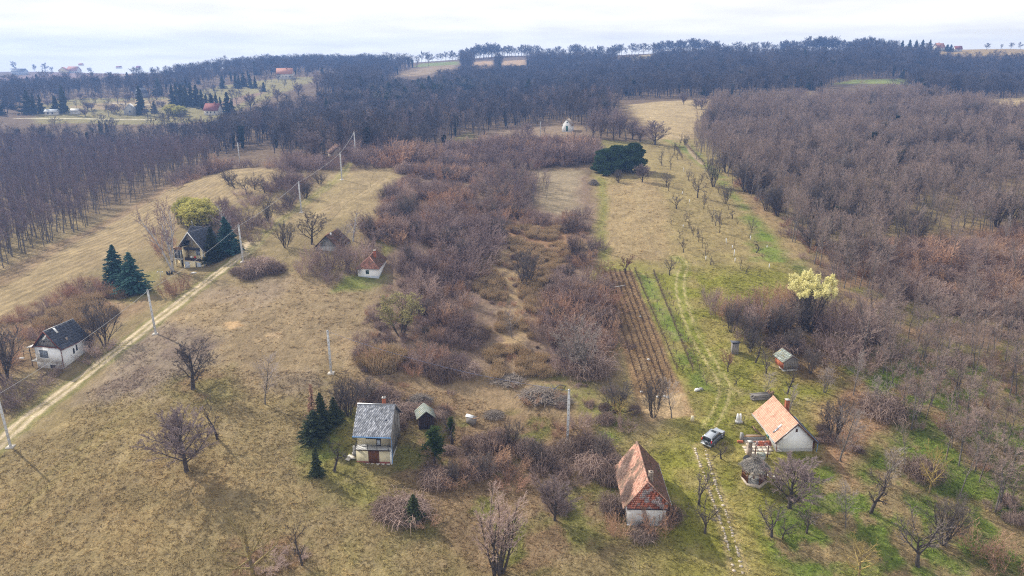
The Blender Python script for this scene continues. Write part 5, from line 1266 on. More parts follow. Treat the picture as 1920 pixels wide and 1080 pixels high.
# ================================================================ chalet
def house_chalet():
    h = house_root('steep_roof_chalet', (-77.2, 169.8, 8.9), -16.0, 'tall cream chalet with steep dark roof, open balconies and a glazed winter room')
    Wd, L, hr = 5.6, 7.0, 9.2; c = 2.35; he = 5.2
    g = Geo(); g.box(0, Wd, 1.5, L, -1, 5.2); g.box(0, Wd, 0, 1.5, -1, 2.35); g.prism([(0,5.2),(Wd,5.2),(c,hr-.2)], 1.9, L, 'y'); g.obj('wall', M['plaster_yellow'], h)
    # front frame round the two balconies
    g = Geo(); g.box(-.02,.42,-.02,1.499,2.35,5.6); g.box(Wd-.65,Wd+.02,-.02,1.499,2.35,5.45); g.obj('pier', M['plaster_yellow'], h)
    g = Geo(); g.box(.42,Wd-.65,-.04,1.49,2.36,2.44); b1 = g.obj('balcony', M['wood_brown'], h)
    for k in range(16): g = Geo(); x = .46+k*.275; g.box(x, x+.25, -.06, -.02, 2.45, 3.05); g.obj('balustrade_board', M['wood_dark'], b1)
    g = Geo(); g.box(.42,Wd-.65,-.04,1.49,4.95,5.05); b2 = g.obj('upper_balcony', M['wood_dark'], h)
    for k in range(16): g = Geo(); x = .46+k*.275; g.box(x, x+.25, -.06, -.02, 5.05, 5.65); g.obj('balustrade_board', M['metal_dark'], b2)
    g = Geo(); g.prism([(.9,7.2),(3.8,7.2),(c,9.0)], .25, .32, 'y'); g.obj('gable_boarding', M['wood_grey'], h)
    g = Geo(); g.box(2.75,2.85,.2,.3,5.95,7.2); g.obj('post', M['metal_grey'], h)
    window(h, 2.5, 3.6, 3.3, 4.6, 1.5, 'y', 'white_paint', 1, 1, 'curtain'); window(h, 3.0, 3.8, 5.5, 7.0, 1.9, 'y', 'wood_dark', 1, 1)
    # big roof
    ez = 4.9; A,B,C,D = (-.75,-.35,5.6),(-.75,L+.4,5.6),(c,L+.4,hr),(c,-.35,hr); A2,B2 = (Wd+.5,-.35,ez),(Wd+.5,L+.4,ez); C2,D2 = (c+.005,L+.4,hr-.002),(c+.005,-.35,hr-.002)
    g = Geo(); g.slab(A,B,C,D,.10); g.slab(A2,B2,C2,D2,.10); r = g.obj('roof', M['slate_dark'], h)
    tiles_on(A,B,C,D,26,16,41,gap=.95,wob=.008).obj('shingles', M['slate_dark'], r, kind='stuff'); tiles_on(A2,B2,C2,D2,26,18,42,gap=.95,wob=.008).obj('shingles', M['slate_dark'], r, kind='stuff')
    g = Geo(); g.beam((A[0],-.38,A[2]+.02),(D[0],-.38,D[2]+.02),.06,.16); g.obj('bargeboard', M['white_paint'], r)
    g = Geo(); g.beam((A2[0],-.38,A2[2]+.02),(D2[0],-.38,D2[2]+.02),.06,.16); g.obj('bargeboard', M['white_paint'], r)
    # cross roof behind
    g = Geo(); g.slab((-3.2,4.6,5.2),(-3.2,4.2,5.2),(-.9,4.2,8.6),(-.9,4.6,8.6),.1) if False else g.slab((-2.6,2.6,5.3),(c,2.6,5.3),(c,5.0,hr+.35),(-.9,5.0,hr+.35),.10); g.slab((-2.6,7.5,5.3),(c,7.5,5.3),(c,5.01,hr+.348),(-.9,5.01,hr+.348),.10)
    cr = g.obj('rear_roof', M['slate_dark'], h); tiles_on((-2.6,2.6,5.3),(c,2.6,5.3),(c,5.0,hr+.35),(-.9,5.0,hr+.35),18,14,43,gap=.95).obj('shingles', M['slate_dark'], cr, kind='stuff')
    g = Geo(); g.bar((-.1,4.6,hr),(-.1,4.6,hr+1.6),.07,8); g.obj('flue_pipe', M['metal_grey'], h)
    # winter room with a low roof on the far side
    g = Geo(); g.box(-3.0,-.03,.6,4.8,2.2,2.38); wr = g.obj('winter_room', M['concrete'], h)
    g = Geo(); g.box(-2.95,-.03,.72,4.7,2.38,5.0); g.obj('inner_wall', M['shadow_room'], wr)  # dark block standing in for the unlit room behind the windows
    g = Geo(); g.box(-3.0,-.03,.60,.70,4.62,5.25); g.box(-.38,-.03,.60,.70,2.38,4.62); g.obj('timber_front', M['wood_orange'], wr)
    for x in (-2.95,-1.95,-1.1): window(h, x, x+.78, 2.45, 4.6, .68, 'y', 'white_paint', 1, 1)
    g = Geo(); g.slab((-3.3,.2,4.85),(-3.3,5.0,4.85),(-.4,5.0,5.9),(-.4,.2,5.9),.08); g.obj('low_roof', M['sheet_pale'], wr)
    for x, y in ((-2.9,.8),(-2.9,4.6),(-1.5,.8)): g = Geo(); g.box(x-.12,x+.12,y-.12,y+.12,-1,2.2); g.obj('pillar', M['plaster_cream'], wr)
    g = Geo(); g.box(-2.6,-.03,1.3,4.6,-1,2.2); g.obj('cellar_wall', M['plaster_yellow'], wr)
    # ground floor doors
    window(h, -1.9, -1.25, .6, 2.0, 1.3, 'y', 'wood_dark', 1, 1)
    for x0, x1 in ((.25,1.55),(3.75,4.85)):
        g = Geo(); g.box(x0, x1, -.05, -.003, -.2, 2.05); d = g.obj('door', M['door_grey'], h); g = Geo(); g.box(x1-.15,x1-.08,-.09,-.05,.9,1.05); g.obj('handle', M['metal_dark'], d)
    g = Geo(); g.box(3.25,3.6,-.04,-.003,-.1,2.1); g.obj('side_light', M['glass'], h)
    pipe_down(h, [(Wd+.45,-.3,4.85),(Wd+.1,-.08,4.4),(Wd+.1,-.08,.5)], 'metal_blue', .05)
    g = Geo(); g.prism([(Wd+.02,-1),(Wd+2.6,-1),(Wd+.02,2.6)], 1.2, 1.45, 'y'); g.obj('wing_wall', M['plaster_yellow'], h)
    for (x, z, mm) in ((3.1,3.4,'red_cloth'),(2.1,3.4,'white_paint')): g = Geo(); g.box(x,x+.55,-.10,-.06,z-.3,z+.1); g.obj('laundry', M[mm], b1)
    return h
house_chalet()

# ================================================================ small hip-roofed house
def house_hip():
    h = house_root('hip_roof_house', (-33.75, 157.4, 10.55), -2.0, 'little white house with a red and brown hipped tile roof and tall brick chimney')
    Wd, L, he, hr = 4.5, 8.8, 2.15, 4.15; c = Wd/2; o = .32
    g = Geo(); g.box(0, Wd, 0, L, -1, he); g.obj('wall', M['plaster_white'], h)
    g = Geo(); g.box(-.03,Wd+.03,-.04,-.003,-1,.42); g.box(Wd+.003,Wd+.04,0,L,-1,.5); g.obj('plinth', M['plinth_blue'], h)
    ez = he-.12; a,b,cc,d = (-o,-o,ez),(Wd+o,-o,ez),(Wd+o,L+o,ez),(-o,L+o,ez); r0, r1 = (c,2.1,hr),(c,L-.2,hr)
    g = Geo(); g.add([a,b,cc,d,r0,r1], [(0,3,5,4),(1,4,5,2)], [(0,4,1),(3,2,5),(0,1,2),(0,2,3)]); r = g.obj('roof', M['wood_brown'], h)
    tiles_on(b,cc,r1,r0,30,11,52,gap=.93).obj('roof_tiles', M['tile_brown'], r, kind='stuff'); tiles_on(a,d,r1,r0,30,11,53,gap=.93).obj('roof_tiles', M['tile_brown'], r, kind='stuff')
    g = Geo(); rs = np.random.RandomState(8); n = 11
    for j in range(n):
        v0, v1 = j/n, (j+1.1)/n; k = max(1, int(20*(1-v0)))
        for i in range(k):
            f0, f1 = i/k, (i+.92)/k; P = []
            for f, v, l in ((f0,v0,.06),(f1,v0,.06),(f1,min(v1,1),.01),(f0,min(v1,1),.01)):
                e = np.array(a)*(1-f)+np.array(b)*f; P.append(e*(1-v)+np.array(r0)*v+np.array([0,-.6,.8])*(l+rs.rand()*.008))
            g.add(P+[p-np.array([0,-.6,.8])*.03 for p in P], [(0,1,2,3),(0,4,5,1),(1,5,6,2),(0,3,7,4)])
    g.obj('hip_tiles', M['tile_red_small'], r, kind='stuff')
    for p, q in ((a,r0),(b,r0),(r0,r1)): g = Geo(); g.bar(tuple(np.array(p)+[0,0,.06]), tuple(np.array(q)+[0,0,.08]), .09, 6); g.obj('ridge_tile', M['tile_red_small'], r)
    chimney(h, c+.75, 4.3, hr-1.0, hr+.95, .45)
    window(h, 1.75, 2.45, .85, 1.7, 0, 'y', 'paint_green', 2, 2)
    return h
house_hip()

# ================================================================ half-ruined house in the bushes
def house_ruin():
    h = house_root('sagging_roof_house', (-46.5, 171.0, 12.2), -6.0, 'derelict house sunk in bushes with sagging brown tile roof and broken gable')
    Wd, L, he, hr = 5.8, 8.6, 1.9, 4.75; c = Wd/2
    g = Geo(); g.box(0,Wd,.6,L,-1,he); g.prism([(0,he),(Wd,he),(c,hr-.2)],1.4,L,'y'); g.obj('wall', M['plaster_grey'], h)
    A,B,C,D = (-.35,-.1,1.6),(-.35,L,1.5),(c,L,hr-.1),(c,-.1,hr); A2,B2,C2,D2 = (Wd+.35,-.1,1.6),(Wd+.35,L,1.5),(c+.005,L,hr-.1),(c+.005,-.1,hr)
    g = Geo(); g.slab(A,B,C,D,.08); g.slab(A2,B2,C2,D2,.08); r = g.obj('roof', M['wood_dark'], h)
    tiles_on(A,B,C,D,32,13,61,gap=.9,wob=.03,miss=.08).obj('roof_tiles', M['tile_brown'], r, kind='stuff'); tiles_on(A2,B2,C2,D2,32,13,62,gap=.9,wob=.03,miss=.12).obj('roof_tiles', M['tile_brown'], r, kind='stuff')
    for k in range(9): y0 = -.1+k*.33; g = Geo(); g.prism([(c-.16,hr+.02),(c,hr+.16),(c+.16,hr+.02)], y0, y0+.3, 'y'); g.obj('ridge_tile', M['tile_orange_far'], r)
    g = Geo(); g.beam((-.3,0,1.6),(c,0,hr-.1),.1,.14); g.beam((Wd+.3,0,1.6),(c,0,hr-.1),.1,.14); g.obj('rafter', M['wood_brown'], r)
    g = Geo(); g.box(c+.2,c+.5,2.3,2.7,hr-.8,hr+.1); g.obj('chimney_stump', M['plaster_white'], r)
    g = Geo(); g.beam((Wd+.4,4.0,1.62),(Wd+.4,L,1.55),.06,.10); g.obj('gutter', M['metal_blue'], h)
    return h
house_ruin()

# ================================================================ far houses: walls, roof, chimney, windows
def simple_house(name, px, py, Wd, L, he, hr, deg, wall, roof, label, win=((.3,.5),), ch=None, dirx=False, z=0, plinth=False):
    p = at(px, py); h = house_root(name, (p.x, p.y, p.z+z), deg, label); c = Wd/2
    if dirx:      # ridge runs across the view
        g = Geo(); g.prism([(0,-2),(L,-2),(L,he),(L/2,hr),(0,he)], 0, Wd, 'x'); g.obj('wall', M[wall], h)
        g = Geo(); g.slab((-.5,-.5,he-.4),(Wd+.5,-.5,he-.4),(Wd+.5,L/2,hr+.1),(-.5,L/2,hr+.1),.15); g.slab((-.5,L+.5,he-.4),(Wd+.5,L+.5,he-.4),(Wd+.5,L/2+.01,hr+.09),(-.5,L/2+.01,hr+.09),.15); r = g.obj('roof', M[roof], h)
    else:
        g = gable_body(Wd, L, he, hr); g.obj('wall', M[wall], h)
        s = (hr-he)/c; g = Geo(); g.slab((-.4,-.3,he-.4*s+.05),(-.4,L+.3,he-.4*s+.05),(c,L+.3,hr+.1),(c,-.3,hr+.1),.12); g.slab((Wd+.4,-.3,he-.4*s+.05),(Wd+.4,L+.3,he-.4*s+.05),(c+.01,L+.3,hr+.095),(c+.01,-.3,hr+.095),.12); r = g.obj('roof', M[roof], h)
    for f, zf in win:
        window(h, Wd*f-.45, Wd*f+.45, he*zf-.1, he*zf+1.0, 0, 'y', 'wood_dark', 1, 1, fw=.08)
    if ch: chimney(h, Wd*ch, L*.5, hr-.6, hr+1.0, .7, 'brick', 'plaster_white')
    return h
q = simple_house('white_hill_cottage', 1053.5, 247.5, 4.6, 6.5, 3.3, 6.0, -14, 'plaster_white', 'brick_pale', 'small white cottage alone before the far wood, with an orange-tan gable roof', win=())
g = Geo(); g.box(1.9,2.9,-.05,-.002,.5,2.9); g.obj('door', M['paint_green'], q); window(q, 2.2, 2.7, 4.2, 4.8, 0, 'y', 'paint_green', 1, 1)
q = simple_house('maroon_roof_house', 383, 216, 9, 7, 3.3, 7.0, -8, 'plaster_far', 'tile_maroon_far', 'house with a long maroon roof and two bright skylights below the valley spruces', win=((.25,.4),(.5,.4),(.8,.4)), ch=.65, dirx=True)
for k in range(2): g = Geo(); g.slab((5.3+k*1.2,1.55,4.95),(6.0+k*1.2,1.55,4.95),(6.0+k*1.2,2.15,5.68),(5.3+k*1.2,2.15,5.68),.05); g.obj('skylight', M['white_paint'], q)
simple_house('orange_roof_house', 519, 149, 14, 11, 5.2, 9.8, 8, 'plaster_far', 'tile_orange_far', 'big house with a bright orange roof at the top of the green field', win=((.15,.4),(.4,.4),(.6,.4),(.85,.4)), ch=.6, dirx=True)
simple_house('stone_valley_house', 233, 216, 7, 8, 3.5, 6.8, 20, 'plaster_grey', 'sheet_pale', 'grey stone house beside the pointed spruce by the white valley road', win=((.5,.5),))
simple_house('dark_gable_house', 252, 182, 6.5, 8, 3.2, 6.6, -15, 'plinth_blue', 'slate_dark', 'house with dark roof and blue-white gable on the upper valley field', win=((.5,.45),))
simple_house('valley_shed', 331, 216, 5, 4, 2.4, 3.8, 5, 'wood_brown', 'tile_maroon_far', 'low brown shed with reddish roof beside the valley bamboo', win=(), dirx=True)
simple_house('long_white_cabin', 84, 216, 7, 4, 2.3, 3.4, 0, 'plaster_far', 'plinth_blue', 'long pale cabin between the dark spruces of the valley', win=((.3,.3),(.7,.3)), dirx=True)
simple_house('small_valley_cabin', 132, 214, 4.5, 4, 2.2, 3.2, 0, 'plaster_far', 'sheet_pale', 'tiny pale cabin to one side of the tall valley spruce', win=(), dirx=True)
simple_house('blue_wall_house', 22, 140, 17, 10, 4.5, 8.0, 0, 'plinth_blue', 'slate_dark', 'long blue-grey house at the near end of the ridge village', win=((.3,.4),(.7,.4)), dirx=True)
simple_house('yellow_village_house', 110, 137, 12, 9, 4.0, 8.5, 10, 'plaster_far_yellow', 'tile_orange_far', 'yellow gabled house in the ridge village', win=((.5,.4),))
simple_house('broad_roof_house', 125, 137, 16, 12, 4.0, 9.5, -5, 'plaster_far', 'tile_orange_far', 'broad orange-roofed house beside the yellow gabled one on the ridge', win=((.3,.4),(.7,.4)), dirx=True)
simple_house('pale_orange_roof_house', 149, 135, 14, 10, 3.0, 7.5, 0, 'plaster_far', 'tile_orange_far', 'low house on the ridge, third roof after the yellow gable', win=((.5,.4),), dirx=True)
simple_house('long_roof_house', 218, 134, 18, 10, 3.5, 7.2, 0, 'plaster_far', 'tile_maroon_far', 'house with long low dark red roof on the ridge above the pale road', win=((.3,.4),(.7,.4)), dirx=True)
simple_house('steep_village_house', 255, 132, 15, 12, 4.0, 11.0, 0, 'plaster_far', 'tile_maroon_far', 'tall steep-roofed house at the end of the ridge village by the road', win=((.5,.4),), dirx=True)
simple_house('crest_red_house', 1757, 96, 11, 9, 5.0, 10.0, 10, 'plaster_far', 'tile_orange_far', 'red roofed house on the crest between dark conifers', win=((.3,.5),(.7,.5)), ch=.4, dirx=True)
simple_house('crest_brown_house', 1791, 97, 8, 7, 3.4, 7.0, -8, 'plaster_far', 'tile_maroon_far', 'smaller brown roofed house on the crest beside the red roofed one', win=((.5,.4),), dirx=True)
simple_house('roof_in_wood', 623, 300, 6, 7, 2.6, 5.2, 25, 'brick_pale', 'tile_brown', 'house half hidden in trees where the grassy lane ends', win=())
# ================================================================ car
M['car_silver'] = mat('car_silver', (.50,.53,.57), rough=.22, metal=.35, spec=.6)
M['car_side_shaded'] = mat('car_side_shaded', (.15,.175,.205), rough=.22, metal=.3, spec=.6)  # silver paint darkened: the shade on the flanks is put into the colour
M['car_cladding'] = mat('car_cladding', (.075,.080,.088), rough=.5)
M['car_glass'] = mat('car_glass', (.018,.030,.036), rough=.05, spec=.9)
M['tail_red'] = mat('tail_red', (.62,.02,.02), rough=.2, spec=.6)
M['tyre'] = mat('tyre', (.025,.025,.027), rough=.8)
M['alloy'] = mat('alloy', (.50,.51,.53), rough=.3, metal=.7)
M['plate_white'] = mat('plate_white', (.75,.77,.80), rough=.5)
def loft(g, secs):
    """secs: list of rings (n points each), closed across"""
    n = len(secs[0]); V = [p for s in secs for p in s]; Q = []
    for k in range(len(secs)-1):
        for i in range(n): j = (i+1) % n; Q.append((k*n+i, k*n+j, (k+1)*n+j, (k+1)*n+i))
    T = [(0, i+1, i) for i in range(1, n-1)]; b = (len(secs)-1)*n; T += [(b, b+i, b+i+1) for i in range(1, n-1)]
    return g.add(V, Q, T)
def car():
    a, b = G(1340,836), G(1357,812); deg = math.degrees(math.atan2(b[1]-a[1], b[0]-a[0]))
    p = at(1337,826)
    # seat the car on the slope
    r = root('parked_car', p, 0, 'silver off-road car with a covered spare wheel on its tail, parked on the grass', 'car')
    hd = rad(47); fx, fy = math.cos(hd), math.sin(hd)
    zf = gz(p.x+fx*1.3, p.y+fy*1.3)[0]; zb = gz(p.x-fx*1.3, p.y-fy*1.3)[0]; zl = gz(p.x-fy*.75, p.y+fx*.75)[0]; zr_ = gz(p.x+fy*.75, p.y-fx*.75)[0]
    X_ = Vector((fx*2.6, fy*2.6, zf-zb)).normalized(); Y_ = Vector((-fy*1.5, fx*1.5, zl-zr_)).normalized(); Z_ = X_.cross(Y_).normalized(); Y_ = Z_.cross(X_)
    r.rotation_euler = Matrix((X_, Y_, Z_)).transposed().to_euler(); r.location = (p.x, p.y, (zf+zb)/2+.0)
    # x forward, y to the car's left; length 4.5
    def ring(x, w, z0, z1, tw): return [(x,-w,z0+.05),(x,-w+.05,z0),(x,w-.05,z0),(x,w,z0+.05),(x,w,z1-.18),(x,tw,z1),(x,-tw,z1),(x,-w,z1-.18)]
    g = Geo(); loft(g, [ring(x,w,z0,z1,tw) for x,w,z0,z1,tw in ((-2.20,.74,.45,.95,.66),(-2.14,.86,.36,1.05,.78),(-1.4,.89,.30,1.08,.82),(.6,.89,.30,1.06,.82),(1.15,.88,.30,1.04,.80),(1.9,.86,.34,.93,.74),(2.15,.80,.42,.84,.66),(2.24,.66,.50,.76,.55))]); g.obj('body', M['car_side_shaded'], r)
    g = Geo(); g.add([(1.0,-.78,1.065),(1.0,.78,1.065),(1.9,.72,.955),(2.14,.62,.865),(2.14,-.62,.865),(1.9,-.72,.955)], [(0,1,2,5),(5,2,3,4)]); g.obj('bonnet', M['car_silver'], r)
    g = Geo(); loft(g, [[(x,-w,.25),(x,w,.25),(x,w,.72),(x,-w,.72)] for x, w in ((-2.26,.72),(-2.20,.88),(-1.4,.905),(1.2,.905),(1.95,.88),(2.26,.70))]); g.obj('cladding', M['car_cladding'], r)  # dark lower cladding, carried higher to paint the flanks' shade
    # cabin
    def cab(x, w0, w1, z0, z1): return [(x,-w0,z0),(x,w0,z0),(x,w1,z1),(x,-w1,z1)]
    g = Geo(); V = [(-2.14,-.80,1.02),(-2.14,.80,1.02),(1.18,.82,1.00),(1.18,-.82,1.00),(-1.92,-.66,1.62),(-1.92,.66,1.62),(.32,.66,1.64),(.32,-.66,1.64)]
    g.add(V, [(0,3,2,1),(4,5,6,7),(0,1,5,4),(2,3,7,6),(1,2,6,5),(0,4,7,3)]); g.obj('window_glass', M['car_glass'], r)
    g = Geo(); loft(g, [[(x,-w,z),(x,w,z),(x,w-.04,z+.05),(x,-w+.04,z+.05)] for x, w, z in ((-2.0,.66,1.595),(-1.9,.70,1.63),(-.8,.71,1.66),(.2,.70,1.645),(.36,.66,1.61))]); rf = g.obj('roof', M['car_silver'], r)
    g = Geo(); g.box(-.42,.10,-.42,.42,1.698,1.712); g.obj('sunroof', M['car_glass'], rf)
    for s in (-1,1): g = Geo(); g.path([(-1.7,s*.62,1.70),(-1.6,s*.63,1.76),(0,s*.63,1.76),(.1,s*.62,1.69)], .022, 5); g.obj('roof_rail', M['metal_dark'], rf)
    for s in (-1,1):
        for (x0,x1,xa,xb) in ((-2.13,-2.03,-1.93,-1.84),(-1.40,-1.28,-1.34,-1.24),(-.28,-.18,-.30,-.20)):
            g = Geo(); g.add([(x0,s*.815,1.02),(x1,s*.815,1.02),(xb,s*.675,1.64),(xa,s*.675,1.64),(x0,s*.79,1.02),(x1,s*.79,1.02),(xb,s*.65,1.64),(xa,s*.65,1.64)], [(0,1,2,3),(4,7,6,5),(0,4,5,1),(1,5,6,2),(0,3,7,4)]); g.obj('pillar', M['car_silver'], r)
        g = Geo(); g.add([(1.10,s*.835,1.02),(1.22,s*.835,1.0),(.40,s*.68,1.65),(.28,s*.68,1.65),(1.08,s*.79,1.0),(1.2,s*.79,.98),(.38,s*.64,1.62),(.26,s*.64,1.62)], [(0,1,2,3),(4,7,6,5),(0,4,5,1),(1,5,6,2),(0,3,7,4)]); g.obj('pillar', M['car_silver'], r)
        g = Geo(); g.box(-2.235,-2.12,s*.80-.07,s*.80+.07,.92,1.34); g.obj('tail_light', M['tail_red'], r)
        g = Geo(); g.box(-2.10,-2.0,s*.75-.06,s*.75+.06,1.36,1.56); g.obj('upper_tail_light', M['plate_white'], r)
        g = Geo(); g.box(.62,.80,s*.98-.09,s*.98+.09,1.02,1.16); g.box(.68,.74,s*.88-.04,s*.88+.05,1.05,1.09); g.obj('wing_mirror', M['car_silver'], r)
        g = Geo(); g.box(2.12,2.25,s*.60-.14,s*.60+.14,.68,.82); g.obj('headlight', M['plate_white'], r)
        for xh in (-.55,.45): g = Geo(); g.box(xh-.10,xh+.10,s*.895-.015,s*.895+.015,.92,.96); g.obj('door_handle', M['metal_dark'], r)
        g = Geo(); g.box(-.24,-.225,s*.893-.006,s*.893+.006,.73,1.0); g.box(.85,.865,s*.893-.006,s*.893+.006,.73,1.0); g.box(-1.28,-1.265,s*.893-.006,s*.893+.006,.73,1.0); g.obj('door_gap', M['metal_dark'], r)
        for xw in (-1.32, 1.30):
            g = Geo(); g.bar((xw,s*.68,.34),(xw,s*.91,.34),.345,20); w = g.obj('wheel', M['tyre'], r)
            g = Geo(); g.bar((xw,s*.90,.34),(xw,s*.925,.34),.215,14); g.obj('rim', M['alloy'], w)
    g = Geo(); g.bar((-2.22,-.16,.86),(-2.44,-.16,.86),.335,20); g.bar((-2.44,-.16,.86),(-2.47,-.16,.86),.30,20,.25); sp = g.obj('spare_wheel', M['car_cladding'], r)
    g = Geo(); g.bar((-2.40,-.16,.86),(-2.452,-.16,.86),.345,20,.315); g.obj('cover_rim', M['car_silver'], sp)
    g = Geo(); g.box(-2.42,-2.20,-.84,.84,.38,.56); g.obj('rear_bumper', M['car_silver'], r)
    g = Geo(); g.box(-2.25,-2.235,.30,.70,.66,.78); g.obj('number_plate', M['plate_white'], r)
    g = Geo(); g.box(-2.10,-2.05,-.55,.55,1.50,1.53); g.obj('rear_wiper', M['metal_dark'], r)
    return r
car()

# ================================================================ poles and wires
def pole(px, py, h, lean, label, arms=True, group='concrete power poles', name='power_pole', r0=.16, r1=.095):
    p = at(px, py); o = root(name, p, 0, label, 'power pole', group); o.rotation_euler = (0, rad(lean), rad(3))
    g = Geo(); n = 10
    for s in (-1, 1): g.beam((s*.12, 0, -.6), (s*.075, 0, h), .055, .20)
    for k in range(n): z0 = h*(k+.15)/n; w = .12-.045*k/n; g.box(-w+.02, w-.02, -.06, .06, z0, z0+h/n*.45)
    g.obj('shaft', M['concrete_pole'], o)
    g = Geo(); g.box(-.55,.55,-.5,.5,-.5,.10); g.obj('footing', M['stone'], o)
    g = Geo(); g.box(-.14,.14,-.12,.12,h,h+.10); g.obj('cap', M['metal_grey'], o)
    if arms:
        g = Geo(); g.bar((-.02,-.12,h-.25),(-.02,-.38,h-.20),.03,6); g.obj('cable_hook', M['metal_dark'], o)
    e = Matrix.Translation(p) @ o.rotation_euler.to_matrix().to_4x4(); o['_t'] = 0; del o['_t']
    return e @ Vector((0,0,h-.12))
tA = pole(20,838,8.7,-2.0,'concrete pole closest to the camera on the dirt lane, leaning slightly')
tB = pole(292,625,8.6,-2.2,'concrete pole with pale footing beside the lane above the white cottage')
tC = pole(456,491,8.5,-1.0,'concrete pole on the verge by the chalet and the pale turning place')
tD = pole(565,398,8.4,-.5,'concrete pole on the grassy lane above the chalet')
tE = pole(641,337,8.4,0,'concrete pole near the top of the grassy lane')
tE2 = pole(667,300,10.2,0,'tall concrete pole at the tree line where the lane leaves the slope')
tF = pole(621,700,7.7,-.5,'lone concrete pole standing in the dry meadow before the thicket')
tG = pole(1064,830,8.8,.4,'concrete pole between the thorn heaps and the overgrown tile house')
tH = pole(450,310,8.4,0,'concrete pole at the far end of the mown strip')
tI = pole(1013,256,6.8,0,'pale concrete pole near the lone white hill cottage')
def wire(a, b, sag, r, label, m, grp='overhead cables'):
    pts = []; n = 26
    for i in range(n+1):
        t = i/n; p = a.lerp(b, t); p.z -= sag*4*t*(1-t); pts.append(tuple(p))
    g = Geo(); g.path(pts, r, 5); o = g.obj('overhead_cable', m); tag(o, label, 'cable', grp)
M['cable_pale'] = mat('cable_pale', (.42,.42,.42), rough=.6); M['cable_blue'] = mat('cable_blue', (.16,.20,.34), rough=.5)
t0 = tA + (tA-tB)*.9; t0.z = tA.z-1.5
wire(t0, tA, .3, .028, 'pale cable running out of view from the pole closest to the camera', M['cable_pale'])
wire(tA, tB, .7, .028, 'pale cable passing over the white lane cottage', M['cable_pale'])
wire(tB, tC, .7, .028, 'pale cable passing in front of the chalet', M['cable_pale'])
wire(tC, tD, .6, .036, 'pale cable between the chalet pole and the next one up the lane', M['cable_pale'])
wire(tD, tE, .5, .036, 'pale cable along the upper grassy lane', M['cable_pale'])
wire(tE, tE2, .3, .036, 'short pale cable rising to the tall pole at the trees', M['cable_pale'])
wire(tF, tG, 1.2, .020, 'thin bluish cable sagging over the thicket between two poles', M['cable_blue'])

# ================================================================ yard of the salmon-roofed cottage
def rooted(name, px, py, deg, label, cat, dz=0, group=None):
    p = at(px, py); p.z += dz; return root(name, p, rad(deg), label, cat, group)
# paved terrace
r = rooted('terrace', 1418, 842, 2, 'pale stone-paved terrace before the teal door', 'terrace'); r['kind'] = 'structure'; del r['category']; del r['label']
rs = random.Random(5)
for i in range(6):
    for j in range(5):
        x, y = -1.9+i*.72, -1.3+j*.72
        if x < -1.2 and y > .8: continue
        if x > 1.5 and y < -.6: continue
        w_ = Matrix.Rotation(rad(2), 4, 'Z') @ Vector((x+.35,y+.35,0)); zz = gz(r.location.x+w_.x, r.location.y+w_.y)[0]-r.location.z
        g = Geo(); e = rs.random()*.03; g.box(x+.008, x+.712, y+.008, y+.712, zz-.08, zz+.07+e); g.obj('paving_slab', M['slab_patio'], r)
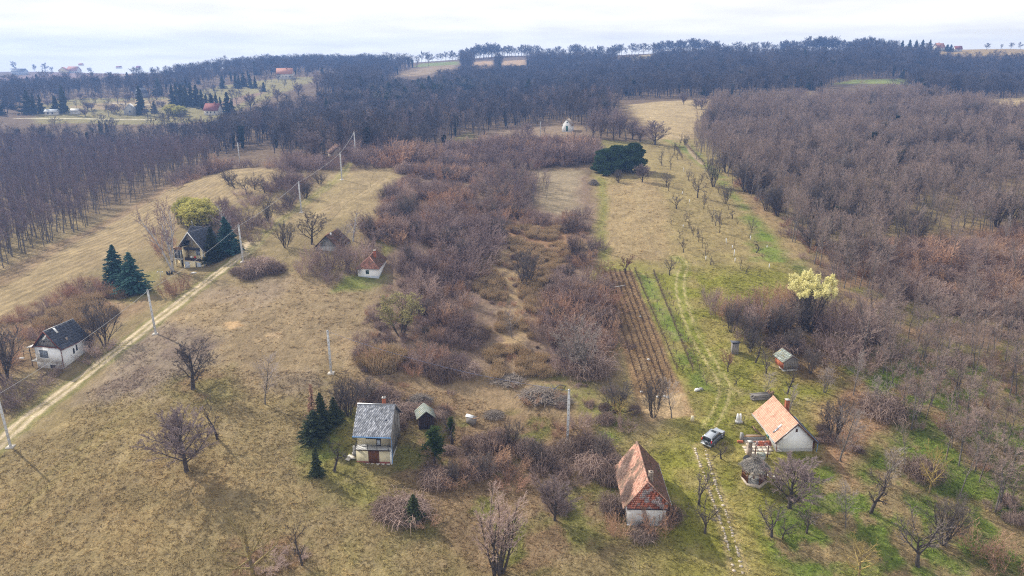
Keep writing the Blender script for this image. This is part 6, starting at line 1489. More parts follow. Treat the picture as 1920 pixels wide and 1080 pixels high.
# gazebo
def gazebo():
    r = rooted('gazebo', 1413, 900, 10, 'six-sided brown timber gazebo with a shaggy grey thatched roof', 'gazebo')
    R = 1.62; pts = [(R*math.cos(rad(60*k+30)), R*math.sin(rad(60*k+30))) for k in range(6)]
    g = Geo(); g.prism([(p[0]*1.12,p[1]*1.12) for p in pts], -.5, .16, 'z'); g.obj('floor_ring', M['stone_lane'], r)
    g = Geo(); g.prism([(p[0]*.98,p[1]*.98) for p in pts], .15, .20, 'z'); g.obj('floor', M['concrete_dark'], r)
    for k in range(6):
        x, y = pts[k]; x2, y2 = pts[(k+1) % 6]; g = Geo(); g.box(x-.07,x+.07,y-.07,y+.07,.16,2.25); g.obj('post', M['wood_brown'], r)
        g = Geo(); g.beam((x,y,2.2),(x2,y2,2.2),.10,.14); g.obj('top_beam', M['wood_brown'], r)
        if k != 3:
            g = Geo(); g.beam((x,y,1.0),(x2,y2,1.0),.08,.07); rl = g.obj('rail', M['wood_brown'], r)
            for q in range(6):
                f = (q+.5)/6; bx_, by_ = x+(x2-x)*f, y+(y2-y)*f; d = Vector((x2-x,y2-y,0)).normalized()*.10
                g = Geo(); g.beam((bx_-d.x,by_-d.y,.22),(bx_+d.x,by_+d.y,.22),.03,.05) if False else g.beam((bx_,by_,.22),(bx_,by_,.98),.15,.03,up=(d.x,d.y,0)); g.obj('panel_board', M['wood_brown'], rl)
    # roof of layered stalks
    g = Geo(); g.add([(p[0]*1.30,p[1]*1.30,2.15) for p in pts]+[(0,0,3.35)], None, [(k,(k+1)%6,6) for k in range(6)]+[(0,k+1,k) for k in range(1,5)]); rf = g.obj('roof', M['concrete_dark'], r)
    g = Geo(); rr = np.random.RandomState(3); n = 1500
    t = rr.rand(n)**.6; a = rr.rand(n)*6.28; k6 = np.cos(((a-.5236) % 1.0472)-.5236); rad_ = 1.62*1.34*.87/k6*t; C = np.stack([np.cos(a)*rad_, np.sin(a)*rad_, 3.45-1.28*t+rr.rand(n)*.14], -1)
    u = unit(np.stack([np.cos(a)+rr.randn(n)*.25, np.sin(a)+rr.randn(n)*.25, -.62+rr.randn(n)*.2], -1)); V, Q = frustums(C, C+u*.42, np.full(n,.022), np.full(n,.010), 3); g.add(V, Q)
    m = 420; a = rr.rand(m)*6.28; C = np.stack([rr.randn(m)*.28, rr.randn(m)*.28, 3.2+rr.rand(m)*.55], -1); u = unit(rr.randn(m,3)+np.array([0,0,.3])); V, Q = frustums(C, C+u*.5, np.full(m,.018), np.full(m,.008), 3); g.add(V, Q)
    M['thatch'] = mat('thatch', (.27,.24,.21), (.40,.37,.33), scale=3, island=.35); g.obj('thatch', M['thatch'], rf, kind='stuff')
    return r
gazebo()
r = rooted('garden_table', 1413, 900, 10, 'small pale table standing inside the thatched gazebo', 'table', .20)
g = Geo(); g.bar((0,0,.68),(0,0,.74),.52,16); g.obj('tabletop', M['slab_patio'], r); g = Geo(); g.bar((0,0,0),(0,0,.68),.10,8); g.obj('leg', M['wood_brown'], r)
# little well with a tiled roof
r = rooted('well', 1427, 858, 3, 'garden well with a little red tiled roof on two posts beside the terrace', 'well')
g = Geo(); g.bar((0,0,-.4),(0,0,.55),.62,18); g.obj('well_ring', M['concrete'], r); g = Geo(); g.bar((0,0,.55),(0,0,.62),.66,18); g.obj('lid', M['moss_sheet'], r)
for s in (-1,1): g = Geo(); g.box(s*.95-.06,s*.95+.06,-.06,.06,-.4,2.5); g.obj('post', M['wood_brown'], r)
g = Geo(); g.slab((-1.15,-.7,2.30),(1.15,-.7,2.30),(1.15,0,2.75),(-1.15,0,2.75),.04); g.slab((-1.15,.7,2.30),(1.15,.7,2.30),(1.15,.005,2.748),(-1.15,.005,2.748),.04); rf = g.obj('roof', M['wood_brown'], r)
tiles_on((-1.15,-.7,2.30),(1.15,-.7,2.30),(1.15,0,2.75),(-1.15,0,2.75),9,4,71).obj('roof_tiles', M['tile_gable'], rf, kind='stuff')
tiles_on((-1.15,.7,2.30),(1.15,.7,2.30),(1.15,.005,2.748),(-1.15,.005,2.748),9,4,72).obj('roof_tiles', M['tile_gable'], rf, kind='stuff')
# brick grill and its soot-black hood
r = rooted('brick_grill', 1404, 853, 5, 'slim brick chimney of the garden grill between terrace and gazebo', 'grill')
g = Geo(); g.box(-.32,.32,-.32,.32,-.4,1.25); g.obj('hearth', M['brick_pale'], r)
for k in range(8): g = Geo(); z = .25+k*.2; s = .24 if k > 4 else .28; g.box(-s,s,-s,s,1.25+k*.12,1.25+k*.12+.105); g.obj('brick', M['brick_pale'], r)
g = Geo(); g.box(-.31,.31,-.31,.31,2.21,2.29); g.obj('cap', M['concrete'], r)
r = rooted('black_barrel', 1401, 868, 20, 'round black barrel lying open beside the brick grill', 'barrel')
g = Geo(); g.bar((-.1,-.35,.55),(.1,.35,.60),.55,18); g.obj('drum', M['tyre'], r); g = Geo(); g.bar((-.13,-.42,.55),(-.1,-.35,.55),.57,18); g.obj('rim', M['metal_dark'], r)
# low wall, beams and bricks at the terrace edge
r = rooted('stacked_beams', 1412, 824, 0, 'old beams laid over a low stone wall at the terrace edge', 'beams')
g = Geo(); g.box(-1.7,1.9,-.25,.25,-.3,.55); g.obj('low_wall', M['concrete_dark'], r)
for k in range(4): g = Geo(); g.beam((-1.6+k*.2,-.2+k*.14,.62+.02*k),(1.7-k*.3,-.1+k*.12,.66),.13,.12); g.obj('beam', M['cut_wood'] if k % 2 else M['wood_orange'], r)
g = Geo(); g.box(-2.0,-1.6,-.3,.3,-.3,1.1); g.obj('end_pillar', M['concrete_dark'], r)
r = rooted('brick_block', 1388, 829, -8, 'orange brick block at the corner of the terrace', 'bricks')
for i in range(3):
    for j in range(2): g = Geo(); g.box(-.45+i*.30,-.17+i*.30,-.15,.15,j*.16,j*.16+.15); g.obj('brick', M['brick'], r)
# pair of white barrels in a low frame
r = rooted('water_tank', 1385, 793, 0, 'two tall whitish barrels standing in a dark frame on the grass', 'barrels')
for s in (-1,1): g = Geo(); g.bar((s*.24,0,.25),(s*.22,.1,1.5),.22,12,.15); g.obj('barrel', M['white_paint'], r)
g = Geo(); g.box(-.55,.55,-.35,.35,.0,.35); g.obj('stand', M['concrete'], r)
for s in (-1,1): g = Geo(); g.beam((s*.7,-.3,0),(s*.72,-.3,1.2),.06,.06); g.obj('frame_post', M['wood_dark'], r)
# wood piles
def woodpile(px, py, deg, L_x, h_, rows, cols, label, m, r_=.07, jit=.06):
    r = rooted('woodpile', px, py, deg, label, 'woodpile'); q = random.Random(px)
    for k in range(rows):
        for i in range(cols):
            y = -r_*cols+i*2*r_*1.02+q.uniform(-jit,jit); z = r_+k*h_/rows; dx = q.uniform(-.25,.25)
            g = Geo(); g.bar((-L_x/2+dx,y,z+q.uniform(-jit,jit)),(L_x/2+dx,y+q.uniform(-.2,.2),z+q.uniform(-jit,jit)),r_*q.uniform(.7,1.1),6); g.obj('log', M[m], r)
    return r
woodpile(1424,748,8,3.0,.9,5,6,'long pile of dark grey poles behind the salmon-roofed cottage','wood_grey',.09)
woodpile(1441,741,60,1.2,.7,4,6,'short pile of split orange firewood next to the dark pole pile','firewood',.09)
r = rooted('plank_stack', 1418, 806, 95, 'stack of pale boards leaning along the cottage wall', 'planks')
for k in range(7): g = Geo(); g.beam((-1.6+.1*k,-.1+k*.10,.05+k*.05),(1.3-.2*k,.15+k*.06,.12+k*.07),.18,.05); g.obj('plank', M['firewood'], r)
# stepping stones by the gazebo and along the lower lane
r = rooted('stepping_stones', 1440, 893, 0, 'short row of white stepping stones right of the gazebo', 'stones')
for k in range(5): g = Geo(); g.box(-.5+k*.35,-.25+k*.35,.5-k*.42,.85-k*.42,-.2,.10); o_ = g.obj('stone', M['white_paint'] if k % 2 else M['stone_lane'], r); o_.rotation_euler = (0,0,.15*k)
# concrete block
r = rooted('stone_blocks', 1307, 733, 20, 'white and grey stone blocks lying by the vine posts', 'stones')
g = Geo(); g.prism([(-.5,-.05),(.35,-.05),(.45,.3),(.1,.42),(-.3,.35)], -.2,.2,'y'); g.obj('stone', M['white_paint'], r); g = Geo(); g.prism([(.5,-.05),(1.1,-.05),(1.05,.35),(.6,.42)], -.25,.25,'y'); g.obj('stone', M['concrete_dark'], r)
g = Geo(); g.prism([(-.3,-.1),(.3,-.1),(.2,.9),(-.2,.9)], -.15, .15, 'y')
o = g.obj('boundary_stone', M['plaster_cream']); o.location = at(1298,790); tag(o, 'slim pale boundary stone standing at the lower corner of the vineyard', 'stone')

# ================================================================ sheds
def shed(name, px, py, deg, Wd, L, he, hr, wm, rm, label, mono=False, parts=None):
    r = rooted(name, px, py, deg, label, 'shed'); n = max(3, int(Wd/.3))
    for i in range(n): g = Geo(); g.box(Wd*i/n, Wd*(i+1)/n-.015, 0, .04, -.5, he); g.obj('board', M[wm], r)
    n2 = max(3, int(L/.3))
    for i in range(n2):
        g = Geo(); g.box(Wd-.04, Wd, .05+(L-.05)*i/n2, .05+(L-.05)*(i+1)/n2-.015, -.5, he); g.obj('board', M[wm], r); g = Geo(); g.box(0, .04, .05+(L-.05)*i/n2, .05+(L-.05)*(i+1)/n2-.015, -.5, he); g.obj('board', M[wm], r)
    g = Geo(); g.box(.05, Wd-.05, L, L+.04, -.5, he); g.obj('rear_wall', M[wm], r)
    if mono:
        g = Geo(); g.slab((-.2,-.25,hr),(Wd+.2,-.25,hr-.05),(Wd+.2,L+.2,he+.02),(-.2,L+.2,he+.05),.06); g.obj('roof', M[rm], r)
    else:
        g = Geo(); g.prism([(.02,he),(Wd-.02,he),(Wd/2,hr-.08)], .0, .06, 'y'); g.prism([(.02,he),(Wd-.02,he),(Wd/2,hr-.08)], L-.06, L, 'y'); g.obj('gable', M[wm], r)
        A,B,C,D = (-.35,-.3,he-.2),(-.35,L+.3,he-.2),(Wd/2,L+.3,hr),(Wd/2,-.3,hr); A2,B2 = (Wd+.35,-.3,he-.2),(Wd+.35,L+.3,he-.2); C2,D2 = (Wd/2+.004,L+.3,hr-.002),(Wd/2+.004,-.3,hr-.002)
        g = Geo(); g.slab(A,B,C,D,.05); g.slab(A2,B2,C2,D2,.05); rf = g.obj('roof', M[rm], r)
        for k in range(6):
            for (P,Q_,R_,S_) in ((A,B,C,D),(A2,B2,C2,D2)):
                P,Q_,R_,S_ = map(np.array,(P,Q_,R_,S_)); u0,u1 = k/6,(k+.93)/6; up = np.array([0,0,.03+.012*(k%2)])
                g = Geo(); g.slab(tuple(P+(Q_-P)*u0+up),tuple(P+(Q_-P)*u1+up),tuple(S_+(R_-S_)*u1+up),tuple(S_+(R_-S_)*u0+up),.02); g.obj('roof_sheet', M[rm], rf)
    return r
shed('dark_shed', 786, 806, 14, 2.3, 2.6, 2.1, 3.15, 'wood_dark', 'moss_sheet', 'dark maroon shed with a mossy gable roof beside the grey-roofed cottage')
shed('outhouse', 1371.5, 664, -8, 1.25, 1.3, 2.1, 2.4, 'wood_grey', 'slate_dark', 'grey board outhouse with flat dark roof standing by the grass lane', mono=True)
def brick_shed():
    r = rooted('brick_shed', 1468, 697, 8, 'small brick shed with light mossy roof under bare branches', 'shed'); Wd, L = 2.7, 3.2
    g = Geo(); g.box(0,Wd,0,L,-.6,.35); g.obj('base', M['concrete'], r); g = Geo(); g.box(.03,Wd-.03,.03,L-.03,.35,2.1); g.prism([(.03,2.1),(Wd-.03,2.1),(Wd/2,2.95)],.03,L-.03,'y'); g.obj('wall', M['brick'], r)
    for i in range(8): g = Geo(); top = 2.1+.85*(1-abs((i+.5)/8-.5)*2)-.1; g.box(Wd*i/8+.01, Wd*(i+1)/8-.01, -.02, .028, .35, top); g.obj('board', M['wood_grey'], r)
    A,B,C,D = (-.35,-.3,1.85),(-.35,L+.3,1.85),(Wd/2,L+.3,3.05),(Wd/2,-.3,3.05); A2,B2 = (Wd+.35,-.3,1.85),(Wd+.35,L+.3,1.85)
    g = Geo(); g.slab(A,B,C,D,.05); g.slab(A2,B2,(Wd/2+.004,L+.3,3.048),(Wd/2+.004,-.3,3.048),.05); rf = g.obj('roof', M['wood_grey'], r)
    tiles_on(A,B,C,D,7,4,73,wob=.01).obj('roof_sheets', M['moss_sheet'], rf, kind='stuff')
    tiles_on(A2,B2,(Wd/2+.004,L+.3,3.048),(Wd/2+.004,-.3,3.048),7,4,74,wob=.01).obj('roof_sheets', M['wood_grey'], rf, kind='stuff')
    g = Geo(); g.beam((-.33,-.34,1.86),(Wd/2,-.34,3.06),.06,.10); g.beam((Wd+.33,-.34,1.86),(Wd/2,-.34,3.06),.06,.10); g.obj('bargeboard', M['wood_grey'], rf)
brick_shed()
# tilted white lid on a crate in the thicket yard
r = rooted('rabbit_hutch', 884, 792, -15, 'small grey hutch with a tilted white sheet on top', 'hutch')
g = Geo(); g.box(-.7,.7,-.5,.5,-.2,1.0); g.obj('crate', M['wood_grey'], r); g = Geo(); g.slab((-.9,-.4,1.2),(.3,-.4,1.02),(.3,.4,1.12),(-.9,.4,1.3),.05); g.obj('lid', M['white_paint'], r)
for k in range(3): g = Geo(); g.beam((.2+k*.2,-.5,1.06),(1.4,-.2+k*.3,1.0),.12,.06); g.obj('plank', M['firewood'], r)
r = rooted('stone_steps', 661, 858, 0, 'loose pale stone slabs heaped beside the grey-roofed cottage', 'stones')
for k, (x, y, z) in enumerate(((-.3,.1,.05),(.15,.9,.12),(-.5,-.7,.03),(.1,-.4,.1))):
    g = Geo(); g.prism([(-.5,-.3),(.4,-.35),(.55,.2),(-.3,.4)], 0, .14, 'z'); o = g.obj('slab', M['stone'], r); o.location = (x,y,z); o.rotation_euler = (.1*k-.1,.08,k*.7)
r = rooted('paving_strip', 705, 869, -3, 'short row of flat stones along the cottage cellar door', 'stones')
for k in range(6): g = Geo(); g.prism([(-.36,-.25),(.3,-.28),(.36,.2),(-.3,.26)], -.1, .07, 'z'); o = g.obj('stone', M['stone'], r); o.location = (-1.9+k*.75,.05*(k%3),0); o.rotation_euler = (0,0,.3*k)
# lamp post, fence and bits near the chalet
r = rooted('garden_lamp', 404, 0, 0, 'x', 'lamp') if False else None
r = rooted('garden_lamp', 303, 531, 0, 'twin-globe garden lamp on a slim pale post near the chalet', 'lamp')
g = Geo(); g.bar((0,0,-.2),(0,0,2.6),.05,6); g.obj('post', M['sheet_pale'], r); g = Geo(); g.bar((-.55,0,2.6),(.55,0,2.66),.03,5); g.obj('cross_arm', M['sheet_pale'], r)
for s in (-1,1): g = Geo(); [g.bar((s*.55,0,2.42+z),(s*.55,0,2.42+z+.07),ra,10,rb) for z,ra,rb in ((0,.06,.14),(.07,.14,.17),(.14,.17,.14),(.21,.14,.05))]; g.obj('globe', M['white_paint'], r)
g = Geo(); rr = np.random.RandomState(4)
for k in range(10): a = k/10*6.28; g.bar((math.cos(a)*.9*.6,math.sin(a)*.5,0),(math.cos(a)*.7,math.sin(a)*.4,.5+.2*(k%2)),.12,5)
o = g.obj('scrap_heap', M['metal_dark']); o.location = at(318,514); tag(o, 'dark heap of scrap stored beside the birch and chalet', 'scrap heap')
g = Geo(); g.prism([(-.7,-.4),(.6,-.5),(.8,.3),(-.4,.5)], -.05, .12, 'z'); o = g.obj('pale_slab', M['sheet_pale']); o.location = at(364,512); tag(o, 'flat pale slab lying in front of the chalet doors', 'slab')
for px, py, lb in ((198,552,'short dark post by the pair of spruces'),(663,570,None)):
    if lb: g = Geo(); g.box(-.07,.07,-.07,.07,-.2,1.3); o = g.obj('fence_post', M['wood_dark']); o.location = at(px,py); tag(o, lb, 'post')
# old fence frame by the white cottage
r = rooted('broken_fence', 45, 672, 25, 'broken wooden fence with leaning dark posts behind the white cottage', 'fence')
for k in range(5): g = Geo(); g.beam((k*1.2,0,-.2),(k*1.2+.15*(-1)**k,.1,1.5),.08,.08); g.obj('post', M['wood_dark'], r)
for z in (.8,1.35): g = Geo(); g.beam((-.3,0,z),(5.1,.1,z+.1),.05,.08); g.obj('rail', M['wood_grey'], r)
g = Geo(); g.prism([(-.6,-.3),(.5,-.3),(.6,.3),(-.5,.35)], .4, .48, 'z'); o = g.obj('white_board', M['white_paint']); o.location = at(40,676); tag(o, 'white board lying on supports near the broken fence', 'board')

# ================================================================ the slab lane and stones
lane = bpy.data.objects.new('stone_lane', None); COL.objects.link(lane); lane['kind'] = 'structure'
base_st = []
q = random.Random(9)
for v in range(5):
    g = Geo(); n = 6; a0 = q.random(); poly = [(math.cos(a0+k*6.283/n)*(.24+.12*q.random()), math.sin(a0+k*6.283/n)*(.19+.08*q.random())) for k in range(n)]
    g.prism(poly, -.10, .06, 'z'); V_, Q_, T_ = g.arrays(); base_st.append(np_mesh('paving_stone', V_, Q_, T_, [M['stone_lane']]))
for line in ([(1304,842),(1311,866),(1322,895),(1334,930),(1347,967),(1358,1000),(1368,1035),(1378,1075)], [(1323,846),(1331,872),(1341,903),(1353,938),(1364,970),(1374,1003),(1384,1038),(1394,1078)]):
    P_ = smooth_line(W(line), 8); s = 0; prev = P_[0]; nxt = 0.0
    for p_ in P_[1:]:
        d = math.hypot(p_[0]-prev[0], p_[1]-prev[1]); k = 0
        while nxt <= s+d:
            f = (nxt-s)/d; x = prev[0]+(p_[0]-prev[0])*f+q.uniform(-.06,.06); y = prev[1]+(p_[1]-prev[1])*f
            if q.random() > .22:
                o = bpy.data.objects.new('paving_stone', q.choice(base_st)); COL.objects.link(o); o.parent = lane; o.location = (x, y, gz(x,y)[0]); o.rotation_euler = (0,0,q.random()*6); sc_ = q.uniform(.6,1.0); o.scale = (sc_,sc_,1)
            nxt += q.uniform(.38,.54)
        s += d; prev = p_

# ================================================================ vineyards
M['vine'] = twig('vine', (.11,.075,.055), (.16,.11,.08)); M['stake'] = mat('stake', (.24,.21,.19), (.38,.34,.31), scale=4, rnd=.3)
g = Geo(); g.beam((0,0,-.2),(0,0,1.5),.085,.085); V_, Q_, T_ = g.arrays(); stake_me = np_mesh('stake', V_, Q_, T_, [M['stake']])
def vine_row(a, b, label, group, n_st, seed, stock=1.0, dens=1.0, sh=1.0):
    A_, B_ = G(*a), G(*b); r = bpy.data.objects.new('vine_row', None); COL.objects.link(r); r['label'] = label; r['category'] = 'vine row'; r['group'] = group
    r.location = (A_[0], A_[1], gz(A_[0],A_[1])[0]); q = random.Random(seed); L = math.hypot(B_[0]-A_[0], B_[1]-A_[1]); o0 = r.location
    for k in range(n_st):
        f = min(1, max(0, (k+q.uniform(-.15,.15))/(n_st-1))); x, y = A_[0]+(B_[0]-A_[0])*f+q.uniform(-.06,.06), A_[1]+(B_[1]-A_[1])*f
        o = bpy.data.objects.new('stake', stake_me); COL.objects.link(o); o.parent = r; o.location = (x-o0.x, y-o0.y, gz(x,y)[0]-o0.z); o.rotation_euler = (q.uniform(-.08,.08), q.uniform(-.08,.08), 0); o.scale = (1,1,sh*q.uniform(.75,1.15))
    g = Geo(); nv = int(L*dens)
    for k in range(nv):
        f = (k+.5+q.uniform(-.2,.2))/nv; x, y = A_[0]+(B_[0]-A_[0])*f-o0.x, A_[1]+(B_[1]-A_[1])*f-o0.y; z = gz(x+o0.x,y+o0.y)[0]-o0.z; h = stock*q.uniform(.5,.9)
        g.path([(x,y,z-.1),(x+q.uniform(-.1,.1),y,z+h*.5),(x+q.uniform(-.1,.1),y+.05,z+h)], .045, 4, .03)
        for c in range(6): g.path([(x,y,z+h*q.uniform(.6,1)),(x+q.uniform(-.35,.35),y+q.uniform(-.4,.4),z+h+q.uniform(.0,.5)),(x+q.uniform(-.5,.5),y+q.uniform(-.6,.6),z+h+q.uniform(-.1,.6))], .024, 3, .014)
    g.obj('vines', M['vine'], r, kind='stuff')
names = ['first','second','third','fourth','fifth','sixth','seventh']
tops = [(1133,512),(1143,511),(1152,510),(1161,510),(1170,509),(1179,508),(1190,508)]; bots = [(1205,745),(1219,744),(1232,742),(1243,740),(1253,738),(1262,722),(1271,700)]
for k in range(7):
    vine_row(tops[k], bots[k], 'the %s row of staked vines counted from the thicket, on bare brown soil' % names[k], 'rows of the brown vineyard', 30 if k in (0,2,4) else 17, 50+k, dens=1.3)
vine_row((1208,512),(1284,705), 'thin row of posts in the green strip next to the brown vineyard', 'rows of the green vineyard', 12, 61, dens=.35, sh=1.2)
vine_row((1225,512),(1300,700), 'dense grey vine row with close posts in the green strip', 'rows of the green vineyard', 34, 62, dens=1.6)
vine_row((1238,515),(1328,732), 'post row along the grass lane at the edge of the green strip', 'rows of the green vineyard', 17, 63, dens=.4, sh=1.35)
vine_row((1284,272),(1322,312), 'short dark row of vines at the top of the orchard slope', 'rows above the orchard', 20, 64, dens=.8, stock=1.3)
vine_row((1265,275),(1280,300), 'few old vines on wires above the orchard trees', 'rows above the orchard', 8, 65, dens=.8, stock=1.6)
for k, (px, py) in enumerate(((1201,595),(1216,674),(1203,735),(1233,744),(1246,743),(1252,745))):
    g = Geo(); n = 7; q = random.Random(k); g.prism([(math.cos(i/n*6.28)*(.22+.08*q.random()),math.sin(i/n*6.28)*(.18+.06*q.random())) for i in range(n)], -.03, .2, 'z'); o = g.obj('white_sack', M['white_paint']); o.location = at(px,py)
    tag(o, ['white lump between the upper vine rows','white lump halfway down the vine rows','white lump at the outer corner of the vine rows','white lump at the foot of the vine rows by the tree trunk','white lump between the two bare trees','small white lump beside the second bare tree'][k], 'sack', 'white lumps in the vineyard')
g = Geo(); g.beam((-1.3,0,1.2),(1.3,.6,1.5),.07,.07); g.beam((-1.2,0,0),(-1.2,0,1.25),.06,.06); g.beam((1.2,.55,0),(1.2,.55,1.5),.06,.06); o = g.obj('white_rail', M['white_paint']); o.location = at(1161,548); tag(o, 'white pole propped across the upper vine rows', 'pole')
# white tree guards on young trees of the orchard
g = Geo(); g.bar((0,0,-.1),(0,0,1.1),.11,8,.09); V_, Q_, T_ = g.arrays(); gm = np_mesh('tree_guard', V_, Q_, T_, [M['white_paint']])
for k, (px, py, s) in enumerate(((1361.5,456,1.2),(1376,480,1.5),(1378,492,1),(1442,503,1),(1407,450,1),(1292.5,380,1),(1281,427,.7),(1323,488,1),(1373,466,.8),(1438,465,.6),(1282,322,1.3),(1279,365,.9))):
    o = bpy.data.objects.new('tree_guard', gm); COL.objects.link(o); o.location = at(px,py); o.scale = (1,1,s); o.rotation_euler = (.08*((k%3)-1),.08*((k%2)-.5),0); tag(o, 'white sleeve round a sapling in the orchard, %s from the lane end upwards' % ['seventh','fourth','second','first','eighth','tenth','ninth','third','fifth','sixth','twelfth','eleventh'][k], 'tree guard', 'white tree guards')
# bee hives / white things beyond
for px, py, lb in ((377,180,'pale shed roof between the valley spruces'),):
    pass
# ================================================================ trees and shrubs that stand on their own
def T(kind, px, py, h, label, cat='tree', group=None, name='bare_tree', w=None, parts=True, rz=None, dz=-.05, lean=None):
    p = at(px, py); p.z += dz; return plant(kind, p, h, label, cat, group, name=name, w=w, parts=parts, rz=rz, lean=lean)
# --- lower meadow
T('broad', 362, 729, 8.4, 'wide-spreading old bare tree with crooked dark limbs above the dirt lane meadow', w=11.0, name='spreading_tree')
T('round', 350, 883, 9.6, 'bare tree with a dense round mauve crown over fallen leaves', w=10.2, name='round_crowned_tree')
T('gnarled', 408, 823, 6.8, 'crooked dark tree just behind the round-crowned one', w=4.6, name='crooked_tree')
T('thin', 497, 758, 8.6, 'thin pale bare tree alone in the dry meadow', w=6.0, name='thin_tree')
T('lichen', 476, 1086, 10.2, 'bare tree yellow with lichen at the lower edge of the meadow', w=9.2, name='lichen_tree')
T('gnarled', 567, 1060, 6.2, 'small twisted dark dead tree to the right of the lichen-yellow one'.replace(' to the right of',' near'), w=4.2, name='dead_tree')
T('multi', 932, 1074, 11.0, 'large many-stemmed reddish bare tree at the lower centre of the view', w=9.4, name='many_stemmed_tree')
T('round', 1040, 976, 7.0, 'compact round bare tree near the overgrown tile house', w=5.6, name='compact_tree')
T('shrub', 500, 1062, 1.8, 'low reddish scrub round the foot of the lichen-yellow tree', 'shrub', name='low_shrub', w=6)
T('shrub', 548, 1050, 1.5, 'low reddish scrub below the twisted dead tree', 'shrub', name='low_shrub', w=5)
# --- around the grey-roofed cottage
T('spruce', 608, 808, 6.4, 'dark spruce behind the pale dead tree near the grey-roofed cottage', name='spruce', w=3.4, lean=(.05,-.06))
T('spruce', 590, 824, 5.0, 'broad low dark spruce at the meadow edge of the cottage garden', name='spruce', w=4.6, lean=(-.05,.04))
T('spruce', 630, 792, 4.6, 'dark spruce closest to the cottage wall', name='spruce', w=3.0, lean=(.03,.08))
T('dying', 588, 802, 7.4, 'rusty dying conifer rising out of the garden spruces', name='dying_conifer', w=2.2)
T('spruce', 595, 894, 4.8, 'small slim spruce on a bare stem below the cottage garden', name='small_spruce', w=2.1)
T('gnarled', 626, 884, 6.2, 'pale grey dead tree beside the small slim spruce', name='pale_dead_tree', w=4.4)
T('bushy', 655, 780, 6.8, 'dark bare tree behind the garden spruces', w=5.6); T('gnarled', 636, 772, 7.2, 'tall dark bare tree at the back of the cottage garden', w=5.0)
T('bushy', 683, 752, 4.2, 'tangled bare shrub right behind the cottage roof', 'shrub', name='garden_shrub', w=6); T('bramble', 720, 752, 2.6, 'bramble heap at the back wall of the cottage', 'bramble', name='bramble_heap', w=6.5)
T('yew', 815, 868, 6.3, 'shaggy green yew on a thin stem between cottage and brambles', name='yew', w=3.4)
T('gnarled', 848, 832, 6.4, 'bare tree with ivy beside the dark shed', w=4.6, name='ivied_tree'); T('yew', 846, 828, 4.4, 'narrow clump of ivy on the trunk near the dark shed', 'ivy', name='ivy_clump', w=1.5)
for px, py, h, w, k, lb in ((760,962,2.6,8.2,'bramble','large bramble mound on the meadow below the cottage'),(728,962,2.0,5.2,'bramble','meadow side of the large bramble mound'),(735,775,2.2,6,'bramble','dark brambles between cottage and dark shed'),(768,775,1.8,5,'bramble','low brambles behind the dark shed'),
        (858,905,2.6,6.5,'rust','reddish thorn bush with a green-stemmed tree inside'),(895,885,2.2,6,'bramble','tangled thorn mound between yew and big bare tree'),(940,838,3.4,5.0,'bramble','tall domed bramble mound before the power pole'),
        (968,878,2.4,5.5,'rust','reddish thorn mound under the domed bramble'),(1010,868,3.2,5.6,'bramble','dark arching bramble mound, closest to the concrete pole'),(985,846,2.4,5,'bramble','brambles between the two tallest mounds'),(1040,872,1.8,4.5,'bramble','low trailing brambles at the foot of the dark arching mound'),
        (1112,880,3.0,6.2,'bramble','pale curtain of clematis beside the overgrown tile house'),(1096,846,3.4,5.0,'bramble','domed pale bramble behind the clematis curtain'),(1140,900,2.4,4.5,'bramble','dark thicket against the long wall of the tile house'),
        (1160,1002,3.4,4.4,'rust','russet bush at the near corner of the tile house'),(1234,1000,4.4,5.4,'rust','tall russet bush covering the front corner of the tile house'),(1255,975,2.8,4.0,'bramble','brambles spilling round the far corner of the tile house gable'),(1205,1006,1.5,4.5,'bramble','low brambles at the foot of the white gable wall'),
        (1147,955,2.8,4.4,'bramble','russet scrub along the tile house eaves'),(1148,870,2.2,3.4,'bramble','vines climbing the back corner of the tile house'),
        (800,985,1.6,4.0,'rust','low russet scrub beside the dark little conifer'),(1050,955,1.8,3.5,'bramble','low brambles behind the compact round tree')):
    T(k, px, py, h, lb, 'brambles' if k == 'bramble' else 'shrub', name='bramble_mound' if k == 'bramble' else 'thorn_bush', w=w)
for px, py, h, w, k, lb in ((820,905,2.4,5.5,'bramble','brambles under the shaggy yew'),(905,840,2.6,5.5,'bramble','brambles between hutch and the domed mound'),(925,870,3.0,6,'rust','tall reddish thorn bush in the bramble hedge'),(880,860,2.0,5,'shrub','grey thorn scrub before the hutch'),(1062,850,2.4,5,'bramble','brambles at the foot of the concrete pole'),
        (1080,905,2.2,5.5,'shrub','grey scrub between dark mound and clematis curtain'),(1020,905,2.4,6,'shrub','grey thorn scrub below the arching mound'),(960,915,2.2,5.5,'rust','low reddish scrub above the many-stemmed tree'),(1128,850,3.2,4.6,'bramble','bramble dome nearest the back of the tile house'),(1085,800,2.2,5,'shrub','thorn scrub behind the concrete pole'),
        (660,758,2.6,6,'shrub','grey thorns behind the garden spruces'),(700,745,3.2,6,'mauve','dark thorns against the rear roof of the cottage'),(620,775,3.0,5,'shrub','grey thorns beside the rusty conifer'),(745,800,2.0,4,'bramble','brambles against the boarded side of the cottage')):
    T(k, px, py, h, lb, 'brambles' if k == 'bramble' else 'shrub', name='bramble_mound' if k == 'bramble' else 'thorn_bush', w=w)
for px, py, h, w, lb in ((955,842,5.2,4.5,'dark bare tree standing in the domed bramble mound'),(1000,872,4.4,4.5,'dark bare tree in the arching bramble mound'),(905,895,4.2,4,'small bare tree in the tangled thorn mound'),(1122,865,5.0,4.5,'dark bare tree draped with clematis')):
    T('bushy', px, py, h, lb, w=w)
T('spruce', 776, 978, 4.2, 'dark drooping little conifer growing through the bramble mound', name='little_conifer', w=3.0)
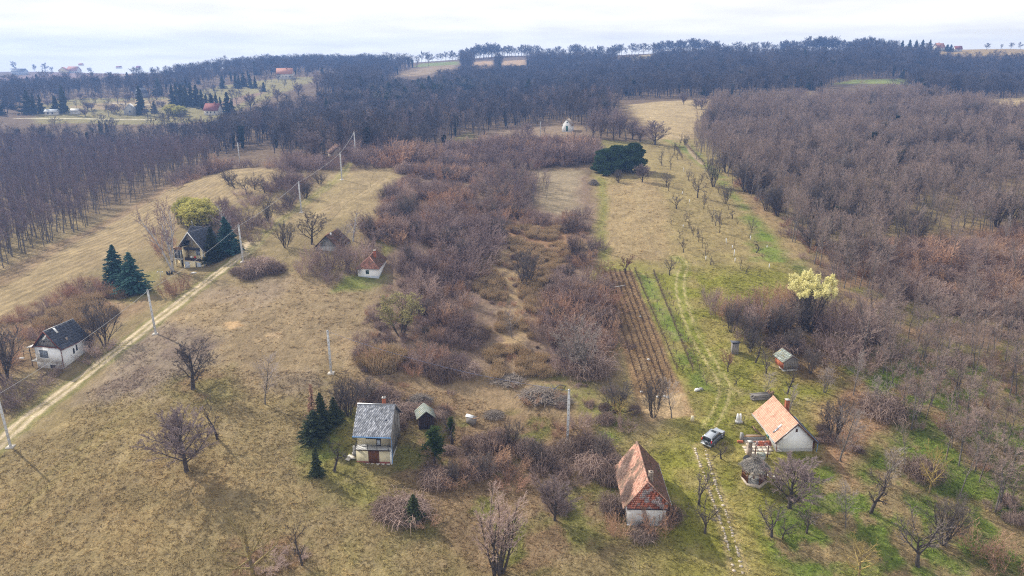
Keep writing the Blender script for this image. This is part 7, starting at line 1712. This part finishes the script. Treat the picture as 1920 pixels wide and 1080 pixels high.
T('bushy', 852, 905, 3.6, 'green-barked small tree inside the thorn bush', name='small_tree', w=3.2)
for px, py, w, h, lb in ((1010,742,8,1.4,'long heap of cut branches near the clearing edge'),(950,712,7,1.0,'low dark heap of cut branches under the thicket'),(1050,752,5,1.0,'small heap of pale cut branches'),(785,752,5,1.2,'heap of grey dead limbs behind the dark shed'),(1113,346,3.8,2.0,'round heap of dark branches beside the pine clump'),(925,778,4,.8,'scatter of cut twigs near the hutch')):
    T('heap', px, py, h, lb, 'branch heap', name='branch_heap', w=w)
q = random.Random(3)
for k in range(3):
    g = Geo(); g.path([(0,0,.1),(1.0,.3,.5),(2.2,.1,.7),(3.1,-.4,.3)], .13, 6, .05); g.path([(1.0,.3,.5),(1.3,.9,1.1)], .07, 5, .03); o = g.obj('fallen_limb', M['bark_grey']); o.location = at((765,1015,1035)[k], (757,757,742)[k]); o.rotation_euler = (0,0,(.2,2.6,1.0)[k]); o.scale = (1.3,1.3,1.3)
    tag(o, ('fallen forked limb behind the dark shed','bleached fallen limb by the long branch heap','crooked bleached limb above the branch heap')[k], 'fallen limb')
# --- trees of the right half
for px, py, h, w, k, lb in ((1225,782,7.2,4.6,'bushy','slim bare tree at the foot of the vineyard, nearer the thicket'),(1259,783,7.2,4.8,'thin','slim bare tree at the foot of the vineyard, nearer the lane'),(1310,946,6.0,5.4,'orchard','low open fruit tree by the slab lane, upper one of two'),(1322,1000,5.4,4.8,'orchard','low open fruit tree by the slab lane, lower one of two'),
        (1480,952,8.2,8.8,'round','dense wide tree with many pale twigs just below the gazebo'),(1446,1006,4.6,5.6,'orchard','small spreading tree below the dense one'),(1467,1010,4.0,4.0,'orchard','thin crooked tree among grass below the gazebo'),(1352,860,3.2,4.2,'pruned','little pale fruit tree beside the parked car'),
        (1476,738,5.8,4.4,'gnarled','forked dark tree in front of the brick shed'),(1436,700,4.6,4.4,'orchard','dark bare fruit tree between outhouse and brick shed'),(1365,697,4.2,4.0,'red_orchard','reddish pruned tree right beside the grass lane'),(1380,720,2.0,1.6,'pruned','cut-back stump tree near the reddish lane tree'),(1416,680,6.6,3.6,'gnarled','tall thin tree with an ivied stem by the outhouse'),
        (1433,742,4.6,3.4,'thin','sapling rising from the woodpile'),(1478,780,5.6,3.4,'thin','sapling behind the brick chimney of the salmon-roofed cottage'),(1575,864,9.8,6.2,'thin','pale-stemmed tall tree at the end of the salmon-roofed cottage'),(1566,826,8.0,6.0,'bushy','dark bushy tree in leaf litter behind the cottage'),
        (1632,962,8.4,7.2,'gnarled','leaning yellowish tree on the bright green grass'),(1722,1062,9.0,8.0,'orchard','forked tree with pale twigs close to the lower edge'),(1768,1020,7.6,6.0,'bushy','pinkish bare tree near the lower corner of the wood'),(1610,1082,6.0,5.0,'lichen','small yellowish tree at the lower edge of the view'),
        (1695,886,9.0,4.6,'slim','tall slim tree beside the second bramble heap'),(1512,1000,4.6,4.0,'orchard','thin little tree in brown litter below the cottage'),(1585,990,6.6,4.4,'thin','thin straight sapling on the green grass'),(1655,925,7.8,4.2,'thin','straight pale young tree on the bright green grass'),
        (1800,930,9.4,5.0,'slim','tall forked tree on the green bank'),(1875,950,10.0,5.2,'slim','twin-stemmed tall tree on the green bank'),(1742,925,8.6,4.4,'lichen','dark young tree with a mossy trunk on the green bank'),(1520,700,5.0,4.0,'bushy','pale leafless bush beside the brick shed'),(1490,660,5.4,5.2,'bushy','grey bush at the edge of the shade by the brick shed'),
        (1405,660,4.6,4.6,'bushy','greyish bush standing behind the outhouse'),(1545,735,6.0,5.0,'sprawl','pale twiggy clump of young trees above the bramble heap'),(1600,740,7.6,5.4,'thin','thin pale tree behind the dark bramble heap'),(1640,770,7.0,5.0,'thin','thin pale tree right of the dark bramble heap'.replace('right of','beyond'))):
    T(k, px, py, h, lb, name='fruit_tree' if k in ('orchard','red_orchard','pruned') else 'bare_tree', w=w)
T('bramble', 1655, 775, 4.0, 'big dark bramble heap on the bright green bank', 'brambles', name='bramble_heap', w=8.5)
T('bramble', 1732, 892, 3.2, 'second, browner bramble heap lower on the green bank', 'brambles', name='bramble_heap', w=6.5)
T('rust', 1835, 1030, 3.4, 'pinkish thorn bush on the bank by the lower corner', 'shrub', name='thorn_bush', w=7.5); T('rust', 1890, 1070, 3.0, 'pinkish thorn bush at the very corner of the wood', 'shrub', name='thorn_bush', w=7)
T('bramble', 1470, 650, 2.4, 'dark tangle of brambles behind the brick shed', 'brambles', name='bramble_mound', w=9)
T('willow', 1518, 622, 12.4, 'willow covered in pale yellow blossom at the edge of the wood', name='blossoming_willow', w=9.4)
ORD = ['first','second','third','fourth','fifth','sixth','seventh','eighth','ninth','tenth','eleventh','twelfth','thirteenth','fourteenth','fifteenth','sixteenth','seventeenth','eighteenth','nineteenth','twentieth'] + ['%s-%s' % (a, b) for a in ('twenty','thirty') for b in ('first','second','third','fourth','fifth','sixth','seventh','eighth','ninth')]
HEDGE = ((1330,575,5.0,'mauve'),(1345,592,5.4,'shrub'),(1362,600,6.0,'rust'),(1384,612,6.4,'shrub'),(1402,618,6.8,'mauve'),(1420,626,6.6,'shrub'),(1442,622,6.8,'rust'),(1462,618,7.0,'shrub'),(1485,610,6.8,'shrub'),(1395,592,6.0,'rust'),(1430,590,6.4,'rust'),(1455,585,6.6,'rust'),(1475,580,6.4,'rust'),(1500,588,6.2,'shrub'),(1412,600,6.0,'mauve'),(1545,618,6.8,'shrub'),(1390,640,4.0,'shrub'))
for i_, (px, py, h, k) in enumerate(sorted(HEDGE)): T(k, px, py, h, 'tall bare shrub of the brown hedge, %s from the grass lane towards the willow' % ORD[i_], 'shrub', 'shrubs of the brown hedge', name='hedge_shrub', w=h*.95)
for i_, (px, py, h) in enumerate(((1372,622,6.4),(1408,640,6.2),(1448,632,6.8),(1476,628,7.4),(1502,622,7.8))): T('bushy', px, py, h, 'dark many-stemmed tree inside the brown hedge, %s from the grass lane' % ORD[i_], 'tree', 'dark trees of the brown hedge', name='hedge_tree', w=h*.8)
# --- orchard slope (positions read from the photograph)
def oc(x, y): return 1080+x/3.375, 240+y/3.375
ORCH = [(545,240,105,60,'gnarled'),(600,265,100,60,'gnarled'),(570,370,80,90,'orchard'),(585,400,100,70,'orchard'),(768,442,150,150,'orchard'),(868,372,160,130,'bushy'),(807,510,100,70,'orchard'),(945,478,110,90,'bushy'),(636,513,85,110,'orchard'),(900,412,50,50,'orchard'),(695,592,70,100,'orchard'),(605,612,40,40,'pruned'),(965,520,40,40,'pruned'),(988,572,50,80,'pruned'),(1020,610,25,40,'pruned'),(1112,660,80,80,'orchard'),(910,665,130,80,'orchard'),(860,592,80,70,'orchard'),(882,620,70,60,'orchard'),(716,636,52,60,'pruned'),(745,680,68,60,'orchard'),(660,698,55,45,'pruned'),(776,722,72,70,'orchard'),(798,760,72,50,'pruned'),(681,786,80,90,'orchard'),(824,830,90,60,'pruned'),(852,865,55,70,'pruned'),(1140,788,78,90,'gnarled'),(1176,836,42,35,'pruned'),(1038,893,70,45,'pruned'),(1072,920,45,70,'pruned'),(592,930,105,110,'orchard'),(722,240,25,30,'pruned'),(712,330,60,60,'orchard'),(625,170,70,50,'gnarled'),(645,200,60,50,'gnarled'),(1160,940,40,40,'pruned'),(1100,700,40,30,'pruned'),(672,412,30,24,'pruned'),(832,540,45,30,'pruned'),(690,110,60,50,'bushy'),(655,115,70,50,'gnarled'),(770,690,60,40,'pruned'),(1003,740,30,26,'pruned')]
SP = {0:'tall fruit tree in the upper row beside the pine clump',1:'tall fruit tree paired with the upper one beside the pines',4:'broadest old fruit tree, in the middle of the orchard',5:'vase-shaped fruit tree next to the wood edge',8:'flat-crowned fruit tree on the meadow side of the orchard',15:'lone fruit tree close to the wood, out on bare ground',16:'dark fruit tree in the middle of the slope',27:'twisted dark fruit tree low on the wood side',31:'fruit tree standing where the grass lane begins',24:'spreading fruit tree low on the meadow side'}
OL = {}
_b = {0: [], 1: [], 2: []}
for i, (x, y, hh, ww, k) in enumerate(ORCH):
    e = (x-(560+(y-250)*.42))/180; _b[0 if e < .33 else 1 if e < 1.0 else 2].append((-y, i))
for b_, nm_ in ((0, 'meadow side'), (1, 'middle'), (2, 'wood side')):
    for j_, (_, i) in enumerate(sorted(_b[b_])): OL[i] = 'small bare fruit tree on the %s of the orchard, %s counted up the slope' % (nm_, ORD[j_])
for i, (x, y, hh, ww, k) in enumerate(ORCH):
    px, py = oc(x, y); p = at(px, py); t = depth(p); h = hh/3.375*t/1400/.96*1.18; w = ww/3.375*t/1400
    plant(k, (p.x, p.y, p.z-.05), h, SP.get(i, OL[i]), 'fruit tree', 'fruit trees of the orchard slope', name='orchard_tree', w=w)
px, py = oc(310, 918); T('red_orchard', px, py, 4.6, 'reddish round fruit tree at the top of the brown vineyard', 'fruit tree', name='orchard_tree', w=5.6)
T('pine', 1134, 325, 8.8, 'dark green pine at the meadow side of the clump', name='pine', w=9.6); T('pine', 1184, 322, 10.2, 'dark green pine at the orchard side of the clump', name='pine', w=10.4); T('pine', 1158, 321, 9.4, 'dark pine in the middle of the clump', name='pine', w=9.4)
T('round', 1204, 341, 6.4, 'mauve bare tree hugging the orchard side of the pines', w=6.6); T('bushy', 1160, 342, 4.6, 'small bare tree in front of the pine clump', w=4.4)
T('round', 1228, 272, 10.6, 'big round-crowned bare tree above the pine clump', name='round_crowned_tree', w=13)
T('mauve', 1091, 412, 4.2, 'dark dense rounded bush at the meadow edge of the thicket', 'shrub', name='round_bush', w=6.8); T('mauve', 1072, 410, 3.6, 'smaller dark bush touching the rounded one', 'shrub', name='round_bush', w=5)
for px, py, h, w in ((1282,196,7,7),(1305,204,6,6),(1316,206,7,8),(1498,185,7,10),(1340,205,6,5)): T('round', px, py, h, 'small bare tree at the edge of the high pale field', 'tree', 'trees round the high pale field', name='field_tree', w=w)
for i_, (px, py, h, w) in enumerate(((1098,262,10,7),(1112,258,11,8),(1126,262,12,8),(1138,256,12.5,9),(1150,262,12,8),(1162,258,11.5,8),(1174,263,10,8),(1186,262,9,8),(1120,246,11,8),(1140,243,12,9),(1158,246,11,8),(1200,266,7.5,8),(1022,258,7,6),(990,262,8,7))):
    T('round' if i_ % 3 else 'plantation', px, py, h, 'tall bare tree by the lone white cottage and high field, %s in the clump' % ORD[i_], 'tree', 'tall trees beside the lone white cottage', name='tall_tree', w=w)
# --- middle thicket: trees that stand out
for px, py, h, w, k, lb in ((985,536,9.0,8.6,'bushy','bare vase-shaped tree rising in the middle of the thicket'),(1080,490,7.6,8.0,'multi','pale grey tree at the meadow side of the thicket'),(960,634,6.4,4.6,'thin','young tree in the straw strip of the thicket'),(1098,702,12.5,11.5,'sprawl','large pale tree sprawling over the lower thicket'),(765,500,5.6,6,'bushy','dark bare tree beside the hip-roofed house'),(1060,680,4.0,5,'bushy','bare tree beneath the large pale one'),
        (1157,770,5.6,6,'bushy','dark twiggy tree above the bright green patch'),(1165,790,4.6,4.6,'lichen','orange-tinted small tree below the dark twiggy one'),(640,465,6,6,'thin','pale bare tree leaning over the derelict roof'),(693,446,5.6,5,'gnarled','dark tree behind the derelict house'),(585,458,8.6,9,'broad','open-crowned dark tree beside the derelict house'),(662,452,8,6.4,'birch','pale many-stemmed tree behind the derelict roof'),
        (535,464,7.0,5.4,'bushy','grey bare tree in the lane-side meadow'),(505,416,5.2,4.6,'bushy','small dark tree beside the grassy lane'),(196,646,9.2,7.4,'bushy','bare bushy tree between the white cottage and the lane'),(12,712,10.5,10.5,'bushy','bare bushy tree at the edge of view before the white cottage'),(172,652,4.2,4,'bushy','low dark bush at the back wall of the white cottage')):
    T(k, px, py, h, lb, w=w)
T('olive_bud', 752, 627, 8.2, 'rounded tree with olive-yellow buds in the lower thicket', name='budding_tree', w=9.0)
# --- chalet garden
T('birch', 327, 507, 17.5, 'tall white-barked birch beside the chalet', name='birch', w=12.5, parts=True)
T('birch', 432, 462, 12.5, 'second birch with white stems behind the chalet', name='birch', w=8.0)
T('bamboo', 378, 428, 8.6, 'bright yellow-green bamboo grove behind the chalet', 'bamboo', name='bamboo_grove', w=11); T('bamboo', 352, 418, 7.6, 'paler yellow end of the bamboo grove', 'bamboo', name='bamboo_grove', w=7)
T('spruce_blue', 427, 478, 9.4, 'blue-green spruce between the chalet and the pole', name='blue_spruce', w=7.0)
T('spruce', 401, 492, 8.6, 'dark spruce hiding the corner of the chalet', name='dark_spruce', w=5.0)
T('spruce_blue', 221, 536, 9.6, 'blue-green spruce, slimmer of the garden pair', name='blue_spruce', w=6.0)
T('spruce_blue', 250, 548, 9.2, 'blue-green spruce, broader and lower of the garden pair', name='blue_spruce', w=7.2)
T('rust', 336, 548, 4.4, 'round orange-brown bush before the chalet', 'shrub', name='orange_bush', w=7.0); T('rust', 318, 556, 3.6, 'dark side of the orange-brown bush before the chalet', 'shrub', name='orange_bush', w=5.5)
_cg = -1
for px, py, h, w, k in sorted(((310,480,6,7,'rust'),(400,450,5,7,'mauve'),(455,440,6,8,'mauve'),(470,425,5,8,'mauve'),(440,430,6,7,'mauve'),(478,455,3,5,'shrub'),(420,410,4,6,'shrub'),(288,440,3,4,'shrub'),(500,432,4,5,'shrub'))):
    _cg += 1; T(k, px, py, h, 'bare shrub in the chalet garden, %s counted from the birch side' % ORD[_cg], 'shrub', 'shrubs of the chalet garden', name='garden_shrub', w=w)
for px, py, h, w, lb in ((490,505,3.2,9,'dark rounded thorn mound by the lane-side meadow'),(470,520,2.2,6,'low thorn mound nearer the lane'),(515,510,2.6,6,'thorn mound on the meadow side of the dark one'),(445,512,1.6,4,'small thorn tuft on the lane verge')):
    T('bramble', px, py, h, lb, 'brambles', name='thorn_mound', w=w)
_hs = 0
for px, py, h, w, k in sorted(((585,500,5.6,6,'shrub'),(612,505,6.4,7.5,'shrub'),(632,508,6,7.4,'mauve'),(655,500,6,7,'shrub'),(678,490,5,6,'shrub'),(600,520,4,6,'mauve'),(570,515,4.2,5,'shrub'),(625,530,3,6,'mauve'),(645,480,4,5,'shrub'),(700,480,3.4,5,'shrub'),(665,515,3.5,5,'mauve'),(690,470,4,5,'mauve'))):
    _hs += 1; T(k, px, py, h, 'dense grey-brown shrub massed before the derelict house, %s counted towards the hip-roofed house' % ORD[_hs-1], 'shrub', 'shrubs before the derelict house', name='house_shrub', w=w)
T('shrub', 98, 705, 2.6, 'brown scrub at the corner of the white cottage by the lane', 'shrub', name='scrub', w=5) 
for px, py, h, w, k, lb in ((168,678,1.8,6,'shrub','brown scrub along the side wall of the white cottage'),(190,660,2.8,7,'shrub','taller scrub behind the white cottage'),(30,752,3.0,9,'mauve','dark mauve scrub below the white cottage'),(-5,775,2.6,8,'mauve','dark mauve scrub near the closest pole'),(75,722,2.0,6,'mauve','low mauve scrub between cottage and lane'),(5,735,3,8,'mauve','mauve scrub at the edge of view'),(5,690,5,8,'rust','red-brown bush behind the leafless tree at the edge of view'),(40,640,3.4,7,'rust','red-brown bush behind the broken fence')):
    T(k, px, py, h, lb, 'shrub', name='lane_scrub', w=w)
# --- upper left hillside, beyond the grassy lane
for px, py, h, w, k in ((462,364,6,7,'orchard'),(478,356,5.5,6,'orchard'),(497,362,5,6,'gnarled'),(522,352,5,6,'orchard'),(545,388,5,6,'bushy'),(440,352,4,5,'gnarled'),(600,345,4,5,'bushy'),(505,395,5,6,'orchard'),(573,372,5,5,'bushy')):
    T(k, px, py, h, 'dark bare fruit tree above the chalet garden', 'fruit tree', 'fruit trees above the chalet garden', name='hillside_tree', w=w)
T('round', 592, 302, 12, 'pale round-crowned tree where the grassy lane meets the wood', w=11); T('bushy', 430, 345, 4.4, 'round mauve bush at the end of the mown strip', 'shrub', name='round_bush', w=7)
# --- far conifers of the valley and village
VC = [(55,214,15),(66,214,13),(78,213,12),(106,212,11),(122,213,18),(266,215,18),(290,212,8),(325,200,15),(333,196,16),(342,197,15),(350,200,15),(360,199,16),(370,201,15),(380,205,13),(388,206,11),(398,207,11),(407,209,12),(415,211,10),(428,215,14),(436,214,10),(345,210,9),(418,166,11),(443,166,13),(449,166,11),(457,163,12),(470,166,12),(479,165,10),(338,158,7),(350,158,8),(356,159,7),(495,172,8),(614,230,14),(622,222,12),(632,215,13),(203,262,9),(190,258,9)]
VO = {i: ORD[j] for j, (i, _) in enumerate(sorted(enumerate(VC), key=lambda e: e[1]))}
for i, (px, py, h) in enumerate(VC):
    T('far_spruce', px, py, h, 'dark conifer in the valley, %s counted from the side of the blue-grey village house' % VO[i], 'conifer', 'dark conifers of the valley', name='valley_conifer', w=h*(.42 if i % 3 else .62), parts=True)
for px, py, w in ((322,215,10),(338,218,9)): T('bamboo', px, py, 7, 'yellow-green bamboo clump beside the maroon-roofed house' if px == 322 else 'smaller green bamboo clump beside the maroon-roofed house', 'bamboo', name='bamboo_clump', w=w, parts=True)
_vt = -1
for px, py, h, w in ((165,208,6,8),(172,206,5,6),(210,212,6,9),(160,218,5,7),(218,214,6,7),(243,187,5,7),(400,170,5,9),(240,190,6,7),(190,186,4,5),(150,186,5,8),(128,190,4,5),(305,205,6,8),(320,190,6,8),(470,208,12,10),(520,190,9,9),(560,180,10,10),(597,176,17,12),(90,200,5,7)):
    _vt += 1; T('round', px, py, h, 'small round bare tree in the valley fields%s' % (' near the white road' if py > 200 else ' on the upper fields'), 'tree', 'bare trees of the valley fields', name='valley_tree', w=w, parts=True)
for px, py in ((1655,98),(1664,99),(1690,98),(1704,97),(1716,97),(1728,97),(1742,97),(1775,97),(1782,97)):
    T('far_spruce', px, py, 15 if px not in (1775,1782) else 9, 'dark conifer on the crest by the red roofed house', 'conifer', 'conifers on the crest', name='crest_conifer', w=9, parts=True)

# creepers lying on the old tile roof
for x_, y_, hh_, s_ in ((.1,1.8,.6,3.0),(.5,3.0,.45,2.4),(.3,7.2,.6,3.2),(.9,8.6,.5,2.8)):
    p_ = Vector((15.15,85.0,-2.65))+Matrix.Rotation(rad(-1.5),3,'Z') @ Vector((x_, y_, 0)); zz_ = -2.65+2.75+(6.75-2.75)*(x_+.62)/2.97
    o = plant('bramble', (p_.x, p_.y, zz_-.05), hh_, 'dead creeper matted over the old red tiles, %s' % {1.8:'by the gable eaves',3.0:'just above the one at the gable eaves',7.2:'by the far eaves',8.6:'near the far end of the ridge'}[y_], 'creeper', 'creepers on the overgrown tile house', name='roof_creeper', w=s_); o.rotation_euler = (0, -.90, 0)
# light woodland and orchards of the valley floor
x, y = fill(W([(60,225),(80,196),(150,184),(330,180),(420,160),(600,143),(590,152),(520,178),(450,215),(330,232)]), 15, 120, nc(.50, 0, 30, 121)); n = len(x)
mass('orchards', stand(x, y), ['far_tree'], .5+.35*np.random.RandomState(9).rand(n), 120, label='loose bare orchards on the valley floor', wide=np.full(n, 1.5))

# ================================================================ thicket masses
def thicket(px, step, seed, kinds, wts, h0, h1, label, nz=None, wide=1.0, holes=()):
    f = [lambda x, y: np.ones(x.shape, bool)]
    if nz: f.append(lambda x, y: fbm(x/nz[0], y/nz[0], seed+70, 3) > nz[1])
    if holes: f.append(outside(*holes, margin=1.5))
    x, y = fill(W(px), step, seed, both(*f)); n = len(x); rs = np.random.RandomState(seed)
    hn = np.clip((fbm(x/7, y/7, seed+5, 3)-.28)/.44, 0, 1)
    s = (h0+(h1-h0)*hn)/3.0*(.6+.8*rs.rand(n))
    return mass('thicket', stand(x, y), kinds, s, seed, .22, wide=wide*(.7+.7*rs.rand(n)), label=label, weights=wts)
STRAW = [(893,455),(930,428),(1020,428),(1116,440),(1075,482),(1022,520),(1012,600),(1030,712),(935,715),(905,600),(893,520)]
PALEG = [(1000,322),(1112,325),(1112,395),(1040,420),(1000,405)]
thicket([(780,312),(880,315),(1000,325),(1010,410),(1115,425),(1122,480),(1145,560),(1165,690),(1120,712),(930,700),(800,705),(700,690),(685,640),(735,545),(745,500),(720,450),(700,400),(735,350)], 1.9, 81, ['mauve','shrub','rust','bramble','bushy_s'], [.26,.38,.20,.12,.04], 1.4, 5.0, 'dense thicket of thorn bushes between meadow and orchard', (8,.42), .85, (STRAW, PALEG))
thicket([(740,410),(900,400),(930,450),(900,520),(760,520)], 3.0, 82, ['mauve','shrub','bushy_s'], [.6,.3,.1], 3.5, 6.5, 'taller dark blackthorn in the upper thicket', (8,.35), .9)
thicket([(1010,560),(1120,520),(1165,690),(1060,705),(1010,640)], 2.4, 83, ['shrub','rust','bramble'], [.5,.35,.15], 3.0, 5.6, 'greyish thorn scrub by the brown vineyard', (7,.35), .85)
thicket(STRAW, 2.6, 84, ['rust','bramble','shrub'], [.6,.3,.1], .8, 1.7, 'low russet growth in the straw-coloured strip', (5,.42), .8)
thicket([(660,705),(760,700),(900,705),(1120,710),(1165,780),(1130,830),(1000,810),(760,770),(660,740)], 2.6, 85, ['shrub','bramble','rust'], [.4,.35,.25], .7, 1.8, 'sparse dead weeds in the rough clearing', (5,.47), 1.0)
thicket([(690,640),(760,560),(740,530),(700,560),(680,620),(690,690)], 2.2, 86, ['rust','shrub','bramble'], [.4,.3,.3], .9, 2.2, 'tawny scrub on the meadow side of the thicket', (5,.36), .9)
# upper centre scrub below the wood, and the plum thicket before the white cottage
thicket([(700,300),(840,290),(960,276),(1010,276),(1110,278),(1118,300),(1060,312),(960,318),(780,312),(740,318)], 3.0, 87, ['mauve','rust','shrub'], [.6,.15,.25], 4.0, 8.0, 'mauve thicket along the foot of the valley wood', (12,.34), .9)
x, y = fill(W([(960,282),(1010,280),(1120,280),(1112,300),(1040,318),(965,312)]), 3.0, 88); mass('woods', stand(x, y), ['plantation'], .52*(.8+.4*np.random.RandomState(2).rand(len(x))), 88, label='young plum-coloured wood before the lone white hill cottage', wide=np.full(len(x), 1.1))
x, y = fill(W([(905,345),(960,330),(1020,345),(1022,395),(940,400),(890,385)]), 2.6, 89, nc(.36, 0, 8, 90)); mass('woods', stand(x, y), ['plantation','slim'], .66*(.8+.4*np.random.RandomState(3).rand(len(x))), 89, label='patch of thin young trees in the upper thicket')
thicket([(330,342),(400,322),(520,310),(600,298),(660,300),(640,318),(560,325),(430,318),(340,350)], 3.4, 90, ['mauve','rust','shrub'], [.5,.2,.3], 2.0, 5.5, 'mauve scrub between mown strip and valley wood', (9,.40), 1.0)
thicket([(400,395),(470,345),(560,335),(600,335),(560,385),(500,415),(450,450),(410,440)], 3.6, 91, ['mauve','shrub'], [.7,.3], 1.8, 4.6, 'mauve scrub above the chalet garden', (8,.42), 1.0)
thicket([(640,270),(700,262),(760,290),(760,310),(690,312),(640,300)], 4.0, 92, ['shrub','mauve'], [.5,.5], 4, 8, 'scrubby trees at the top of the grassy lane', (8,.3), 1.0)
thicket([(1375,348),(1420,375),(1500,470),(1540,540),(1570,560),(1590,540),(1530,440),(1440,370),(1390,340)], 2.6, 93, ['rust','shrub'], [.6,.4], .8, 2.4, 'low russet scrub on the edge of the orchard wood', (6,.40), 1.0)
thicket([(1540,600),(1600,590),(1650,640),(1640,700),(1560,680),(1530,640)], 2.8, 94, ['shrub','mauve'], [.6,.4], 3, 6, 'grey scrub round the blossoming willow', (6,.34), 1.0)
thicket([(1530,760),(1620,720),(1660,810),(1600,880),(1545,850)], 2.8, 95, ['shrub','bramble','rust'], [.4,.4,.2], .6, 1.6, 'brown undergrowth behind the salmon-roofed cottage', (5,.45), 1.0)
thicket([(1160,740),(1120,740),(1080,780),(1110,850),(1170,820),(1185,770)], 2.8, 96, ['shrub','bramble'], [.6,.4], .8, 2.4, 'dead scrub above the tile house', (5,.45), 1.0)
thicket([(1620,640),(1720,640),(1990,740),(1990,1060),(1900,1000),(1780,890),(1680,800)], 3.4, 102, ['shrub','bramble','rust'], [.55,.2,.25], .8, 3.0, 'brownish undergrowth on the green bank of the wood', (6,.47), 1.0)
thicket([(800,880),(880,800),(1000,800),(1150,860),(1120,920),(1000,920),(880,920)], 2.4, 103, ['bramble','shrub','rust'], [.45,.35,.2], .8, 2.4, 'low tangled growth filling the bramble hedge', (4,.46), 1.0)
thicket([(1600,480),(1990,420),(1990,560),(1740,560),(1640,540)], 3.2, 97, ['shrub','rust'], [.6,.4], 3, 6, 'pinkish scrub among the trees of the wood', (9,.42), 1.0)
x, y = fill(W([(60,655),(100,600),(160,560),(250,545),(262,575),(200,630),(150,655),(120,600)]), 1.3, 98, nc(.42, 0, 6, 99)); n = len(x)
mass('reeds', stand(x, y), ['reed'], .8+.5*np.random.RandomState(4).rand(n), 98, label='pale dead reeds behind the white cottage')
thicket([(-60,640),(20,590),(120,548),(240,530),(250,560),(160,600),(60,650),(0,690)], 3.0, 99, ['rust','mauve','shrub'], [.55,.25,.2], .8, 2.6, 'red-brown weeds behind the white cottage', (6,.40), 1.1)
x, y = fill(W([(690,690),(700,668),(740,672),(752,695),(725,705)]), .8, 100); n = len(x); mass('reeds', stand(x, y), ['reed'], 1.1+.5*np.random.RandomState(5).rand(n), 100, label='pale tuft of tall dead grass at the foot of the thicket')
x, y = fill(W(STRAW), 1.5, 101, nc(.50, 0, 5, 101)); n = len(x); mass('reeds', stand(x, y), ['reed'], .6+.4*np.random.RandomState(6).rand(n), 101, label='straw-coloured dead grass in the thicket gap')

# ================================================================ grass: tufts on the near slope
def tuft_mesh(seed, nb, h, lean):
    rs = np.random.RandomState(seed); a = rs.rand(nb)*6.28; r = .16*rs.rand(nb)**.5
    P0 = np.stack([np.cos(a)*r, np.sin(a)*r, np.zeros(nb)-.04], -1); d = np.stack([np.cos(a)*lean*(.4+rs.rand(nb)), np.sin(a)*lean*(.4+rs.rand(nb)), np.ones(nb)], -1)+rs.randn(nb,3)*.15
    hh = h*(.6+.7*rs.rand(nb))[:,None]; P1 = P0+d*hh*.55; d2 = d+np.array([0,0,-.7])+rs.randn(nb,3)*.2; P2 = P1+d2*hh*.5; w = np.stack([-np.sin(a), np.cos(a), 0*a], -1)*.030
    V = np.stack([P0-w,P0+w,P1+w*.8,P1-w*.8,P2], 1).reshape(-1,3); b = np.arange(nb)*5
    return np_mesh('tuft_kind', V, np.stack([b,b+1,b+2,b+3],-1), np.stack([b+3,b+2,b+4],-1), [M['tuft']])
TM = [tuft_mesh(i, 12, .19, 1.5) for i in range(3)] + [tuft_mesh(9+i, 10, .15, 1.9) for i in range(2)]
def grass(px, step, seed, lab, lo, s0=1.0):
    x, y = fill(W(px), step, seed, lambda x, y: (fbm(x/1.2, y/1.2, seed, 2) > lo)); n = len(x); c = gcol(x, y)
    k = c.max(1) < .40; x, y, c = x[k], y[k], c[k]; n = len(x)
    rs = np.random.RandomState(seed); c = c*(1.25+.5*rs.rand(n,1))
    mass('grass', stand(x, y), None, s0*(.7+.8*rs.rand(n)), seed, .15, label=lab, colour=c, meshes=TM)
grass([(-80,1130),(-80,880),(0,860),(230,700),(300,700),(690,700),(960,760),(1000,1130)], .46, 111, 'dry tussocky grass of the lower meadow', .28)
grass([(960,1130),(1000,760),(1200,800),(1290,790),(1290,500),(1500,500),(1640,700),(2000,900),(2000,1130)], .50, 112, 'green and straw grass round the cottages and lane', .28)
grass([(280,620),(480,500),(700,540),(700,690),(230,700)], .9, 113, 'dead grass beside the lane', .44, 1.2)
grass([(1120,330),(1400,330),(1500,500),(1290,500),(1130,500)], 1.1, 114, 'short grass of the orchard slope', .46, 1.2)
